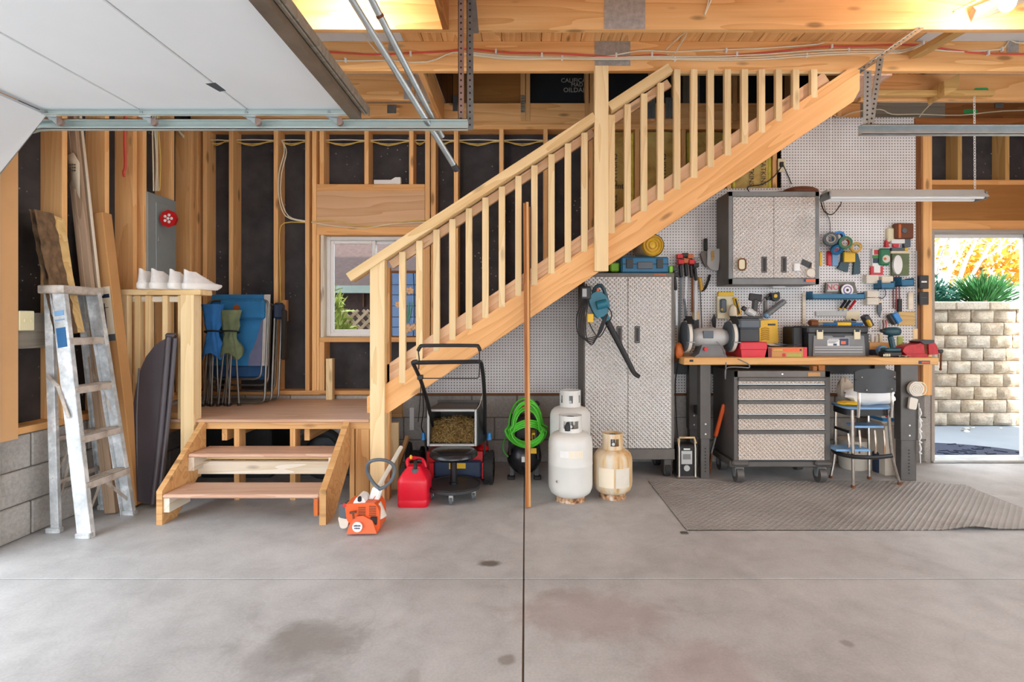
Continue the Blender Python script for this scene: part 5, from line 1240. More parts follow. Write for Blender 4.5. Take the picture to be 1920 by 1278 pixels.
# ---- propane cylinders
def tank(cx, cy, r, zfoot, zsh, ztop, body, lab, group, labels, seam, collar_win):
    t_ = thing('propane_tank', lab, 'gas cylinder', (cx, cy, 0), group); c = Vector((cx, cy, 0)); e = r*.55
    prof = [(.0, .03)]+[(r*(1-(1-math.sin(PI/2*i/7)) ** 1.0*.52)-.0, .03+(1-math.cos(PI/2*i/7))*e*.6) for i in range(1, 8)]
    prof = [(r*.45, .03), (r*.72, .04), (r*.9, .06), (r*.98, .09), (r, .12)]
    if seam: prof += [(r, seam-.006), (r+.002, seam), (r, seam+.006)]
    prof += [(r, zsh-.09), (r*.985, zsh-.06), (r*.93, zsh-.035), (r*.80, zsh-.014), (r*.58, zsh), (.0, zsh+.004)]
    B().lathe(prof, c, 40).end('cylinder', body, t_, 1)
    B().lathe([(r*.66, 0), (r*.68, .0), (r*.66, .05), (r*.64, .05)], c, 32, None, False).end('foot_ring', 'tank_foot', t_)
    rc = r*.52; q = B(); n = 36; h0, h1 = zsh-.005, ztop
    for i in range(n):
        a0, a1 = 2*PI*i/n, 2*PI*(i+1)/n; am = (a0+a1)/2
        win = any(abs((am-wc+PI) % (2*PI)-PI) < ww for wc, ww in collar_win)
        for z0, z1 in (((h0, h1),) if not win else ((h0, h0+(h1-h0)*.28), (h0+(h1-h0)*.72, h1))):
            P = [Vector((cx+rr*math.cos(a), cy+rr*math.sin(a), z)) for rr in (rc, rc-.006) for a in (a0, a1) for z in (z0, z1)]
            q.add(P, [(0, 2, 3, 1), (4, 5, 7, 6), (1, 3, 7, 5), (0, 4, 6, 2), (0, 1, 5, 4), (2, 6, 7, 3)])
    q.end('collar', body, t_)
    v = B().cyl((cx, cy, zsh), (cx, cy, ztop-.03), .018, n=12).cyl((cx, cy, zsh+.03), (cx, cy-.035, zsh+.035), .012, n=10).end('valve', 'copper' if False else 'steel', t_); B().cyl((cx, cy, ztop-.035), (cx, cy, ztop-.012), .026, n=14).end('hand_wheel', 'dark_grey', t_)
    for (a0, a1, z0, z1, m) in labels:
        B().grid(lambda u, w_: Vector((cx+(r+.0015)*math.cos(a0+u*(a1-a0)), cy+(r+.0015)*math.sin(a0+u*(a1-a0)), z0+w_*(z1-z0))), 10, 1).end('label', m, t_, 2)
    return t_
F_ = -PI/2
ta = tank(WX(1069.5, 3.78), 3.78, .156, 0, WZ(812, 3.70), WZ(781, 3.70), 'tank_white', 'tall white propane tank with a torn paper label, in front of its twin', 'tall propane tanks', [(F_-.55, F_+.35, .33, .375, 'white'), (F_-.15, F_+.5, .328, .378, 'paper')], .262, [(F_, .75), (PI/2, .5)])
c = Vector((WX(1064, 3.70), 3.70, WZ(802, 3.70))); B().lathe([(.018, -.02), (.02, .01), (.012, .03), (.006, .04)], c, 12).end('valve_cap', 'black', ta)
txt('4', .03, (WX(1040, 3.70)+.01, 3.78-.1315, WZ(902, 3.66)), 'dark_grey', ta, (PI/2, 0, -.6))
tank(WX(1069, 4.10), 4.10, .155, 0, WZ(764, 4.02), WZ(733, 4.02), 'tank_white', 'taller white propane tank with a pierced collar, behind the labelled one', 'tall propane tanks', [], .36, [(F_, .22), (F_-1.0, .14), (F_+1.0, .14), (PI/2, .4)])
tank(WX(1148.5, 3.84), 3.84, .140, 0, WZ(845, 3.76), WZ(815, 3.76), 'tank_rust', 'short rust-streaked white barbecue propane tank', None, [(F_-.9, F_-.1, .10, .235, 'paper'), (F_+.0, F_+.8, .10, .235, 'offwhite')], None, [(F_+.15, .42), (PI/2, .5)])
# ---- tall diamond plate cabinet
tc_ = thing('storage_cabinet', 'tall grey two-door storage cabinet with diamond-pattern metal doors', 'cabinet', (.84, 4.53, 0))
Y = 4.31; cx0, cx1, cz0, cz1 = WX(1094, Y), WX(1265, Y), WZ(861, Y), WZ(511, Y)
q = B().box(cx0, cx1, Y+.01, 4.755, cz0, cz1, .004); q.end('carcass', 'cab_grey', tc_)
xm = WX(1177, Y)
for a, b, hx in ((cx0+.012, xm-.002, xm-.07), (xm+.002, cx1-.028, xm+.075)):
    d_ = B().box(a, b, Y-.008, Y+.01, WZ(840, Y), WZ(519, Y), .003).end('door', 'diamond', tc_); h = B().box(hx-.022, hx+.022, Y-.014, Y-.006, WZ(643, Y), WZ(611, Y), .004).end('handle', 'frame_grey', d_); B().box(hx-.010, hx+.010, Y-.016, Y-.012, WZ(639, Y), WZ(615, Y), .002).end('handle_recess', 'black', d_)
B().box(cx0, cx1, Y-.004, Y+.01, cz0, WZ(841, Y), .002).end('kick_plate', 'cab_grey', tc_); dashes(1226, 1249, 513, 516, Y+.0095, 9, 'orange_dark', tc_)
for x in (cx0+.05, cx1-.05):
    for y in (Y+.06, 4.70): k = B().cyl((x-.022, y, .06), (x+.022, y, .06), .06, n=18).end('caster', 'rubber', tc_); B().box(x-.034, x+.034, y-.045, y+.045, .02, cz0, .006).end('caster_shroud', 'frame_grey', k)
# things on top
cs = thing('tool_case', 'blue plastic tool case with black latches on top of the tall cabinet', 'tool case', (WX(1210, 4.36), 4.4, cz1))
Y = 4.34; B().box(WX(1165, Y), WX(1254, Y), Y, Y+.30, cz1, WZ(481, Y), .012).end('shell', 'blue_tray', cs)
for a, b in ((1174, 1187), (1231, 1243)): B().box(WX(a, Y), WX(b, Y), Y-.010, Y+.004, WZ(503, Y), WZ(485, Y), .003).end('latch', 'dark_grey', cs)
B().box(WX(1195, Y), WX(1224, Y), Y-.012, Y+.004, WZ(504, Y), WZ(491, Y), .004).end('handle', 'slate', cs); B().box(WX(1165, Y), WX(1254, Y), Y-.002, Y+.002, WZ(495.5, Y), WZ(494, Y)).end('seam', 'black', cs)
B().pbox(1145, 1162, 492, 509, 4.40, 4.55, .01).single('green_case', 'green_bright', 'lime green case corner behind the stair on the tall cabinet', 'case'); B().pbox(1254.5, 1262, 498, 510.5, 4.38, 4.50, .006).single('green_level', 'green_bright', 'lime green level end beside the blue tool case', 'tool')
yi = thing('insulation_roll', 'yellow insulation roll in clear plastic lying on the blue tool case', 'insulation roll', (WX(1222, 4.45), 4.45, WZ(481, 4.34)))
zc_ = WZ(481, Y)+.096; c = Vector((WX(1222, 4.40), 4.52, zc_)); R = Matrix.Rotation(PI/2, 3, 'X') 
B().lathe([(.0, .17), (.075, .165), (.088, .15), (.092, .0), (.088, -.15), (.075, -.165), (.0, -.17)], c, 24, R).end('roll', 'yellow', yi, 1); B().lathe([(.093, .16), (.098, .13), (.098, -.13), (.093, -.16)], c, 24, R, False).end('plastic_wrap', 'plastic_film', yi, 1)
for k in range(3): B().torus(c+Vector((0, -.172, 0)), .03+k*.024, .006, (0, 1, 0), 24, 5).end('coil_ridge', 'yellow_dark', yi)
# ---- leaf blower hanging on the cabinet door
lb = thing('leaf_blower', 'teal corded leaf blower with a long black nozzle hung on the cabinet door', 'leaf blower', W(1120, 600, 4.2))
Y = 4.17; B().pprism(rpoly([(1108, 575), (1104, 560), (1112, 548), (1128, 546), (1141, 560), (1144, 575), (1138, 590), (1120, 597)], 6), Y, Y+.10).end('fan_housing', 'teal', lb)
B().tube([W(1112, 556, Y+.05), W(1116, 540, Y+.04), W(1126, 535, Y+.04), W(1133, 545, Y+.04), W(1139, 566, Y+.05)], .015, 8, sub=4).end('handle', 'teal_dark', lb); B().cyl(W(1119, 573, Y-.02), W(1137, 568, Y-.02), .034, n=16).end('motor_housing', 'teal', lb)
B().pbox(1088, 1109, 536, 562, Y-.01, Y+.09, .012).end('rear_grille', 'dark_grey', lb); B().pbox(1092, 1100, 541, 556, Y-.014, Y-.008).end('label', 'pale_grey', lb); B().pbox(1119, 1123, 540, 547, Y-.0, Y+.02, .003).end('trigger', 'orange', lb)
p0 = W(1131, 588, Y+.04); p1 = W(1138, 601, Y+.04); B().cyl(p0, p1, .034, .028, 14).end('outlet', 'teal', lb)
B().tube([p1, W(1160, 643, Y+.04), W(1180, 682, Y+.04), W(1190, 700, Y+.03), W(1199, 706, Y+.01)], lambda t_: .026-.010*t_, 10, sub=4).end('nozzle', 'black', lb)
B().cyl(W(1100, 540, Y+.02), W(1100, 532, 4.31), .006, n=6).end('hook', 'black', lb)
ec = thing('power_cord', 'black power cord coiled below the leaf blower with a yellow plug', 'cord', W(1105, 650, 4.2))
q = B()
for k in range(5): q.tube([W(1097+k*1.5, 560, 4.16), W(1082+k*4, 590+k*3, 4.15), W(1084+k*4, 625+k*2, 4.15), W(1100+k*2, 640+k*3-6, 4.15), W(1124-k*2, 626+k*3, 4.15), W(1134-k*1.5, 605, 4.15), W(1139, 590-k, 4.18)], .0045, 6, sub=5)
q.tube([W(1139, 575, 4.16), W(1146, 585, 4.15), W(1146, 596, 4.15), W(1138, 610, 4.15), W(1122, 632, 4.15), W(1104, 604, 4.14), W(1102, 590, 4.14)], .0045, 6, sub=5); q.end('coil', 'black', ec)
B().pbox(1101, 1113, 588, 604, 4.125, 4.15, .004).end('plug', 'yellow', ec)
# ---- under the stair at the newel: small bits
board('shaft_stick', W(744, 868, 4.15), W(762, 822, 4.35), .03, .03, 'wood_stud'); o = bpy.data.objects['shaft_stick']; o.name = 'wood_stake'; p0 = W(735, 905, 4.0); tag(o, 'short round wooden stake leaning behind the petrol can', 'stake')
bpy.data.objects.remove(o)
board('wood_stake', (WX(736, 4.05), 4.05, .012), W(764, 818, 4.35), .03, .03, 'wood_step'); tag(bpy.data.objects['wood_stake'], 'short wooden stake leaning behind the petrol can', 'stake')
B().pbox(768, 776, 764, 806, 4.770, 4.779).single('white_label', 'white', 'white strip sticker on the block wall behind the mower', 'sticker')
t_ = thing('hand_truck_wheel', 'small black wheel in the shadow behind the petrol can', 'wheel', (WX(765, 4.35), 4.35, 0)); c = Vector((WX(764, 4.4), 4.45, .13)); B().torus(c, .10, .03, (1, .25, 0), 24, 8).end('tyre', 'rubber', t_); B().cyl(c-Vector((.02, 0, 0)), c+Vector((.02, 0, 0)), .05, n=14).end('hub', 'navy', t_)
# ================================================================ WORKBENCH SIDE
ZBn = .977; YB0 = 4.20
# ---- floor mat
mx0, mx1, my0, my1 = .97, 3.36, 3.21, 4.215
def matf(u, v):
    x = mx0+u*(mx1-mx0)+.03*(v-.5)*(u > .9); y = my0+v*(my1-my0)
    h = .004; r = max(0, u-.6)/.4
    h += .012*r*max(0, math.sin(3.2*(u*3+v*1.1)))+.020*math.exp(-((u-.72)/.05)**2-(v/.10)**2)
    if u > .85: y -= .05*(u-.85)/.15*v*4*.6
    return Vector((x, y, h))
q = B().grid(matf, 60, 26); me = q.mesh('m', 3)
q2 = B().grid(lambda u, v: matf(u, v)-Vector((0, 0, .004)), 60, 26); q.v += q2.v; q.f += [[i+61*27 for i in f] for f in q2.f]
o = q.end('floor_mat', 'mat_diamond', None, 2, og=(0, 0, 0)); tag(o, 'dusty grey rubber floor mat with raised diamond pattern before the workbench', 'floor mat')
B().box(WX(1277, 3.16), WX(1291, 3.16), 3.155, 3.185, 0, .006, .002).single('metal_chip', 'frame_grey', 'small dark metal scrap on the floor at the mat corner', 'scrap')
bpy.data.meshes.remove(me)
# ---- workbench
wb_ = thing('workbench', 'long workbench with a maple top and dark grey steel legs', 'workbench', (2.25, 4.48, 0))
bx0_, bx1_ = WX(1282, YB0), WX(1761, YB0)
lum('top', bx0_, bx1_, YB0, 4.760, ZBn-.058, ZBn, 'wood_bench', wb_, .006)
def legs(px0, px1, Y, d_):
    x0, x1 = WX(px0, Y), WX(px1, Y)
    l_ = B().box(x0, x1, Y, Y+d_, .32, ZBn-.058, .003).end('leg', 'frame_grey', wb_); B().box(x0+.008, x1-.008, Y+.008, Y+d_-.006, 0, .34, .003).end('leg_extension', 'frame_grey', l_)
    q = B()
    for k in range(8): q.cyl(((x0+x1)/2, Y+.006, .06+k*.026), ((x0+x1)/2, Y+.009, .06+k*.026), .006, n=8)
    q.end('adjustment_hole', 'black', l_)['kind'] = 'stuff'
    for z in (.36, .44): B().cyl(((x0+x1)/2, Y-.003, z), ((x0+x1)/2, Y+.001, z), .007, n=8).end('bolt', 'white', l_)
legs(1313, 1333, 4.27, .08); legs(1689, 1722, 4.215, .08); legs(1292, 1311, 4.66, .08); legs(1640, 1661, 4.66, .08)
for px, d_ in ((1292, .5), (1661, .5)): pass
B().box(bx0_+.05, bx1_-.15, 4.70, 4.74, .80, ZBn-.058, .003).end('back_apron', 'dark_grey', wb_)
q = B().bar((WX(1323, 4.3), 4.33, .50), (WX(1302, 4.7), 4.68, .50), .03, .07).end('side_brace', 'dark_grey', wb_); B().bar((WX(1706, 4.25), 4.28, .55), (WX(1650, 4.7), 4.68, .62), .02, .06).end('side_brace', 'dark_grey', wb_)
B().pbox(1722.5, 1744, 676, 682, YB0-.002, YB0+.002).end('name_plate', 'navy', wb_); dashes(1728, 1743, 677.5, 680.5, YB0-.0025, 8, 'orange', wb_); B().pbox(1293, 1300, 674, 678, YB0-.002, YB0+.002).end('corner_tag', 'black', wb_)
# ---- rolling tool chest
ch = thing('tool_chest', 'rolling grey tool chest with five diamond-plate drawers under the bench', 'tool chest', (2.0, 4.4, 0))
Y = 4.15; x0, x1 = WX(1376, Y), WX(1556, Y); zt_, zb = WZ(695, Y), WZ(863, Y)
B().box(x0, x1, Y+.01, Y+.46, zb, zt_, .004).end('carcass', 'frame_grey', ch)
B().box(x0, x0+.03, Y-.004, Y+.012, zb, zt_, .002).end('front_post', 'frame_grey', ch); B().box(x1-.04, x1, Y-.004, Y+.012, zb, zt_, .002).end('front_post', 'frame_grey', ch); B().box(x0, x1, Y-.004, Y+.012, WZ(707, Y), zt_, .002).end('top_rail', 'cab_grey', ch)
dx0, dx1 = x0+.034, x1-.044
for h0, h1, f1 in ((707, 713.5, 720), (722, 728.5, 748.5), (750, 756.5, 776.5), (778, 784.5, 804.5), (806, 812.5, 861)):
    dr = B().box(dx0, dx1, Y-.006, Y+.02, WZ(f1, Y), WZ(h1, Y), .002).end('drawer', 'diamond_warm', ch); B().box(dx0-.004, dx1+.004, Y-.020, Y+.008, WZ(h1, Y), WZ(h0, Y), .004).end('pull_rail', 'frame_grey', dr); B().box(dx0, dx1, Y-.008, Y-.002, WZ(f1, Y)-.003, WZ(f1, Y)+.003).end('lip', 'galv', dr)
B().cyl(W(1467, 701, Y-.010), W(1467, 701, Y), .006, n=10).end('lock', 'chrome', ch); B().pbox(1515, 1538, 698, 705, Y-.007, Y-.003).end('badge', 'card', ch)
B().box(x0-.03, x1+.02, Y+.0, Y+.44, WZ(876, Y), WZ(864, Y), .008).end('base_frame', 'frame_grey', ch)
for px in (1374, 1530): B().pbox(px, px+32, 864, 874, Y-.03, Y+.02, .012).end('corner_bumper', 'frame_grey', ch)
for xc, yc in ((x0+.045, Y+.03), (x1-.06, Y+.03), (x0+.045, Y+.38), (x1-.06, Y+.38)):
    k = B().cyl((xc-.026, yc, .065), (xc+.026, yc, .065), .06, n=24).end('caster', 'frame_grey', ch); B().prism([(xc-.034, yc-.03, .125), (xc-.034, yc+.05, .125), (xc-.034, yc+.015, .05), (xc-.034, yc-.012, .05)], (.068, 0, 0)).end('fork', 'galv', k)
for k, px in enumerate((1525, 1536)): tag(lum('wood_block', WX(px, Y), WX(px+8+k*4, Y), Y+.005, Y+.06, zt_, zt_+.036+.006*k, 'wood_brown'), ['narrow rough wood block on top of the tool chest', 'wider taller rough wood block on top of the tool chest'][k], 'wood block', 'wood blocks on the chest')
# ---- radio
ra = thing('jobsite_radio', 'dusty black jobsite radio with cream guard bars on the floor', 'radio', (WX(1288, 4.33), 4.33, 0))
Y = 4.285; B().box(WX(1270, Y), WX(1306, Y), Y, Y+.14, .008, WZ(834, Y), .012).end('body', 'black', ra)
for px in (1273.5, 1304): B().tube([W(px, 894, Y-.012), W(px, 840, Y-.012), W(px-1, 830, Y+.01), W(px-2, 822, Y+.05)], .006, 6).end('guard_bar', 'offwhite', ra)
B().tube([W(1273, 894, Y-.012), W(1304, 894, Y-.012)], .007, 6).end('guard_bar', 'cab_grey', ra); B().tube([W(1273, 831, Y-.0), W(1274, 820, Y+.02), W(1302, 820, Y+.02), W(1305, 831, Y)], .008, 6).end('carry_handle', 'wood_rail', ra)
B().pbox(1277.5, 1298, 845, 870, Y-.004, Y+.002, .002).end('display', 'pale_grey', ra); B().pbox(1280.5, 1295, 851, 861, Y-.006, Y-.003).end('screen', 'mid_grey', ra); c = W(1288, 877.5, Y-.008); B().cyl(c, c+Vector((0, .012, 0)), .024, n=20).end('dial', 'pale_grey', ra); B().box(WX(1268, Y), WX(1308, Y), Y-.015, Y+.15, 0, .022, .008).end('foot_bumper', 'cab_grey', ra); B().pbox(1282, 1294, 840.5, 843, Y-.004, Y+.001).end('badge', 'white', ra)
# ---- loppers with orange handle
lo = thing('loppers', 'long-handled loppers with an orange grip leaning behind the bench leg', 'loppers', (WX(1345, 4.3), 4.3, 0))
p0 = W(1335, 855, 4.40); p0.z = .02; B().bar(W(1341, 818, 4.38), W(1358, 757, 4.36), .03, .035, (0, 1, 0), .008).end('grip', 'orange', lo); B().bar(W(1333, 850, 4.40), W(1342, 816, 4.38), .012, .022, (0, 1, 0)).end('blade', 'steel', lo); B().bar((WX(1330, 4.42), 4.42, .002), W(1334, 848, 4.40), .014, .026, (0, 1, 0)).end('shank', 'rust', lo)
# ---- step stool chair
sc_ = thing('step_stool', 'chrome kitchen step stool with a black backrest turned to the bench', 'step stool', (2.6, 4.15, 0))
zs = .598
B().prism([Vector((x, y, zs-.05)) for x, y in rpoly([(WX(1563, 4.25), 4.30), (WX(1668, 4.25), 4.30), (WX(1670, 4.02), 4.02), (WX(1590, 4.02), 4.03)], .08, 6)], (0, 0, .05)).end('seat', 'black', sc_); B().prism([Vector((x, y, zs)) for x, y in rpoly([(WX(1561, 4.25), 4.31), (WX(1669, 4.25), 4.31), (WX(1671, 4.015), 4.015), (WX(1589, 4.015), 4.02)], .08, 6)], (0, 0, .014)).end('seat_pad', 'blue_light', sc_)
def bk(u, v):
    px = 1603+77*u; py = 737-46*v; r = 6*(1-(1-abs(2*u-1)**4)) ; return W(px, py+(r if v > .5 else -r*.6)*(1 if True else 0)+3*(2*u-1)**2*(0), 3.985-.03*(1-(2*u-1)**2))
q = B().grid(bk, 12, 6); n0 = len(q.v); q.v += [v+Vector((0, .016, 0)) for v in q.v]; q.f += [[i+n0 for i in f] for f in q.f]; 
ed = [i for i in range(13)]+[j*13+12 for j in range(1, 7)]+[6*13+i for i in range(11, -1, -1)]+[j*13 for j in range(5, 0, -1)]
q.f += [[ed[i], ed[(i+1) % len(ed)], ed[(i+1) % len(ed)]+n0, ed[i]+n0] for i in range(len(ed))]; q.end('backrest', 'dark_grey', sc_, .9)
for px, py in ((1616, 707), (1678-1, 706), (1625, 731), (1672, 729)): B().sph(W(px, py, 3.952), .006, 8, 6).end('rivet', 'chrome', sc_)
for px in (1610, 1672): B().tube([W(px, 734, 3.99), W(px+1, 750, 3.98), W(px, 765, 3.99), W(px-1, 782, 4.0)], .011, 8, sub=3).end('back_support', 'chrome', sc_)
LG = [((1598, 768, 4.03), (1600, 915)), ((1666, 768, 4.03), (1672, 850), (1687, 909)), ((1567, 768, 4.29), (1565, 850), (1558, 896)), ((1628, 768, 4.29), (1630, 898))]
for i, L in enumerate(LG):
    top = W(*L[0]); pts = [top]
    Yf = DF(L[-1][1])
    if len(L) == 3: pts.append(W(L[1][0], L[1][1], (L[0][2]+Yf)/2))
    bt_ = W(L[-1][0], L[-1][1], Yf); bt_.z = .012; pts.append(bt_); B().tube(pts, .012, 8, sub=4 if len(pts) > 2 else 0).end('leg', 'chrome', sc_); B().cyl((bt_.x, bt_.y, 0.003), (bt_.x, bt_.y, .022), .016, n=10).end('foot_tip', 'rust', sc_)
B().tube([W(1562, 843, 4.27), W(1572, 850, 4.12), W(1602, 856, 4.0), W(1640, 857, 3.99), W(1672, 854, 4.0)], .016, 8, sub=3).end('foot_bumper', 'black', sc_); B().tube([W(1566, 801, 4.28), W(1594, 810, 4.1)], .011, 8).end('rubber_bar', 'black', sc_)
B().prism([W(1603, 798, 4.10)+Vector(v) for v in ((0, 0, 0), (.22, 0, 0), (.23, .14, 0), (.02, .14, 0))], (0, 0, -.016)).end('step', 'blue_light', sc_); B().prism([W(1568, 842, 4.05)+Vector(v) for v in ((0, 0, 0), (.26, 0, 0), (.26, .16, 0), (.02, .16, 0))], (0, 0, -.016)).end('step', 'blue_light', sc_)
for a, b in ((1611, 850), (1657, 850), (1640, 850), (1590, 850)): B().tube([W(a, 806 if a != 1590 else 812, 4.13), W(a+2, 830, 4.12), W(a+1, b, 4.10)], .008, 6, sub=2).end('step_leg', 'chrome', sc_)
def lump(c, r, seed, amp=.25):
    c = Vector(c); q = B().sph((0, 0, 0), (1, 1, 1), 20, 14); q.v = [c+Vector((v.x*r[0], v.y*r[1], v.z*r[2]))*(1+amp*noise.noise(v*1.8+Vector((seed, 0, 0)))+.08*noise.noise(v*5+Vector((0, seed, 0)))) for v in q.v]; return q
lump((WX(1630, 4.17), 4.17, zs+.09), (.20, .09, .078), 3).single('white_bag', 'white', 'stuffed white plastic bag on the step stool seat', 'bag'); lump((WX(1590, 4.26), 4.30, zs+.115), (.06, .05, .10), 8).single('white_jug', 'offwhite', 'white jug standing at the back of the step stool', 'jug')
lump((WX(1585, 4.18), 4.14, zs+.03), (.085, .06, .017), 5).single('yellow_cloth', 'yellow', 'crumpled yellow cloth on the step stool seat', 'cloth')
# ---- stored under the right end
B().pbox(1660, 1694, 798, 892, 4.36, 4.60, .006).single('moving_box', 'offwhite', 'white printed carton on the floor under the bench end', 'box')
bo = thing('blue_cooler', 'white and blue striped tub under the right end of the bench', 'tub', (WX(1678, 4.42), 4.45, WZ(798, 4.36))); B().pbox(1656, 1694, 740, 797, 4.38, 4.58, .02).end('body', 'offwhite', bo); B().pbox(1655, 1694.5, 748, 756, 4.372, 4.59, .004).end('stripe', 'blue_bright', bo); B().pbox(1656, 1694.5, 784, 790, 4.372, 4.59, .004).end('stripe', 'blue_bright', bo); B().pbox(1661, 1672, 765, 782, 4.374, 4.38).end('label', 'red', bo)
B().lathe([(.10, 0), (.11, .02), (.12, .24), (.125, .25)], (WX(1600, 4.6), 4.60, .0), 24).single('plastic_pail', 'offwhite', 'cream plastic pail on the floor behind the step stool', 'pail'); B().lathe([(.055, 0), (.06, .01), (.06, .16), (.03, .19)], (WX(1648, 4.5), 4.48, 0), 16).single('dark_jar', 'navy', 'dark blue bottle on the floor behind the step stool', 'bottle')
rl = thing('cord_reel', 'cream round cord reel with a hook hung on the bench leg', 'reel', W(1722, 740, 4.17)); c = W(1719, 729, 4.17); B().cyl(c, c+Vector((0, .03, 0)), .058, n=28).end('disc', 'offwhite', rl)
for r in (.015, .03, .045): B().torus(c+Vector((0, -.001, 0)), r, .003, (0, 1, 0), 24, 5).end('ridge', 'offwhite', rl)
B().torus(c+Vector((.032, .012, .0)), .052, .005, (0, 1, 0), 28, 6).end('rim', 'cream', rl); B().prism([W(x, y, 4.18) for x, y in rpoly([(1707, 744), (1722, 748), (1718, 768), (1704, 766)], 3)], (0, .02, 0)).end('hook', 'offwhite', rl); B().cyl(c+Vector((0, .03, .02)), c+Vector((0, .05, .02)), .008, n=8).end('peg', 'steel', rl)
q = B(); 
for k in range(4): q.tube([W(1724, 765+k*22, 4.2), W(1727, 775+k*22, 4.19), W(1724, 782+k*22, 4.2), W(1729, 790+k*20, 4.19)], .006, 6, sub=3)
q.tube([W(1722.7, 755, 4.21), W(1725, 840, 4.2), W(1726, 868, 4.2)], .004, 5); q.single('white_rope', 'white', 'knotted white rope hanging down the bench leg', 'rope')
# ---- wall cabinet
wc = thing('wall_cabinet', 'grey wall cabinet with two bright diamond-pattern doors over the bench', 'cabinet', (2.08, 4.62, WZ(533, 4.48)))
Y = 4.48; x0, x1, z0, z1 = WX(1366, Y), WX(1536, Y), WZ(533, Y), WZ(359, Y)
B().box(x0, x1, Y+.01, 4.763, z0, z1, .003).end('carcass', 'cab_grey', wc)
xm = WX(1450.5, Y)
for a, b, hx in ((x0+.035, xm-.0015, xm-.082), (xm+.0015, x1-.035, xm+.084)):
    d_ = B().box(a, b, Y-.006, Y+.01, WZ(521, Y), WZ(369, Y), .003).end('door', 'diamond', wc); B().box(hx-.023, hx+.023, Y-.012, Y-.004, WZ(511, Y), WZ(481, Y), .004).end('handle', 'frame_grey', d_); B().box(hx-.011, hx+.011, Y-.014, Y-.010, WZ(508, Y), WZ(484, Y), .002).end('handle_recess', 'black', d_)
for a in ((x0, x0+.034, z0, z1), (x1-.034, x1, z0, z1), (x0, x1, z0, WZ(522, Y)), (x0, x1, WZ(368, Y), z1)): B().box(a[0], a[1], Y-.002, Y+.012, a[2], a[3], .002).end('face_frame', 'mid_grey', wc)
B().pbox(1507, 1511, 523, 528, Y-.004, Y-.002).end('badge', 'navy', wc); B().pbox(1511.5, 1529, 523, 528, Y-.004, Y-.002).end('badge', 'orange', wc)
def mag(name, lab, cat, px0, px1, py0, py1, m, th=.02): o = B().pbox(px0, px1, py0, py1, Y-.006-th, Y-.006, .006).single(name, m, lab, cat, 'magnets on the wall cabinet doors'); return o
mag('magnet_clip', 'olive oval magnetic clip on the left cabinet door', 'magnet', 1383.5, 1398, 485, 506, 'cream', .028); B().tube(rrect(WX(1384, 4.45), WX(1398, 4.45), WZ(506, 4.45), WZ(485, 4.45), 4.445, .03), .006, 6, True).single('clip_ring', 'wood_dark', 'brown ring of the magnetic clip on the left cabinet door', 'ring')
mag('magnet_tag', 'small white magnet on the right cabinet door', 'magnet', 1489, 1501, 493, 508, 'white', .018)
B().prism([W(x, y, Y-.010) for x, y in ((1505, 485), (1523, 493), (1518, 503), (1502, 495))], (0, .004, 0)).single('black_sticker', 'dark_grey', 'black tilted sticker plate on the right cabinet door', 'sticker')
c = W(1520.5, 511, Y-.03); o = B().cyl(c, c+Vector((0, .024, 0)), .034, .038, 20); o.bar(W(1522, 503, Y-.02), W(1523, 494, Y-.012), .012, .02, (0, 1, 0)); o.single('round_magnet', 'offwhite', 'white round magnetic hook on the lower corner of the cabinet door', 'magnet')
hb = thing('flat_hat', 'dark brown flat cap lying on top of the wall cabinet', 'cap', (WX(1497, 4.55), 4.58, z1)); q = B().sph((WX(1502, 4.58), 4.60, z1+.02), (.155, .12, .05), 20, 10); q.v = [Vector((v.x, v.y, max(v.z, z1+.001))) for v in q.v]; q.end('crown', 'brown_box', hb); q = B().sph((WX(1463, 4.56), 4.58, z1+.007), (.085, .09, .008), 16, 8); q.end('brim', 'black', hb)
# ---- shop light
sp = thing('shop_light', 'white fluorescent shop light hung on chains over the bench', 'light fixture', (2.98, 4.2, 2.2))
Y = 4.19; xa, xb = WX(1546, Y), WX(1838, Y); zt_ = WZ(357, Y)
q = B().prism([(xa, Y-.03, zt_), (xa, Y+.03, zt_), (xa, Y+.085, zt_-.065), (xa, Y+.08, zt_-.067), (xa, Y+.026, zt_-.02), (xa, Y-.026, zt_-.02), (xa, Y-.08, zt_-.067), (xa, Y-.085, zt_-.065)], (xb-xa, 0, 0)); q.end('reflector', 'pale_grey', sp)
for yy in (-.045, .045): B().cyl((xa+.015, Y+yy, zt_-.06), (xb-.015, Y+yy, zt_-.06), .016, n=14).end('tube', 'lamp_tube', sp)
for xx in (xa, xb-.012): B().box(xx, xx+.012, Y-.07, Y+.07, zt_-.08, zt_-.02, .003).end('lamp_holder', 'galv_dark', sp)
def chain(p0, p1, nm):
    p0 = Vector(p0); p1 = Vector(p1); n_ = int((p1-p0).length/.021); q = B(); d = (p1-p0).normalized()
    for k in range(n_):
        c = p0.lerp(p1, (k+.5)/n_); ax = Vector((0, 1, 0)) if k % 2 else Vector((1, 0, 0)); sd = d.cross(ax).normalized()
        q.tube([c+d*.015*math.cos(a)+sd*.007*math.sin(a) for a in [2*PI*i/10 for i in range(10)]], .0022, 4, True)
    o = q.end(nm, 'white', sp); o['kind'] = 'stuff'
chain((WX(1828, Y), Y, zt_), (WX(1828, Y)-.005, Y, ZT), 'chain'); chain((xa+.05, Y, zt_), (xa+.05, Y, ZT), 'chain')
lum('hang_rail', xa-.05, xb+.1, Y-.02, Y+.02, ZT, ZT+.04, 'wood_block', sp)
# ================================================================ ON THE BENCH
ZT_ = ZBn
def bx(px, Y): return WX(px, Y)
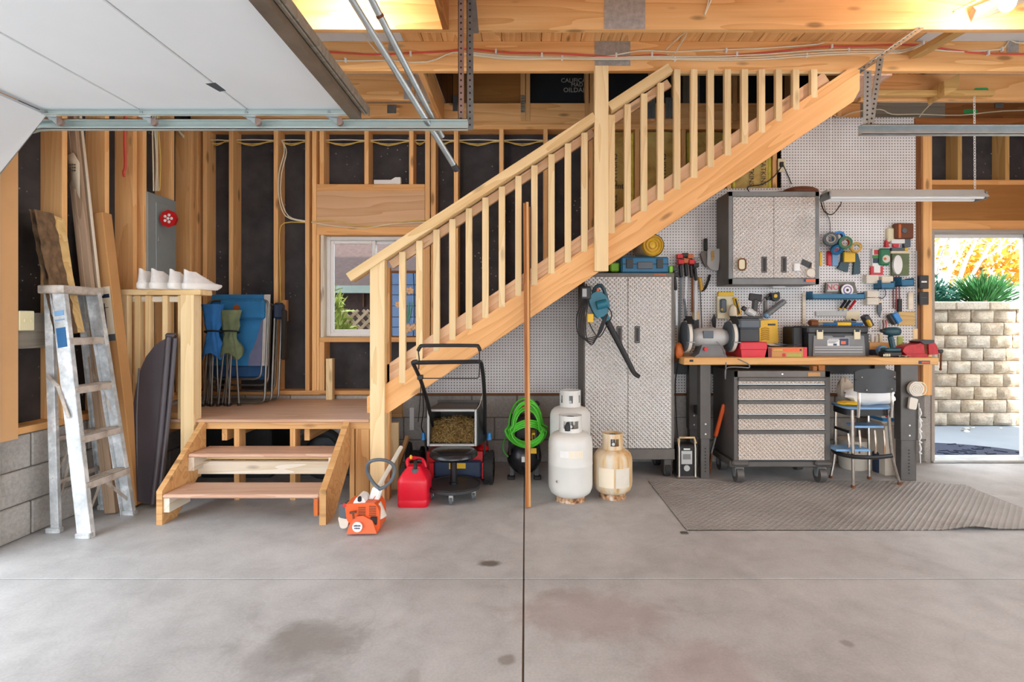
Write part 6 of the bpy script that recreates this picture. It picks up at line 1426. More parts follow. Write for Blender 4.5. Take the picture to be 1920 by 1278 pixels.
# grinder
bg_ = thing('bench_grinder', 'silver bench grinder with two wheel guards and a red switch on the bench', 'bench grinder', (WX(1328, 4.36), 4.36, ZT_))
Y = 4.36; c = W(1329, 632, Y); R = Matrix.Rotation(PI/2, 3, 'Y'); B().lathe([(.03, -.16), (.055, -.145), (.075, -.10), (.078, 0), (.075, .10), (.055, .145), (.03, .16)], c, 28, R).end('motor', 'pale_grey', bg_, 1)
B().pbox(1319, 1338, 620, 634, Y-.082, Y-.06, .003).end('name_plate', 'slate', bg_)
for px in (1287, 1369):
    cc = W(px, 630, Y); gdd = B().lathe([(.03, -.026), (.118, -.026), (.124, -.02), (.124, .02), (.118, .026), (.03, .026)], cc, 32, R).end('wheel_guard', 'slate', bg_); B().lathe([(.01, -.012), (.127, -.012), (.127, .012), (.01, .012)], cc+Vector((0, -.006, 0)), 32, R).end('wheel', 'offwhite', gdd); B().box(cc.x-.03, cc.x+.03, cc.y-.15, cc.y-.09, cc.z-.05, cc.z-.042, .002).end('tool_rest', 'steel', gdd); B().prism([(cc.x-.028, Y-.12, cc.z+.10), (cc.x+.028, Y-.12, cc.z+.10), (cc.x+.028, Y-.06, cc.z+.16), (cc.x-.028, Y-.06, cc.z+.16)], (0, .004, .004)).end('eye_shield', 'dark_grey', gdd)
B().prism([(WX(1296, Y), Y-.09, ZT_), (WX(1357, Y), Y-.09, ZT_), (WX(1350, Y), Y-.075, ZT_+.025), (WX(1346, Y), Y-.06, ZT_+.095), (WX(1312, Y), Y-.06, ZT_+.095), (WX(1305, Y), Y-.075, ZT_+.025)], (0, .15, 0)).end('pedestal', 'mid_grey', bg_)
c = W(1324, 654, Y-.09); B().cyl(c, c+Vector((0, .02, 0)), .016, n=14).end('switch_knob', 'red', bg_)
B().tube([W(1343, 640, Y-.08), W(1355, 652, Y-.1), W(1361, 669, Y-.13), W(1361, 690, 4.18), W(1360, 710, 4.2), W(1362, 690, 4.17), W(1385, 688, 4.15), W(1404, 689, 4.15), W(1403, 682, 4.15), W(1390, 676, 4.17), W(1375, 668, 4.25)], .0045, 6, sub=4).end('cord', 'mid_grey', bg_)
# cans, cup left
lump(W(1273, 655, 4.35), (.035, .035, .07), 2, .1).single('amber_bottle', 'orange_dark', 'amber plastic bottle between the cabinet and the grinder', 'bottle')
bpy.data.objects['amber_bottle'].location.z = ZT_-.03
# red box, black case, drill
rb = thing('red_toolbox', 'red plastic box with a lid under the black case on the bench', 'toolbox', (WX(1412, 4.24), 4.4, ZT_)); Y = 4.245
B().prism([(WX(1391, Y), Y, ZT_), (WX(1434, Y), Y, ZT_), (WX(1437, Y), Y-.004, WZ(655, Y)), (WX(1389, Y), Y-.004, WZ(655, Y))], (0, .34, 0)).end('body', 'red_box', rb); B().box(WX(1387.5, Y), WX(1438, Y), Y-.01, Y+.345, WZ(655.5, Y), WZ(641, Y), .006).end('lid', 'red_box', rb)
kb = thing('black_case', 'black plastic case with a rounded lid standing on the red box', 'case', (WX(1406, 4.27), 4.4, WZ(641, 4.245))); Y = 4.27
zz = WZ(641, 4.245); B().box(WX(1387, Y), WX(1424, Y), Y, Y+.24, zz, WZ(616, Y), .006).end('body', 'dark_grey', kb); B().box(WX(1385, Y), WX(1427, Y), Y-.012, Y+.25, WZ(617, Y), WZ(597, Y), .018).end('lid', 'slate', kb)
zk = WZ(597, Y)
dt = thing('driver_tool', 'grey and white cordless driver lying on the black case', 'cordless tool', (WX(1405, 4.34), 4.34, zk)); Y = 4.33
B().bar(W(1398, 580, Y), W(1416, 591, Y), .06, .055, (0, 1, 0), .012).end('motor_body', 'pale_grey', dt); B().bar(W(1414, 590, Y), W(1416, 560, Y), .045, .04, (0, 1, 0), .012).end('grip', 'dark_grey', dt); B().bar(W(1404, 556, Y), W(1428, 559, Y), .06, .022, (0, 1, 0), .006).end('battery_shoe', 'black', dt); B().bar(W(1391, 576, Y), W(1399, 581, Y), .035, .03, (0, 1, 0), .006).end('chuck', 'black', dt); B().box(WX(1386, Y), WX(1426, Y), Y-.05, Y+.06, zk, zk+.02, .006).end('base_plate', 'dark_grey', dt); B().bar(W(1402, 583, Y-.032), W(1413, 589, Y-.032), .004, .02, (0, 1, 0)).end('stripe', 'white', dt)
yc = thing('yellow_tool_case', 'yellow plastic tool case with grip ribs leaning behind the red box', 'tool case', (WX(1442, 4.6), 4.62, ZT_)); Y = 4.58; B().pprism(rpoly([(1424, 664), (1424, 601), (1458, 598), (1460, 640), (1452, 664)], 4), Y, Y+.12).end('shell', 'yellow', yc); B().pbox(1440, 1454, 606.5, 610, Y-.003, Y+.001).end('print', 'dark_grey', yc)
for k in range(6): B().tube([W(1427, 617+k*4, Y-.002), W(1434, 614+k*4, Y-.004), W(1442, 616+k*4, Y-.002)], .006, 5).end('rib', 'yellow_dark', yc)
bpx = thing('parts_carton', 'low orange and green printed carton with papers on the bench edge', 'carton', (WX(1473, 4.24), 4.3, ZT_)); Y = 4.235
B().pbox(1449, 1505, 650, 0, Y, Y+.001) if False else None
B().box(WX(1440, Y), WX(1512, Y), Y, Y+.16, ZT_, WZ(651, Y), .002).end('carton', 'card', bpx); B().box(WX(1506, Y), WX(1513, Y), Y-.002, Y+.162, ZT_, WZ(651, Y)+.001).end('end_flap', 'red_box', bpx); B().box(WX(1440, Y), WX(1447, Y), Y-.002, Y+.162, ZT_, WZ(652, Y)).end('end_flap', 'maroon', bpx)
B().pbox(1449, 1504, 652.5, 659, Y-.0015, Y).end('print_band', 'orange', bpx); dashes(1476, 1503, 663, 669, Y-.001, 9, 'leaf_lime', bpx); dashes(1450, 1468, 654, 657.5, Y-.002, 6, 'leaf_lime', bpx); c = W(1470, 665, Y-.003); B().cyl(c, c+Vector((0, .002, 0)), .014, n=14).end('dot_print', 'red', bpx); B().pbox(1499.5, 1503, 654, 657.5, Y-.0025, Y-.001).end('mark', 'print_dark', bpx)
zpp = WZ(651, Y)+.001
for k, (m, dx, lab) in enumerate((('black', 0, 'black instruction sheet on the printed carton'), ('white', .03, 'white folded paper on the printed carton'), ('blue_light', .10, 'blue and clear plastic packet on the printed carton'))):
    q = B().grid(lambda u, v: Vector((WX(1440, Y)+dx+u*.20, Y+.01+k*.01+v*.11, zpp+.004+k*.007+.016*math.sin(u*3+k)*v+.02*u*(k != 1)*.4)), 8, 4); q.single(['instruction_sheet', 'folded_paper', 'plastic_packet'][k], m, lab, 'paper' if k < 2 else 'packet', None, 2)
# big toolbox
tb = thing('toolbox', 'large grey and black plastic toolbox with cream latches on the bench', 'toolbox', (WX(1570, 4.4), 4.5, ZT_)); Y = 4.385
zt_ = WZ(611, Y); B().prism([(WX(1516, Y), Y, ZT_), (WX(1629, Y), Y, ZT_), (WX(1629, Y), Y, WZ(625, Y)), (WX(1516, Y), Y, WZ(625, Y))], (0, .26, 0)).end('body', 'dark_grey', tb); B().box(WX(1514, Y), WX(1629.5, Y), Y-.006, Y+.265, WZ(625.5, Y), zt_, .014).end('lid', 'dark_grey', tb)
B().pprism([(1524, 667), (1623, 667), (1620, 629), (1585, 629), (1583, 632), (1563, 632), (1560, 629), (1526, 629)], Y-.008, Y).end('front_panel', 'mid_grey', tb)
for py in (649.5, 654, 659): B().pbox(1528, 1618, py, py+1.6, Y-.011, Y-.007).end('rib', 'pale_grey', tb)
for px in (1532, 1602): lt_ = B().pbox(px, px+12, 618, 636, Y-.018, Y-.006, .004).end('latch', 'cream', tb); B().pbox(px+2, px+10, 617, 622, Y-.019, Y-.016).end('latch_teeth', 'black', lt_)
lab = B().pbox(1551.5, 1592, 633.5, 648, Y-.010, Y-.007).end('label', 'white', tb); B().pbox(1552, 1574, 634, 637, Y-.0115, Y-.0095).end('label_band', 'navy', lab); B().pbox(1574.5, 1591.5, 634, 647.6, Y-.0115, Y-.0095).end('label_picture', 'navy', lab); B().pbox(1577, 1586, 639, 645, Y-.0125, Y-.011, .001).end('label_toolbox', 'orange', lab); dashes(1553, 1573, 634.8, 636.4, Y-.0118, 9, 'white', lab); B().pbox(1562.5, 1569, 644, 647.5, Y-.0115, Y-.0095).end('label_band', 'navy', lab)
for k in range(3): B().pbox(1553, 1572-k*3, 638.5+k*1.8, 639.4+k*1.8, Y-.0112, Y-.0095).end('label_line', 'slate', lab)
B().box(WX(1493, Y), WX(1513, Y), Y+.06, Y+.24, ZT_, WZ(612, Y), .01).single('cassette_case', 'black', 'black upright case beside the large toolbox', 'case')
hm = thing('hammer', 'blue and yellow handled hammer lying on the big toolbox', 'hammer', (WX(1570, 4.42), 4.42, zt_)); zz = zt_+.016
B().cyl((WX(1542, 4.42), 4.42, zz), (WX(1570, 4.42), 4.42, zz), .014, n=10).end('grip', 'blue', hm); B().cyl((WX(1569, 4.42), 4.42, zz), (WX(1594, 4.42), 4.42, zz), .0155, n=10).end('band', 'yellow', hm); B().cyl((WX(1594, 4.42), 4.42, zz), (WX(1617, 4.42), 4.42, zz), .014, n=10).end('grip', 'blue', hm); B().cyl((WX(1519, 4.42), 4.42, zz+.006), (WX(1532, 4.42), 4.42, zz+.006), .024, n=12).end('head', 'rust', hm); B().cyl((WX(1530, 4.42), 4.42, zz), (WX(1544, 4.42), 4.42, zz), .012, n=10).end('neck', 'steel', hm)
mh = thing('mallet', 'wooden-handled brush hammer behind the blue hammer on the toolbox', 'hammer', (WX(1550, 4.5), 4.5, zt_)); B().cyl((WX(1530, 4.52), 4.52, zt_+.035), (WX(1562, 4.52), 4.52, zt_+.035), .011, n=8).end('handle', 'wood_new', mh); B().cyl((WX(1525, 4.52), 4.49, zt_+.028), (WX(1525, 4.52), 4.56, zt_+.028), .028, n=12).end('head', 'wood_dark', mh); B().bar((WX(1562, 4.52), 4.52, zt_+.036), (WX(1605, 4.52), 4.52, zt_+.036), .02, .018, (0, 0, 1), .004).end('tang', 'slate', mh)
wq = thing('square_tool', 'black angled pry tool lying on the toolbox lid', 'pry tool', (WX(1605, 4.56), 4.56, zt_)); B().tube([(WX(1575, 4.58), 4.58, zt_+.010), (WX(1600, 4.58), 4.58, zt_+.010), (WX(1604, 4.58), 4.58, zt_+.045), (WX(1597, 4.58), 4.58, zt_+.055)], .010, 6).end('bar', 'black', wq)
bl = thing('boot_sander', 'black and yellow sanding tool leaning at the toolbox end', 'sander', (WX(1630, 4.6), 4.62, zt_-.1)); B().bar(W(1620, 591, 4.62), W(1632, 612, 4.62), .05, .065, (0, 1, 0), .008).end('handle', 'dark_grey', bl); B().bar(W(1626, 599, 4.585), W(1633, 612, 4.585), .03, .035, (0, 1, 0), .01).end('pad', 'yellow', bl); B().cyl(W(1623, 594, 4.63), W(1623, 594, 4.766), .004, n=6).end('peg_hook', 'galv', bl)
# wood, cans right of the toolbox
lum('pine_block', WX(1630.5, 4.55), WX(1668, 4.55), 4.55, 4.70, ZT_+.045, ZT_+.105, 'wood_bench'); tag(bpy.data.objects['pine_block'], 'pine board end on the navy case behind the drill', 'offcut'); B().box(WX(1630.5, 4.53), WX(1652, 4.53), 4.53, 4.72, ZT_, ZT_+.045, .006).single('navy_case', 'navy', 'navy flat case under the pine board behind the drill', 'case')
tp = thing('green_tape', 'green and blue tape roll standing behind the drill', 'tape roll', (WX(1657, 4.45), 4.45, ZT_)); c = Vector((WX(1657, 4.42), 4.44, ZT_+.042)); B().lathe([(.018, -.02), (.042, -.02), (.042, .02), (.018, .02), (.018, -.02)], c, 24, Matrix.Rotation(PI/2, 3, 'X'), False).end('roll', 'blue_light', tp); B().sph(c+Vector((0, -.02, .006)), (.026, .006, .026), 12, 8).end('core', 'green_hose', tp)
dl = thing('cordless_drill', 'dark teal cordless drill standing on its battery on the bench', 'drill', (WX(1670, 4.28), 4.3, ZT_)); Y = 4.28
B().box(WX(1653.5, Y), WX(1686, Y), Y-.04, Y+.05, ZT_, WZ(658, Y), .010).end('battery', 'black', dl); B().box(WX(1656, Y), WX(1685, Y), Y-.035, Y+.045, WZ(658.5, Y), WZ(652, Y), .008).end('battery_shoe', 'teal_dark', dl); B().bar(W(1675, 654, Y), W(1669, 628, Y), .04, .042, (0, 1, 0), .012).end('grip', 'teal_dark', dl)
B().lathe([(.012, -.07), (.028, -.06), (.034, -.03), (.035, .02), (.033, .05), (.02, .062)], W(1673, 621, Y), 18, Matrix.Rotation(PI/2, 3, 'Y')).end('motor_housing', 'teal_dark', dl, 1); B().cyl(W(1657, 620, Y), W(1651, 620, Y), .017, .012, 12).end('chuck', 'black', dl); B().cyl(W(1652, 620, Y), W(1634, 619.5, Y), .0035, n=6).end('bit', 'steel', dl); dashes(1656, 1670, 663, 668, Y-.0405, 4, 'cream', dl)
B().cyl((WX(1687, 4.45), 4.45, ZT_), (WX(1687, 4.45), 4.45, ZT_+.16), .022, n=14).single('glue_tube', 'leaf_lime', 'pale green glue bottle behind the drill', 'bottle')
vs_ = thing('bench_vise', 'red cast iron bench vise on the right end of the bench', 'vise', (WX(1725, 4.3), 4.34, ZT_)); Y = 4.25
B().pprism(rpoly([(1695, 672.3), (1742, 672.3), (1738, 663), (1700, 664)], 2), Y, Y+.15).end('base', 'red_vise', vs_); B().pprism(rpoly([(1692, 658), (1697, 650), (1705, 647), (1720, 645), (1732, 640), (1734, 664), (1700, 665)], 3), Y+.015, Y+.13).end('body', 'red_vise', vs_); B().pprism(rpoly([(1741, 644), (1752, 641), (1758, 650), (1760, 664), (1742, 665)], 3), Y+.015, Y+.13).end('moving_jaw', 'red_vise', vs_)
B().pprism([(1726, 640), (1741, 636.5), (1752, 637), (1752, 642), (1741, 645), (1733, 645)], Y+.0, Y+.14).end('jaw_plate', 'dark_grey', vs_); B().pprism([(1733, 645), (1741, 645), (1741, 668), (1734, 668)], Y+.03, Y+.11).end('slide', 'rust', vs_); B().cyl(W(1691, 657, Y+.07), W(1687, 657, Y+.07), .03, n=16).end('anvil_end', 'red_vise', vs_); B().cyl(W(1758, 658, Y+.07), W(1766, 658, Y+.07), .016, n=12).end('screw_head', 'dark_grey', vs_); B().cyl(W(1765, 656, Y+.07), W(1763.5, 692, Y+.07), .007, n=8).end('handle', 'rust', vs_); B().sph(W(1763.5, 692, Y+.07), .011, 8, 6).end('handle_knob', 'rust', vs_)
lum('paint_stick', WX(1712, 4.45), WX(1721, 4.45), 4.45, 4.456, ZT_, WZ(616, 4.45), 'wood_new'); tag(bpy.data.objects['paint_stick'], 'pale wooden stir stick standing behind the red vise', 'stir stick'); lump((WX(1700, 4.55), 4.55, ZT_+.05), (.06, .06, .05), 6).single('rag_bundle', 'pale_grey', 'blue and white rag bundle behind the red vise', 'rag')
q = B().grid(lambda u, v: Vector((WX(1683, 4.22)+u*.09+.02*math.sin(v*4), 4.205+v*.10, ZT_+.002+.012*abs(math.sin(u*5+v*3)))), 8, 6); q.single('shop_rag', 'white', 'white rag hanging over the bench edge beside the vise', 'rag', None, 2)
# ================================================================ HUNG ON THE PEGBOARD
YH = 4.758
def hang(name, mat, label, cat, px0, px1, py0, py1, th=.03, group=None, b=.003, Y=None):
    Y = YH if Y is None else Y
    return B().pbox(px0, px1, py0, py1, Y-th, Y+.004 if Y == YH else Y, b).single(name, mat, label, cat, group)
# bar clamps
for k, (px, y0, y1, lab) in enumerate(((1268, 500, 610, 'short bar clamp next to the tall cabinet'), (1278, 476, 645, 'long bar clamp with a red trigger head'), (1288, 474, 628, 'long bar clamp with an orange pad, second from the cabinet'), (1298, 476, 585, 'bar clamp with a rust-brown bar'), (1306, 482, 600, 'bar clamp next to the yellow-handled saw'))):
    t_ = thing('bar_clamp', lab+' on the pegboard', 'clamp', W(px, y1, 4.70), 'bar clamps on the pegboard'); Y = 4.70-.012*(k % 2)
    B().bar(W(px, y0, Y), W(px+[-1, 5, 4, 0, 2][k]*-1, y1, Y), .007, .020, (1, 0, 0)).end('bar', ['steel', 'slate', 'steel', 'rust', 'steel'][k], t_)
    B().pbox(px-6, px+5, y0+10, y0+19, Y-.045, Y+.015, .005).end('head', ['black', 'red', 'terracotta', 'red', 'black'][k], t_); B().bar(W(px-3, y0+20, Y-.03), W(px-1, y0+44, Y-.02), .028, .028, (1, 0, 0), .008).end('grip', 'black', t_); B().pbox(px-8, px+3, y0, y0+8, Y-.04, Y+.012, .004).end('jaw', ['dark_grey', 'red', 'black', 'terracotta', 'mid_grey'][k], t_); B().cyl(W(px, y0+12, Y+.01), W(px, y0+12, YH+.008), .004, n=6).end('peg_hook', 'galv', t_)
gn = thing('heat_gun', 'black flap-ended tool with a grey strap hanging beside the clamps', 'tool', W(1290, 600, 4.70)); B().bar(W(1288, 596, 4.67), W(1291, 608, 4.67), .05, .06, (1, 0, 0), .01).end('head', 'black', gn); B().bar(W(1283, 560, 4.69), W(1288, 600, 4.68), .006, .018, (1, 0, 0)).end('strap', 'slate', gn); B().cyl(W(1284, 562, 4.69), W(1284, 562, YH+.008), .004, n=6).end('peg_hook', 'galv', gn)
pb = thing('paint_brush', 'wide brush with a wooden handle and black bristles on the pegboard', 'paint brush', W(1304, 600, 4.73)); B().pbox(1299, 1311, 583, 599, 4.725, 4.745, .004).end('ferrule', 'wood_slab', pb); B().pbox(1298, 1311, 599, 617, 4.722, 4.748, .004).end('bristles', 'dark_grey', pb); B().pbox(1303, 1307, 560, 584, 4.728, 4.742, .003).end('handle', 'wood_block', pb); B().cyl(W(1305, 563, 4.74), W(1305, 563, YH+.008), .003, n=6).end('peg_hook', 'galv', pb)
ss = thing('hand_saw', 'yellow-handled black pruning saw hanging under the staple gun', 'saw', W(1318, 530, 4.72)); B().bar(W(1312, 520, 4.72), W(1316, 545, 4.72), .025, .03, (1, 0, 0), .008).end('handle', 'yellow_dark', ss); B().tube([W(1316, 545, 4.72), W(1322, 540, 4.72), W(1327, 528, 4.72), W(1331, 515, 4.72)], .012, 6, sub=3).end('blade_guard', 'black', ss); B().bar(W(1313, 545, 4.73), W(1316, 618, 4.73), .004, .008, (1, 0, 0)).end('blade', 'dark_grey', ss); B().cyl(W(1314, 524, 4.73), W(1314, 524, YH+.008), .004, n=6).end('peg_hook', 'galv', ss)
sg_ = thing('staple_gun', 'grey metal staple gun hung beside the wall cabinet', 'staple gun', W(1338, 505, 4.70)); B().pprism(rpoly([(1327, 466), (1351, 466), (1347, 507), (1333, 505), (1326, 497)], 3), 4.69, 4.73).end('body', 'pale_grey', sg_); B().pprism(rpoly([(1333, 471), (1339, 469), (1340, 486), (1334, 490)], 2), 4.685, 4.69).end('grip_opening', 'wood_block', sg_); B().pprism(rpoly([(1314, 475), (1322, 470), (1327, 490), (1325, 502), (1318, 490)], 2), 4.70, 4.73).end('lever', 'cab_grey', sg_); B().bar(W(1323, 447, 4.72), W(1323, 470, 4.72), .03, .03, (1, 0, 0), .006).end('nose', 'black', sg_); B().cyl(W(1337, 473, 4.72), W(1337, 473, YH+.008), .004, n=6).end('peg_hook', 'galv', sg_)
# above the grinder and boxes
hang('lamp_pack', 'yellow', 'yellow-topped blister pack with a bulb hanging behind the grinder', 'package', 1347, 1376, 547, 555, .03); op = thing('blister_pack', 'cream cardboard blister pack with a clear window behind the grinder', 'package', W(1360, 597, 4.72)); B().pbox(1345, 1376, 555, 597, 4.725, 4.762, .003).end('card', 'cream', op); B().pbox(1351, 1363, 560, 586, 4.70, 4.725, .012).end('blister', 'slate', op); B().sph(W(1353.5, 580, 4.698), .011, 8, 6).end('bulb', 'yellow', op)
lump(W(1374, 585, 4.69), (.035, .03, .065), 4, .15).single('work_glove', 'paper', 'cream work glove hanging against the blister pack', 'glove')
yk = thing('folding_knife_pack', 'yellow and black utility tool hanging next to the blister pack', 'utility tool', W(1383, 585, 4.72)); B().bar(W(1377, 557, 4.72), W(1387, 590, 4.72), .03, .035, (1, 0, 0), .006).end('body', 'yellow', yk); B().bar(W(1379, 560, 4.70), W(1387, 588, 4.70), .006, .012, (1, 0, 0)).end('slider', 'black', yk)
B().pprism([(1335, 600), (1340, 588), (1343, 600), (1342, 615), (1337, 612)], 4.73, 4.745).single('putty_blade', 'black', 'small black scraper blade on the pegboard above the grinder', 'scraper')
gc_ = thing('caulk_gun', 'black and yellow caulking gun with a clear barrel hung at an angle', 'caulk gun', W(1455, 575, 4.72)); B().bar(W(1434, 593, 4.71), W(1472, 563, 4.71), .045, .045, (0, 1, 0), .012).end('barrel', 'mid_grey', gc_); B().bar(W(1434, 594, 4.71), W(1440, 589, 4.71), .047, .047, (0, 1, 0), .01).end('nose_cap', 'blue_light', gc_); B().pprism(rpoly([(1447, 549), (1462, 547), (1463, 560), (1456, 565), (1448, 560)], 2), 4.68, 4.74).end('trigger_body', 'black', gc_); c = W(1454.5, 554.5, 4.676); B().cyl(c, c+Vector((0, .006, 0)), .016, n=14).end('dial', 'yellow', gc_); B().bar(W(1436, 560, 4.71), W(1449, 556, 4.71), .03, .022, (0, 1, 0), .005).end('rear_grip', 'black', gc_); B().pbox(1433.5, 1439, 564, 592, 4.735, 4.760, .002).end('bracket', 'cab_grey', gc_); B().tube([W(1446, 548, 4.73), W(1436, 556, 4.73), W(1425, 570, 4.73), W(1424, 585, 4.73), W(1432, 600, 4.73), W(1443, 606, 4.73)], .003, 5, sub=4).end('cord', 'brown_box', gc_)
hang('brush_handle', 'wood_white', 'white wooden stick hanging beside the blue tray', 'stick', 1505, 1511, 549, 608, .012); hang('white_carton', 'white', 'small white carton with a red end under the wall cabinet', 'carton', 1449, 1473, 531, 540, .06); 
# tapes
def roll(px, py, Y, r, w_, m, core, lab, ax=(0, 1, 0), inner=None):
    t_ = thing('tape_roll', lab, 'tape roll', W(px, py, Y), 'tape rolls on a peg'); c = W(px, py, Y); R = frame(ax).copy(); R = R @ Matrix.Rotation(PI/2, 3, 'Y')
    B().lathe([(r*.62, -w_/2), (r, -w_/2), (r, w_/2), (r*.62, w_/2), (r*.62, -w_/2)], c, 28, R, False).end('tape', m, t_); B().lathe([(r*.56, -w_/2-.001), (r*.63, -w_/2-.001), (r*.63, w_/2+.001), (r*.56, w_/2+.001), (r*.56, -w_/2-.001)], c, 28, R, False).end('core', core, t_)
    p = c+Vector((0, 0, r*.53)); B().cyl(p-Vector((0, w_/2, 0)), (p.x, YH+.01, p.z), .004, n=6).end('peg_hook', 'galv', t_)
roll(1557, 448, 4.66, .058, .05, 'slate', 'cream', 'grey tape roll with a red core hung by the cabinet', (.35, 1, 0)); roll(1572, 444, 4.69, .05, .04, 'blue_bright', 'blue', 'bright blue tape roll behind the grey one', (.2, 1, 0)); roll(1584, 455, 4.65, .055, .045, 'green_pack', 'terracotta', 'green tape roll with an orange core', (.2, 1, 0)); roll(1605, 464, 4.66, .045, .055, 'yellow_dark', 'cream', 'yellow masking tape roll', (.5, 1, 0)); roll(1569, 467, 4.68, .05, .03, 'blue_tray', 'blue_bright', 'wide blue tape roll hanging under the green one', (.1, .9, .6))
hang('sandpaper_pack', 'red_box', 'red and blue sheet pack under the tape rolls', 'package', 1552, 1560, 470, 497, .02); hang('sheet_pack', 'blue_light', 'pale blue sandpaper pack under the tape rolls', 'package', 1560.5, 1572, 472, 498, .02); hang('pink_strip_pack', 'pink', 'pink band of stickers above the pale blue pack', 'package', 1561, 1572, 465, 472, .02); hang('yellow_level', 'yellow', 'yellow and black level beside the wall cabinet', 'level', 1537, 1542, 472, 498, .02)
hang('drill_set', 'yellow', 'yellow drill bit case hanging over the black straps', 'bit case', 1583, 1604, 472, 491, .045)
for k, pts in enumerate((((1579, 470), (1584, 470), (1592, 494), (1590, 510), (1571, 503), (1578, 488)), ((1603, 472), (1609, 476), (1613, 490), (1613, 513), (1600, 515), (1602, 492)))): B().pprism(pts, 4.735, 4.758).single('black_strap', 'teal_dark', ['black webbing strap hanging left of the bit case', 'black webbing strap hanging right of the bit case'][k], 'strap')
# packs at right
tn = thing('leather_pouch', 'brown tool pouch with pliers at the top of the pegboard edge', 'tool pouch', W(1696, 446, 4.70)); B().pbox(1680, 1714, 418, 447, 4.70, 4.755, .008).end('pouch', 'brown_box', tn); c = W(1696, 432, 4.695); B().cyl(c, c+Vector((0, .01, 0)), .022, n=14).end('disc', 'slate', tn); B().pbox(1685, 1690, 420, 446, 4.692, 4.70, .002).end('strap', 'terracotta', tn)
hang('cream_pad', 'cream', 'cream sanding pad with a red label behind the tool pouch', 'pad', 1665, 1682, 427, 453, .03, None, .008); hang('clear_pack', 'white', 'clear hanging pack under the tool pouch', 'package', 1672, 1697, 448, 456, .04); hang('red_tag_pack', 'red', 'small red hang tag left of the clear pack', 'tag', 1661, 1667, 450, 463, .02); hang('red_logo_pack', 'red_box', 'red and white warning hang card', 'package', 1675, 1686, 455, 463, .015); hang('grey_pack', 'slate', 'grey blister pack of screws under the pouch', 'package', 1696, 1708, 446, 463, .03)
gp = thing('seed_packet', 'green, white and red printed packet on the pegboard', 'package', W(1645, 500, 4.74)); B().pbox(1636, 1652, 466, 499, 4.738, 4.762, .002).end('card', 'white', gp); B().pbox(1639, 1651, 468, 477, 4.736, 4.739).end('flower_print', 'red', gp); B().pbox(1636, 1651, 478, 484, 4.736, 4.739).end('green_band', 'green', gp); B().pbox(1637, 1648, 484, 493, 4.736, 4.739).end('blue_band', 'navy', gp)
gt = thing('tape_dispenser', 'green tape dispenser pack with a round window', 'package', W(1662, 497, 4.72)); B().pbox(1650, 1670, 465, 497, 4.715, 4.762, .012).end('shell', 'green_pack', gt); c = W(1662, 485, 4.712); B().cyl(c, c+Vector((0, .01, 0)), .034, n=20).end('window', 'offwhite', gt); B().cyl(c+Vector((-.012, -.002, 0)), c+Vector((-.012, .006, 0)), .012, n=14).end('hub', 'copper', gt)
bp = thing('hook_pack', 'dark blister pack with a large white oval and four cream knobs', 'package', W(1690, 515, 4.73)); B().pbox(1673, 1705, 475, 516, 4.735, 4.762, .003).end('card', 'olive', bp); B().pprism([W_ for W_ in [(1684+9*math.cos(a)*.92, 496+18*math.sin(a)) for a in [2*PI*i/28 for i in range(28)]]], 4.715, 4.737).end('oval', 'white', bp)
for k in range(4): B().sph(W(1677, 489+k*6, 4.732), (.010, .006, .010), 8, 6).end('knob', 'cream', bp)
hang('label_strip', 'cream', 'cream header strip with a yellow corner above the oval pack', 'strip', 1671, 1708, 470, 475, .03); hang('yellow_corner', 'yellow', 'yellow tag above the oval pack', 'tag', 1697, 1703, 464, 470, .025); hang('black_header', 'slate', 'dark header card above the oval pack', 'card', 1672, 1697, 464, 470, .022)
ro = thing('red_frame_pack', 'red and white square hook pack under the seed packet', 'package', W(1645, 515, 4.74)); B().pbox(1633, 1656, 499, 515, 4.742, 4.762, .002).end('card', 'red', ro); B().pbox(1639, 1651, 498.5, 511, 4.738, 4.743, .002).end('window', 'white', ro)
for k, (a, b, c_, d_) in enumerate(((1625, 1648, 515, 531), (1626, 1648, 545, 557), (1626, 1648, 558, 571))): hang('drawer_unit', 'offwhite', ['clear plastic parts box under the red pack', 'clear plastic parts box with a shelf pin, middle of three', 'lowest clear plastic parts box on the pegboard'][k], 'parts box', a, b, c_, d_, .05)
for a, b, c_, d_, lab in ((1523, 1622, 551, 560.5, 'long blue plastic tool tray on the pegboard'), (1652, 1678, 530, 541, 'small blue tray holding a red-printed packet'), (1690, 1714, 524, 536, 'blue bracket tray at the pegboard edge')):
    t_ = thing('tool_tray', lab, 'tray', W((a+b)/2, d_, 4.68), 'blue trays on the pegboard'); x0, x1, z0, z1 = WX(a, 4.66), WX(b, 4.66), WZ(d_, 4.66), WZ(c_, 4.66)
    B().box(x0, x1, 4.66, 4.668, z0, z1, .002).end('front', 'blue_tray', t_); B().box(x0, x1, 4.66, 4.762, z0, z0+.006).end('bottom', 'blue_tray', t_); B().box(x0, x0+.006, 4.66, 4.762, z0, z1+.025).end('side', 'blue_tray', t_); B().box(x1-.006, x1, 4.66, 4.762, z0, z1+.015).end('side', 'blue_tray', t_)
hang('packet', 'paper', 'white packet with red print standing in the small blue tray', 'packet', 1654, 1675, 518, 533, .05)
ns = thing('no_sign', 'small tan plaque with red letters NO in the blue tray', 'sign', W(1565, 550, 4.72)); B().prism([W(x, y, 4.72) for x, y in ((1548, 549), (1549, 529), (1602, 528), (1608, 549))], (0, .02, 0)).end('plaque', 'cab_grey', ns); B().pbox(1551, 1572, 531, 546, 4.717, 4.721).end('field', 'pale_grey', ns); txt('NO', .072, W(1562, 538.5, 4.715), 'red', ns, (PI/2, 0, 0), wid=.95)
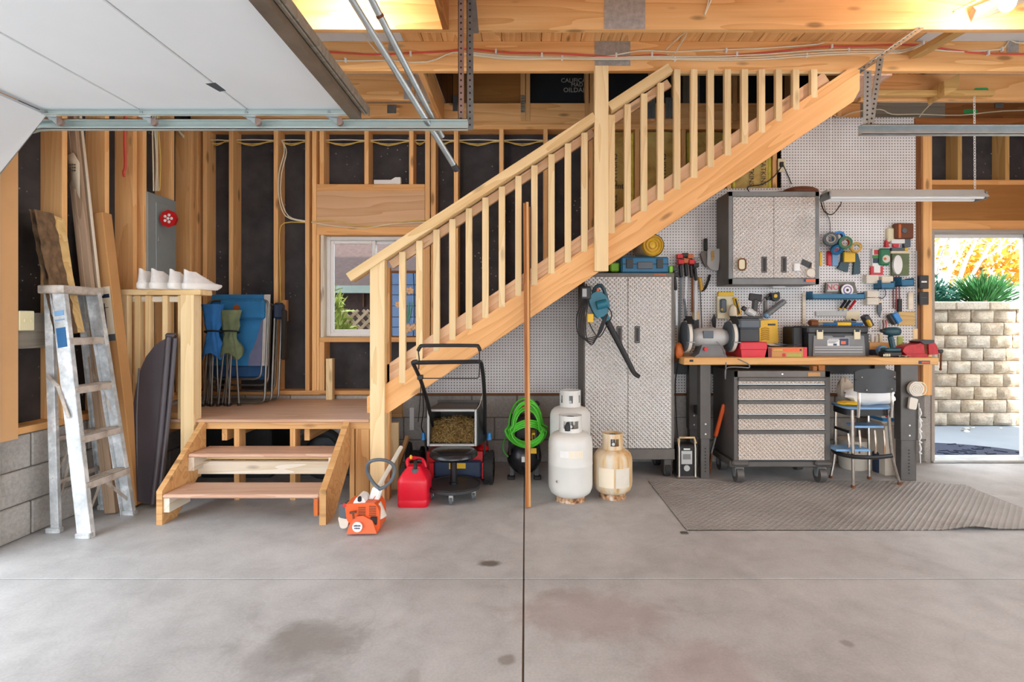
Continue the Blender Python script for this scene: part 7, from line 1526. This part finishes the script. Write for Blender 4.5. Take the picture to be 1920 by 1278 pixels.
dv = thing('disc_spool', 'white and purple disc spool leaning in the blue tray', 'spool', W(1590, 553, 4.69)); c = W(1589, 543.5, 4.69); B().cyl(c, c+Vector((0, .012, 0)), .052, n=28).end('disc', 'white', dv); B().cyl(c+Vector((0, -.002, 0)), c+Vector((0, .004, 0)), .012, n=14).end('hub', 'dark_grey', dv); B().torus(c+Vector((0, -.001, 0)), .033, .005, (0, 1, 0), 24, 5).end('ring', 'lavender', dv)
for k, (x, m, lab) in enumerate(((1586, 'black', 'black and yellow screwdriver stuck in the rack under the tray'), (1594, 'yellow', 'yellow-banded black screwdriver in the rack under the tray'), (1604, 'red', 'red-handled screwdriver in the rack under the tray'))):
    t_ = thing('screwdriver', lab, 'screwdriver', W(x, 575, 4.72), 'screwdrivers on the pegboard'); a = W(x-10, 577, 4.74); b = W(x, 563, 4.70); B().cyl(a, b, .010, .012, 10).end('grip', m if k != 1 else 'black', t_); B().cyl(a-(b-a)*.15, a, .012, .009, 10).end('collar', 'yellow' if k < 2 else 'red', t_); B().cyl(a-(b-a)*1.1, a, .003, n=6).end('shaft', 'steel', t_)
t_ = thing('pegboard_rack', 'grey strip rack holding the screwdrivers', 'rack', W(1590, 585, 4.75)); B().pbox(1530, 1588, 583, 592, 4.745, 4.762, .002).end('strip', 'pale_grey', t_); B().pbox(1586, 1612, 583, 599, 4.75, 4.764, .002).end('panel', 'cream', t_)
hang('notched_board', 'wood_slab', 'cream notched wood panel at the lower pegboard edge', 'panel board', 1685, 1716, 584, 610, .012)
ws = thing('wood_saw', 'bare wire loop tool with a dark blade hanging from a peg', 'saw', W(1652, 590, 4.73)); B().torus(W(1653, 549, 4.74), .045, .0035, (0, 1, 0), 24, 6, .8, 1.1).end('loop', 'dark_grey', ws); B().pprism([(1646, 569), (1653, 567), (1654, 580), (1650, 595), (1646, 584)], 4.735, 4.745).end('blade', 'slate', ws); c = W(1651, 566, 4.735); B().cyl(c, c+Vector((0, .02, 0)), .014, n=12).end('pivot', 'cream', ws); B().cyl(W(1653, 540, 4.74), W(1653, 540, YH+.008), .004, n=6).end('peg_hook', 'galv', ws)
for k, (px, y0, y1) in enumerate(((1675, 517, 578), (1680.5, 517, 580), (1685.5, 517, 560), (1718, 470, 616))): B().bar(W(px, y0, 4.74), W(px+(1 if k == 2 else 0), y1, 4.74), .006, .008, (1, 0, 0)).single('metal_rod', 'maroon' if k < 3 else 'steel', ['thin dark red rod hanging below the oval pack', 'thin dark red rod beside its twin below the oval pack', 'thin rod with a black clip below the oval pack', 'long steel rod hanging at the pegboard edge'][k], 'rod', 'rods on the pegboard')
B().pbox(1685, 1692, 560, 584, 4.728, 4.758, .004).single('black_pliers', 'black', 'black pliers hanging from a rod on the pegboard', 'pliers')
hang('thermometer', 'wood_white', 'cream wall thermometer at the pegboard edge', 'thermometer', 1704, 1713, 548, 580, .015)
bt = thing('cordless_tool', 'black and bright blue tool hanging tilted above the drill', 'cordless tool', W(1678, 600, 4.70)); B().bar(W(1668, 589, 4.72), W(1679, 607, 4.72), .05, .045, (0, 1, 0), .006).end('body', 'dark_grey', bt); B().bar(W(1676, 587, 4.70), W(1686, 604, 4.70), .05, .04, (0, 1, 0), .006).end('side', 'blue_bright', bt); B().cyl(W(1676, 597, 4.73), W(1676, 597, YH+.008), .004, n=6).end('peg_hook', 'galv', bt)
for k in range(3): B().tube([W(1650+k*5, 600, 4.74), W(1652+k*5, 610, 4.735), W(1649+k*5, 622, 4.74)], .005, 6, sub=3).single('pliers', ['steel', 'rust', 'red'][k], ['steel pliers hanging behind the drill chuck', 'rusty pliers hanging behind the drill', 'red-handled snips hanging behind the drill'][k], 'pliers')
for k in range(7): hang('paper_tag_pack', ['white', 'offwhite', 'cream'][k % 3], ['white hang card over the bench left of the drill', 'cream hang card over the bench left of the drill', 'grey-white hang card behind the drill bit'][k % 3], 'card', 1634+k*7.5, 1640+k*7.5, 626+(k % 2)*4, 655, .01, 'hang cards behind the drill') if k < 3 else None
# control boxes on the post by the door
for py0, py1, m, lab in ((516, 541, 'navy', 'black door opener button with a lit white strip on the door post'), (547, 571, 'navy', 'black door opener panel under the lit one on the door post')):
    t_ = thing('wall_control', lab, 'wall switch', W(1733, py1, 4.74), 'door opener controls'); B().pbox(1725, 1742, py0, py1, 4.728, 4.749, .004).end('case', 'dark_grey', t_); B().pbox(1728, 1738, (py0+py1)/2-2, (py0+py1)/2+(1 if py0 < 530 else -1), 4.725, 4.729).end('button', 'white' if py0 < 530 else 'slate', t_)
# ================================================================ CABLES
def cable(pts, r, m, label, name='cable', sub=4, grp=None): return B().tube([W(*p) if not isinstance(p, Vector) else p for p in pts], r, 6, sub=sub).single(name, m, label, 'cable', grp)
YK = 4.84
sag = [383, 431, 515, 578, 602, 686, 770, 803, 853, 938, 1021, 1085]
for k, (m, off, lab) in enumerate((('white_wire', 0, 'white electrical cable threaded through the studs above the window'), ('yellow_wire', 5, 'yellow electrical cable threaded through the studs above the window'), ('yellow_wire', 8, 'lower yellow cable threaded through the studs above the window'))):
    pts = []
    for a, b in zip(sag[:-1], sag[1:]): pts += [(a, 263+(k % 2)*2, YK), ((a+b)/2, 263+off+(b-a)*.025*(1 if k else -.6), YK+.02*k)]
    cable(pts+[(1085, 264, YK)], .0048, m, lab, sub=3, grp='cables in the back wall')
for k in range(2): cable([(529, 264, 4.80), (537-k*4, 285, 4.77), (528-k*5, 325, 4.765), (527-k*4, 370, 4.765), (541-k*5, 405, 4.77), (572, 414+k*2, 4.775)], .0048, 'white_wire', ['white cable looping down the stud to the window header', 'second white cable looping down the stud to the window header'][k], grp='cables in the back wall')
cable([(527, 600, 4.77), (525, 500, 4.77), (524, 440, 4.77), (533, 418, 4.77), (572, 417, 4.775)], .0045, 'yellow_wire', 'yellow cable running down the stud to the outlet box', sub=3)
cable([(584, 416, 4.772), (620, 413, 4.772), (665, 422, 4.772), (710, 424, 4.772), (760, 415, 4.772), (800, 412, 4.772)], .0045, 'yellow_wire', 'yellow cable stapled across the window header'); cable([(584, 417, 4.772), (640, 425, 4.77), (690, 427, 4.77), (730, 420, 4.77), (800, 416, 4.772)], .0045, 'white_wire', 'white cable stapled across the window header')
for k, (px, m) in enumerate(((288, 'white_wire'), (292, 'white_wire'), (296, 'white_wire'), (299, 'yellow_wire'))):
    y = -2.95*FPX/(px-VX); cable([(px, 358, 4.20+k*.02), (px+(2 if k % 2 else -1), 300, 4.2+k*.02), (px-2, 240, 4.2+k*.02), (px, 190, 4.2+k*.02)], .0055, m, ['white cable rising from the breaker panel, nearest the stud', 'white cable rising from the middle of the breaker panel', 'third white cable rising from the breaker panel', 'yellow cable rising from the breaker panel'][k], grp='breaker panel cables')
cable([(235, 190, 3.88), (234, 260, 3.88), (235, 310, 3.88), (232, 322, 3.88), (233, 331, 3.88)], .0105, 'red_cable', 'thick red cable hanging on the left wall stud')
for k in range(2): cable([(326+k*4, 236, 4.60), (340, 250+k*3, 4.64), (358, 270+k, 4.72)], .005, 'white_wire', ['white cable entering the corner stud', 'second white cable entering the corner stud'][k], grp='corner cables')
YC = 3.762
rc_ = cable([(600, 97, YC), (640, 99, YC), (700, 102, YC), (760, 100, YC), (840, 96, YC), (880, 92, YC), (960, 99, YC), (1040, 100, YC), (1110, 104, YC-.006), (1160, 107, YC-.006), (1230, 103, YC), (1270, 107, YC), (1350, 105, YC), (1440, 98, YC), (1540, 88, YC), (1620, 86, YC), (1720, 84, YC), (1780, 93, YC), (1850, 100, YC), (1990, 102, YC)], .0058, 'red_cable', 'red cable stapled along the joist face', sub=3)
for px, py in ((648, 113), (770, 101), (930, 97), (1016, 104), (1054, 109), (1155, 104), (1222, 103), (1265, 111), (1361, 95), (1381, 102), (1512, 104), (1559, 88), (1590, 95), (1730, 82), (1852, 100), (1878, 93)): B().box(WX(px-1.8, YC), WX(px+1.8, YC), YC-.014, YC+.009, WZ(py+4, YC), WZ(py-4, YC), .002).end('staple', 'white', rc_)
for k, off in enumerate((0, 4, 9, 13)):
    yy = [(600, 112), (660, 114), (720, 113), (800, 116), (850, 98), (890, 104), (960, 111), (1050, 110), (1130, 107), (1200, 95), (1260, 97), (1330, 94), (1420, 91), (1520, 84), (1545, 80)] if k == 0 else [(880, 96+off*.4), (950, 103+off*.5), (1040, 106+off*.3), (1130, 106+off*.4), (1220, 104+off*.5), (1320, 103+off*.7), (1430, 98+off), (1540, 90+off), (1640, 89+off*.8), (1690, 92+off*.5), (1728, 82+off*.2)]
    cable([(a, b, YC-.004-.003*k) for a, b in yy], .005, 'white_wire', ['white cable running the whole joist above the stair', 'white cable beside the red one over the stair', 'third white cable on the joist over the stair', 'lowest white cable on the joist over the stair'][k], sub=3, grp='joist cables')
cable([(1740, 92, YC), (1800, 97, YC), (1860, 94, YC), (1882, 90, YC), (1896, 70, YC), (1905, 80, YC), (1990, 82, YC)], .005, 'white_wire', 'white cable running to the ceiling plate by the bulb', sub=3)
cable([(1252, 102, YC), (1250, 92, YC), (1290, 58, 3.5), (1266, 98, YC), (1262, 104, YC)], .0045, 'white_wire', 'white cable loop dropping from the deck to the joist', sub=3); cable([(1330, -10, 3.23), (1326, 12, 3.228), (1321, 28, 3.228), (1330, 8, 3.228), (1336, -10, 3.23)], .0045, 'white_wire', 'white cable loop on the big joist over the stair', sub=3); cable([(1789, 22, 3.226), (1815, 10, 3.22), (1845, -4, 3.2), (1880, -20, 3.2)], .005, 'white_wire', 'white cable crossing the big joist to the bulb', sub=3)
cable([(1556, 212, 4.79), (1575, 220, 4.785), (1600, 210, 4.785), (1650, 205, 4.785), (1672, 214, 4.785), (1720, 214, 4.785), (1800, 216, 4.785), (1880, 208, 4.785), (1990, 206, 4.785)], .005, 'white_wire', 'white cable above the pegboard', sub=3); cable([(1724, 219, 4.74), (1735, 205, 4.6), (1755, 186, 4.3)], .0045, 'white_wire', 'white cable slanting up from the pegboard to the joist', sub=3); cable([(680, 62, 3.6), (686, 72, 3.7), (700, 90, YC), (716, 106, YC)], .0045, 'white_wire', 'short white cable dropping beside the conduit poles', sub=3)
cable([(1405, 360, 4.73), (1403, 350, 4.74), (1430, 345, 4.74), (1452, 330, 4.745), (1468, 308, 4.75)], .005, 'black', 'black cord from the pegboard outlet to the stair side', sub=4); cable([(1468, 308, 4.75), (1478, 330, 4.75), (1484, 345, 4.75)], .004, 'black', 'black cord dropping from the outlet behind the cap', sub=3); B().pbox(1459, 1473, 297, 322, 4.752, 4.766, .003).single('outlet_plate', 'cream', 'cream outlet plate on the pegboard over the wall cabinet', 'outlet'); B().pbox(1463, 1470, 303, 312, 4.735, 4.753, .004).single('black_plug', 'black', 'black plug in the pegboard outlet', 'plug')
cable([(1538, 372, 4.6), (1545, 395, 4.7), (1560, 402, 4.72), (1575, 385, 4.4), (1577, 379, 4.2)], .005, 'black', 'black power cord of the shop light', sub=4); cable([(1540, 365, 4.7), (1548, 395, 4.74), (1556, 415, 4.745), (1557, 438, 4.745)], .0025, 'black', 'thin black string dropping to the tape rolls', sub=4); cable([(1272, 672, 4.3), (1270, 690, 4.35), (1266, 720, 4.45), (1268, 780, 4.5), (1272, 830, 4.5)], .005, 'black', 'black cord dropping behind the bench end', sub=4)
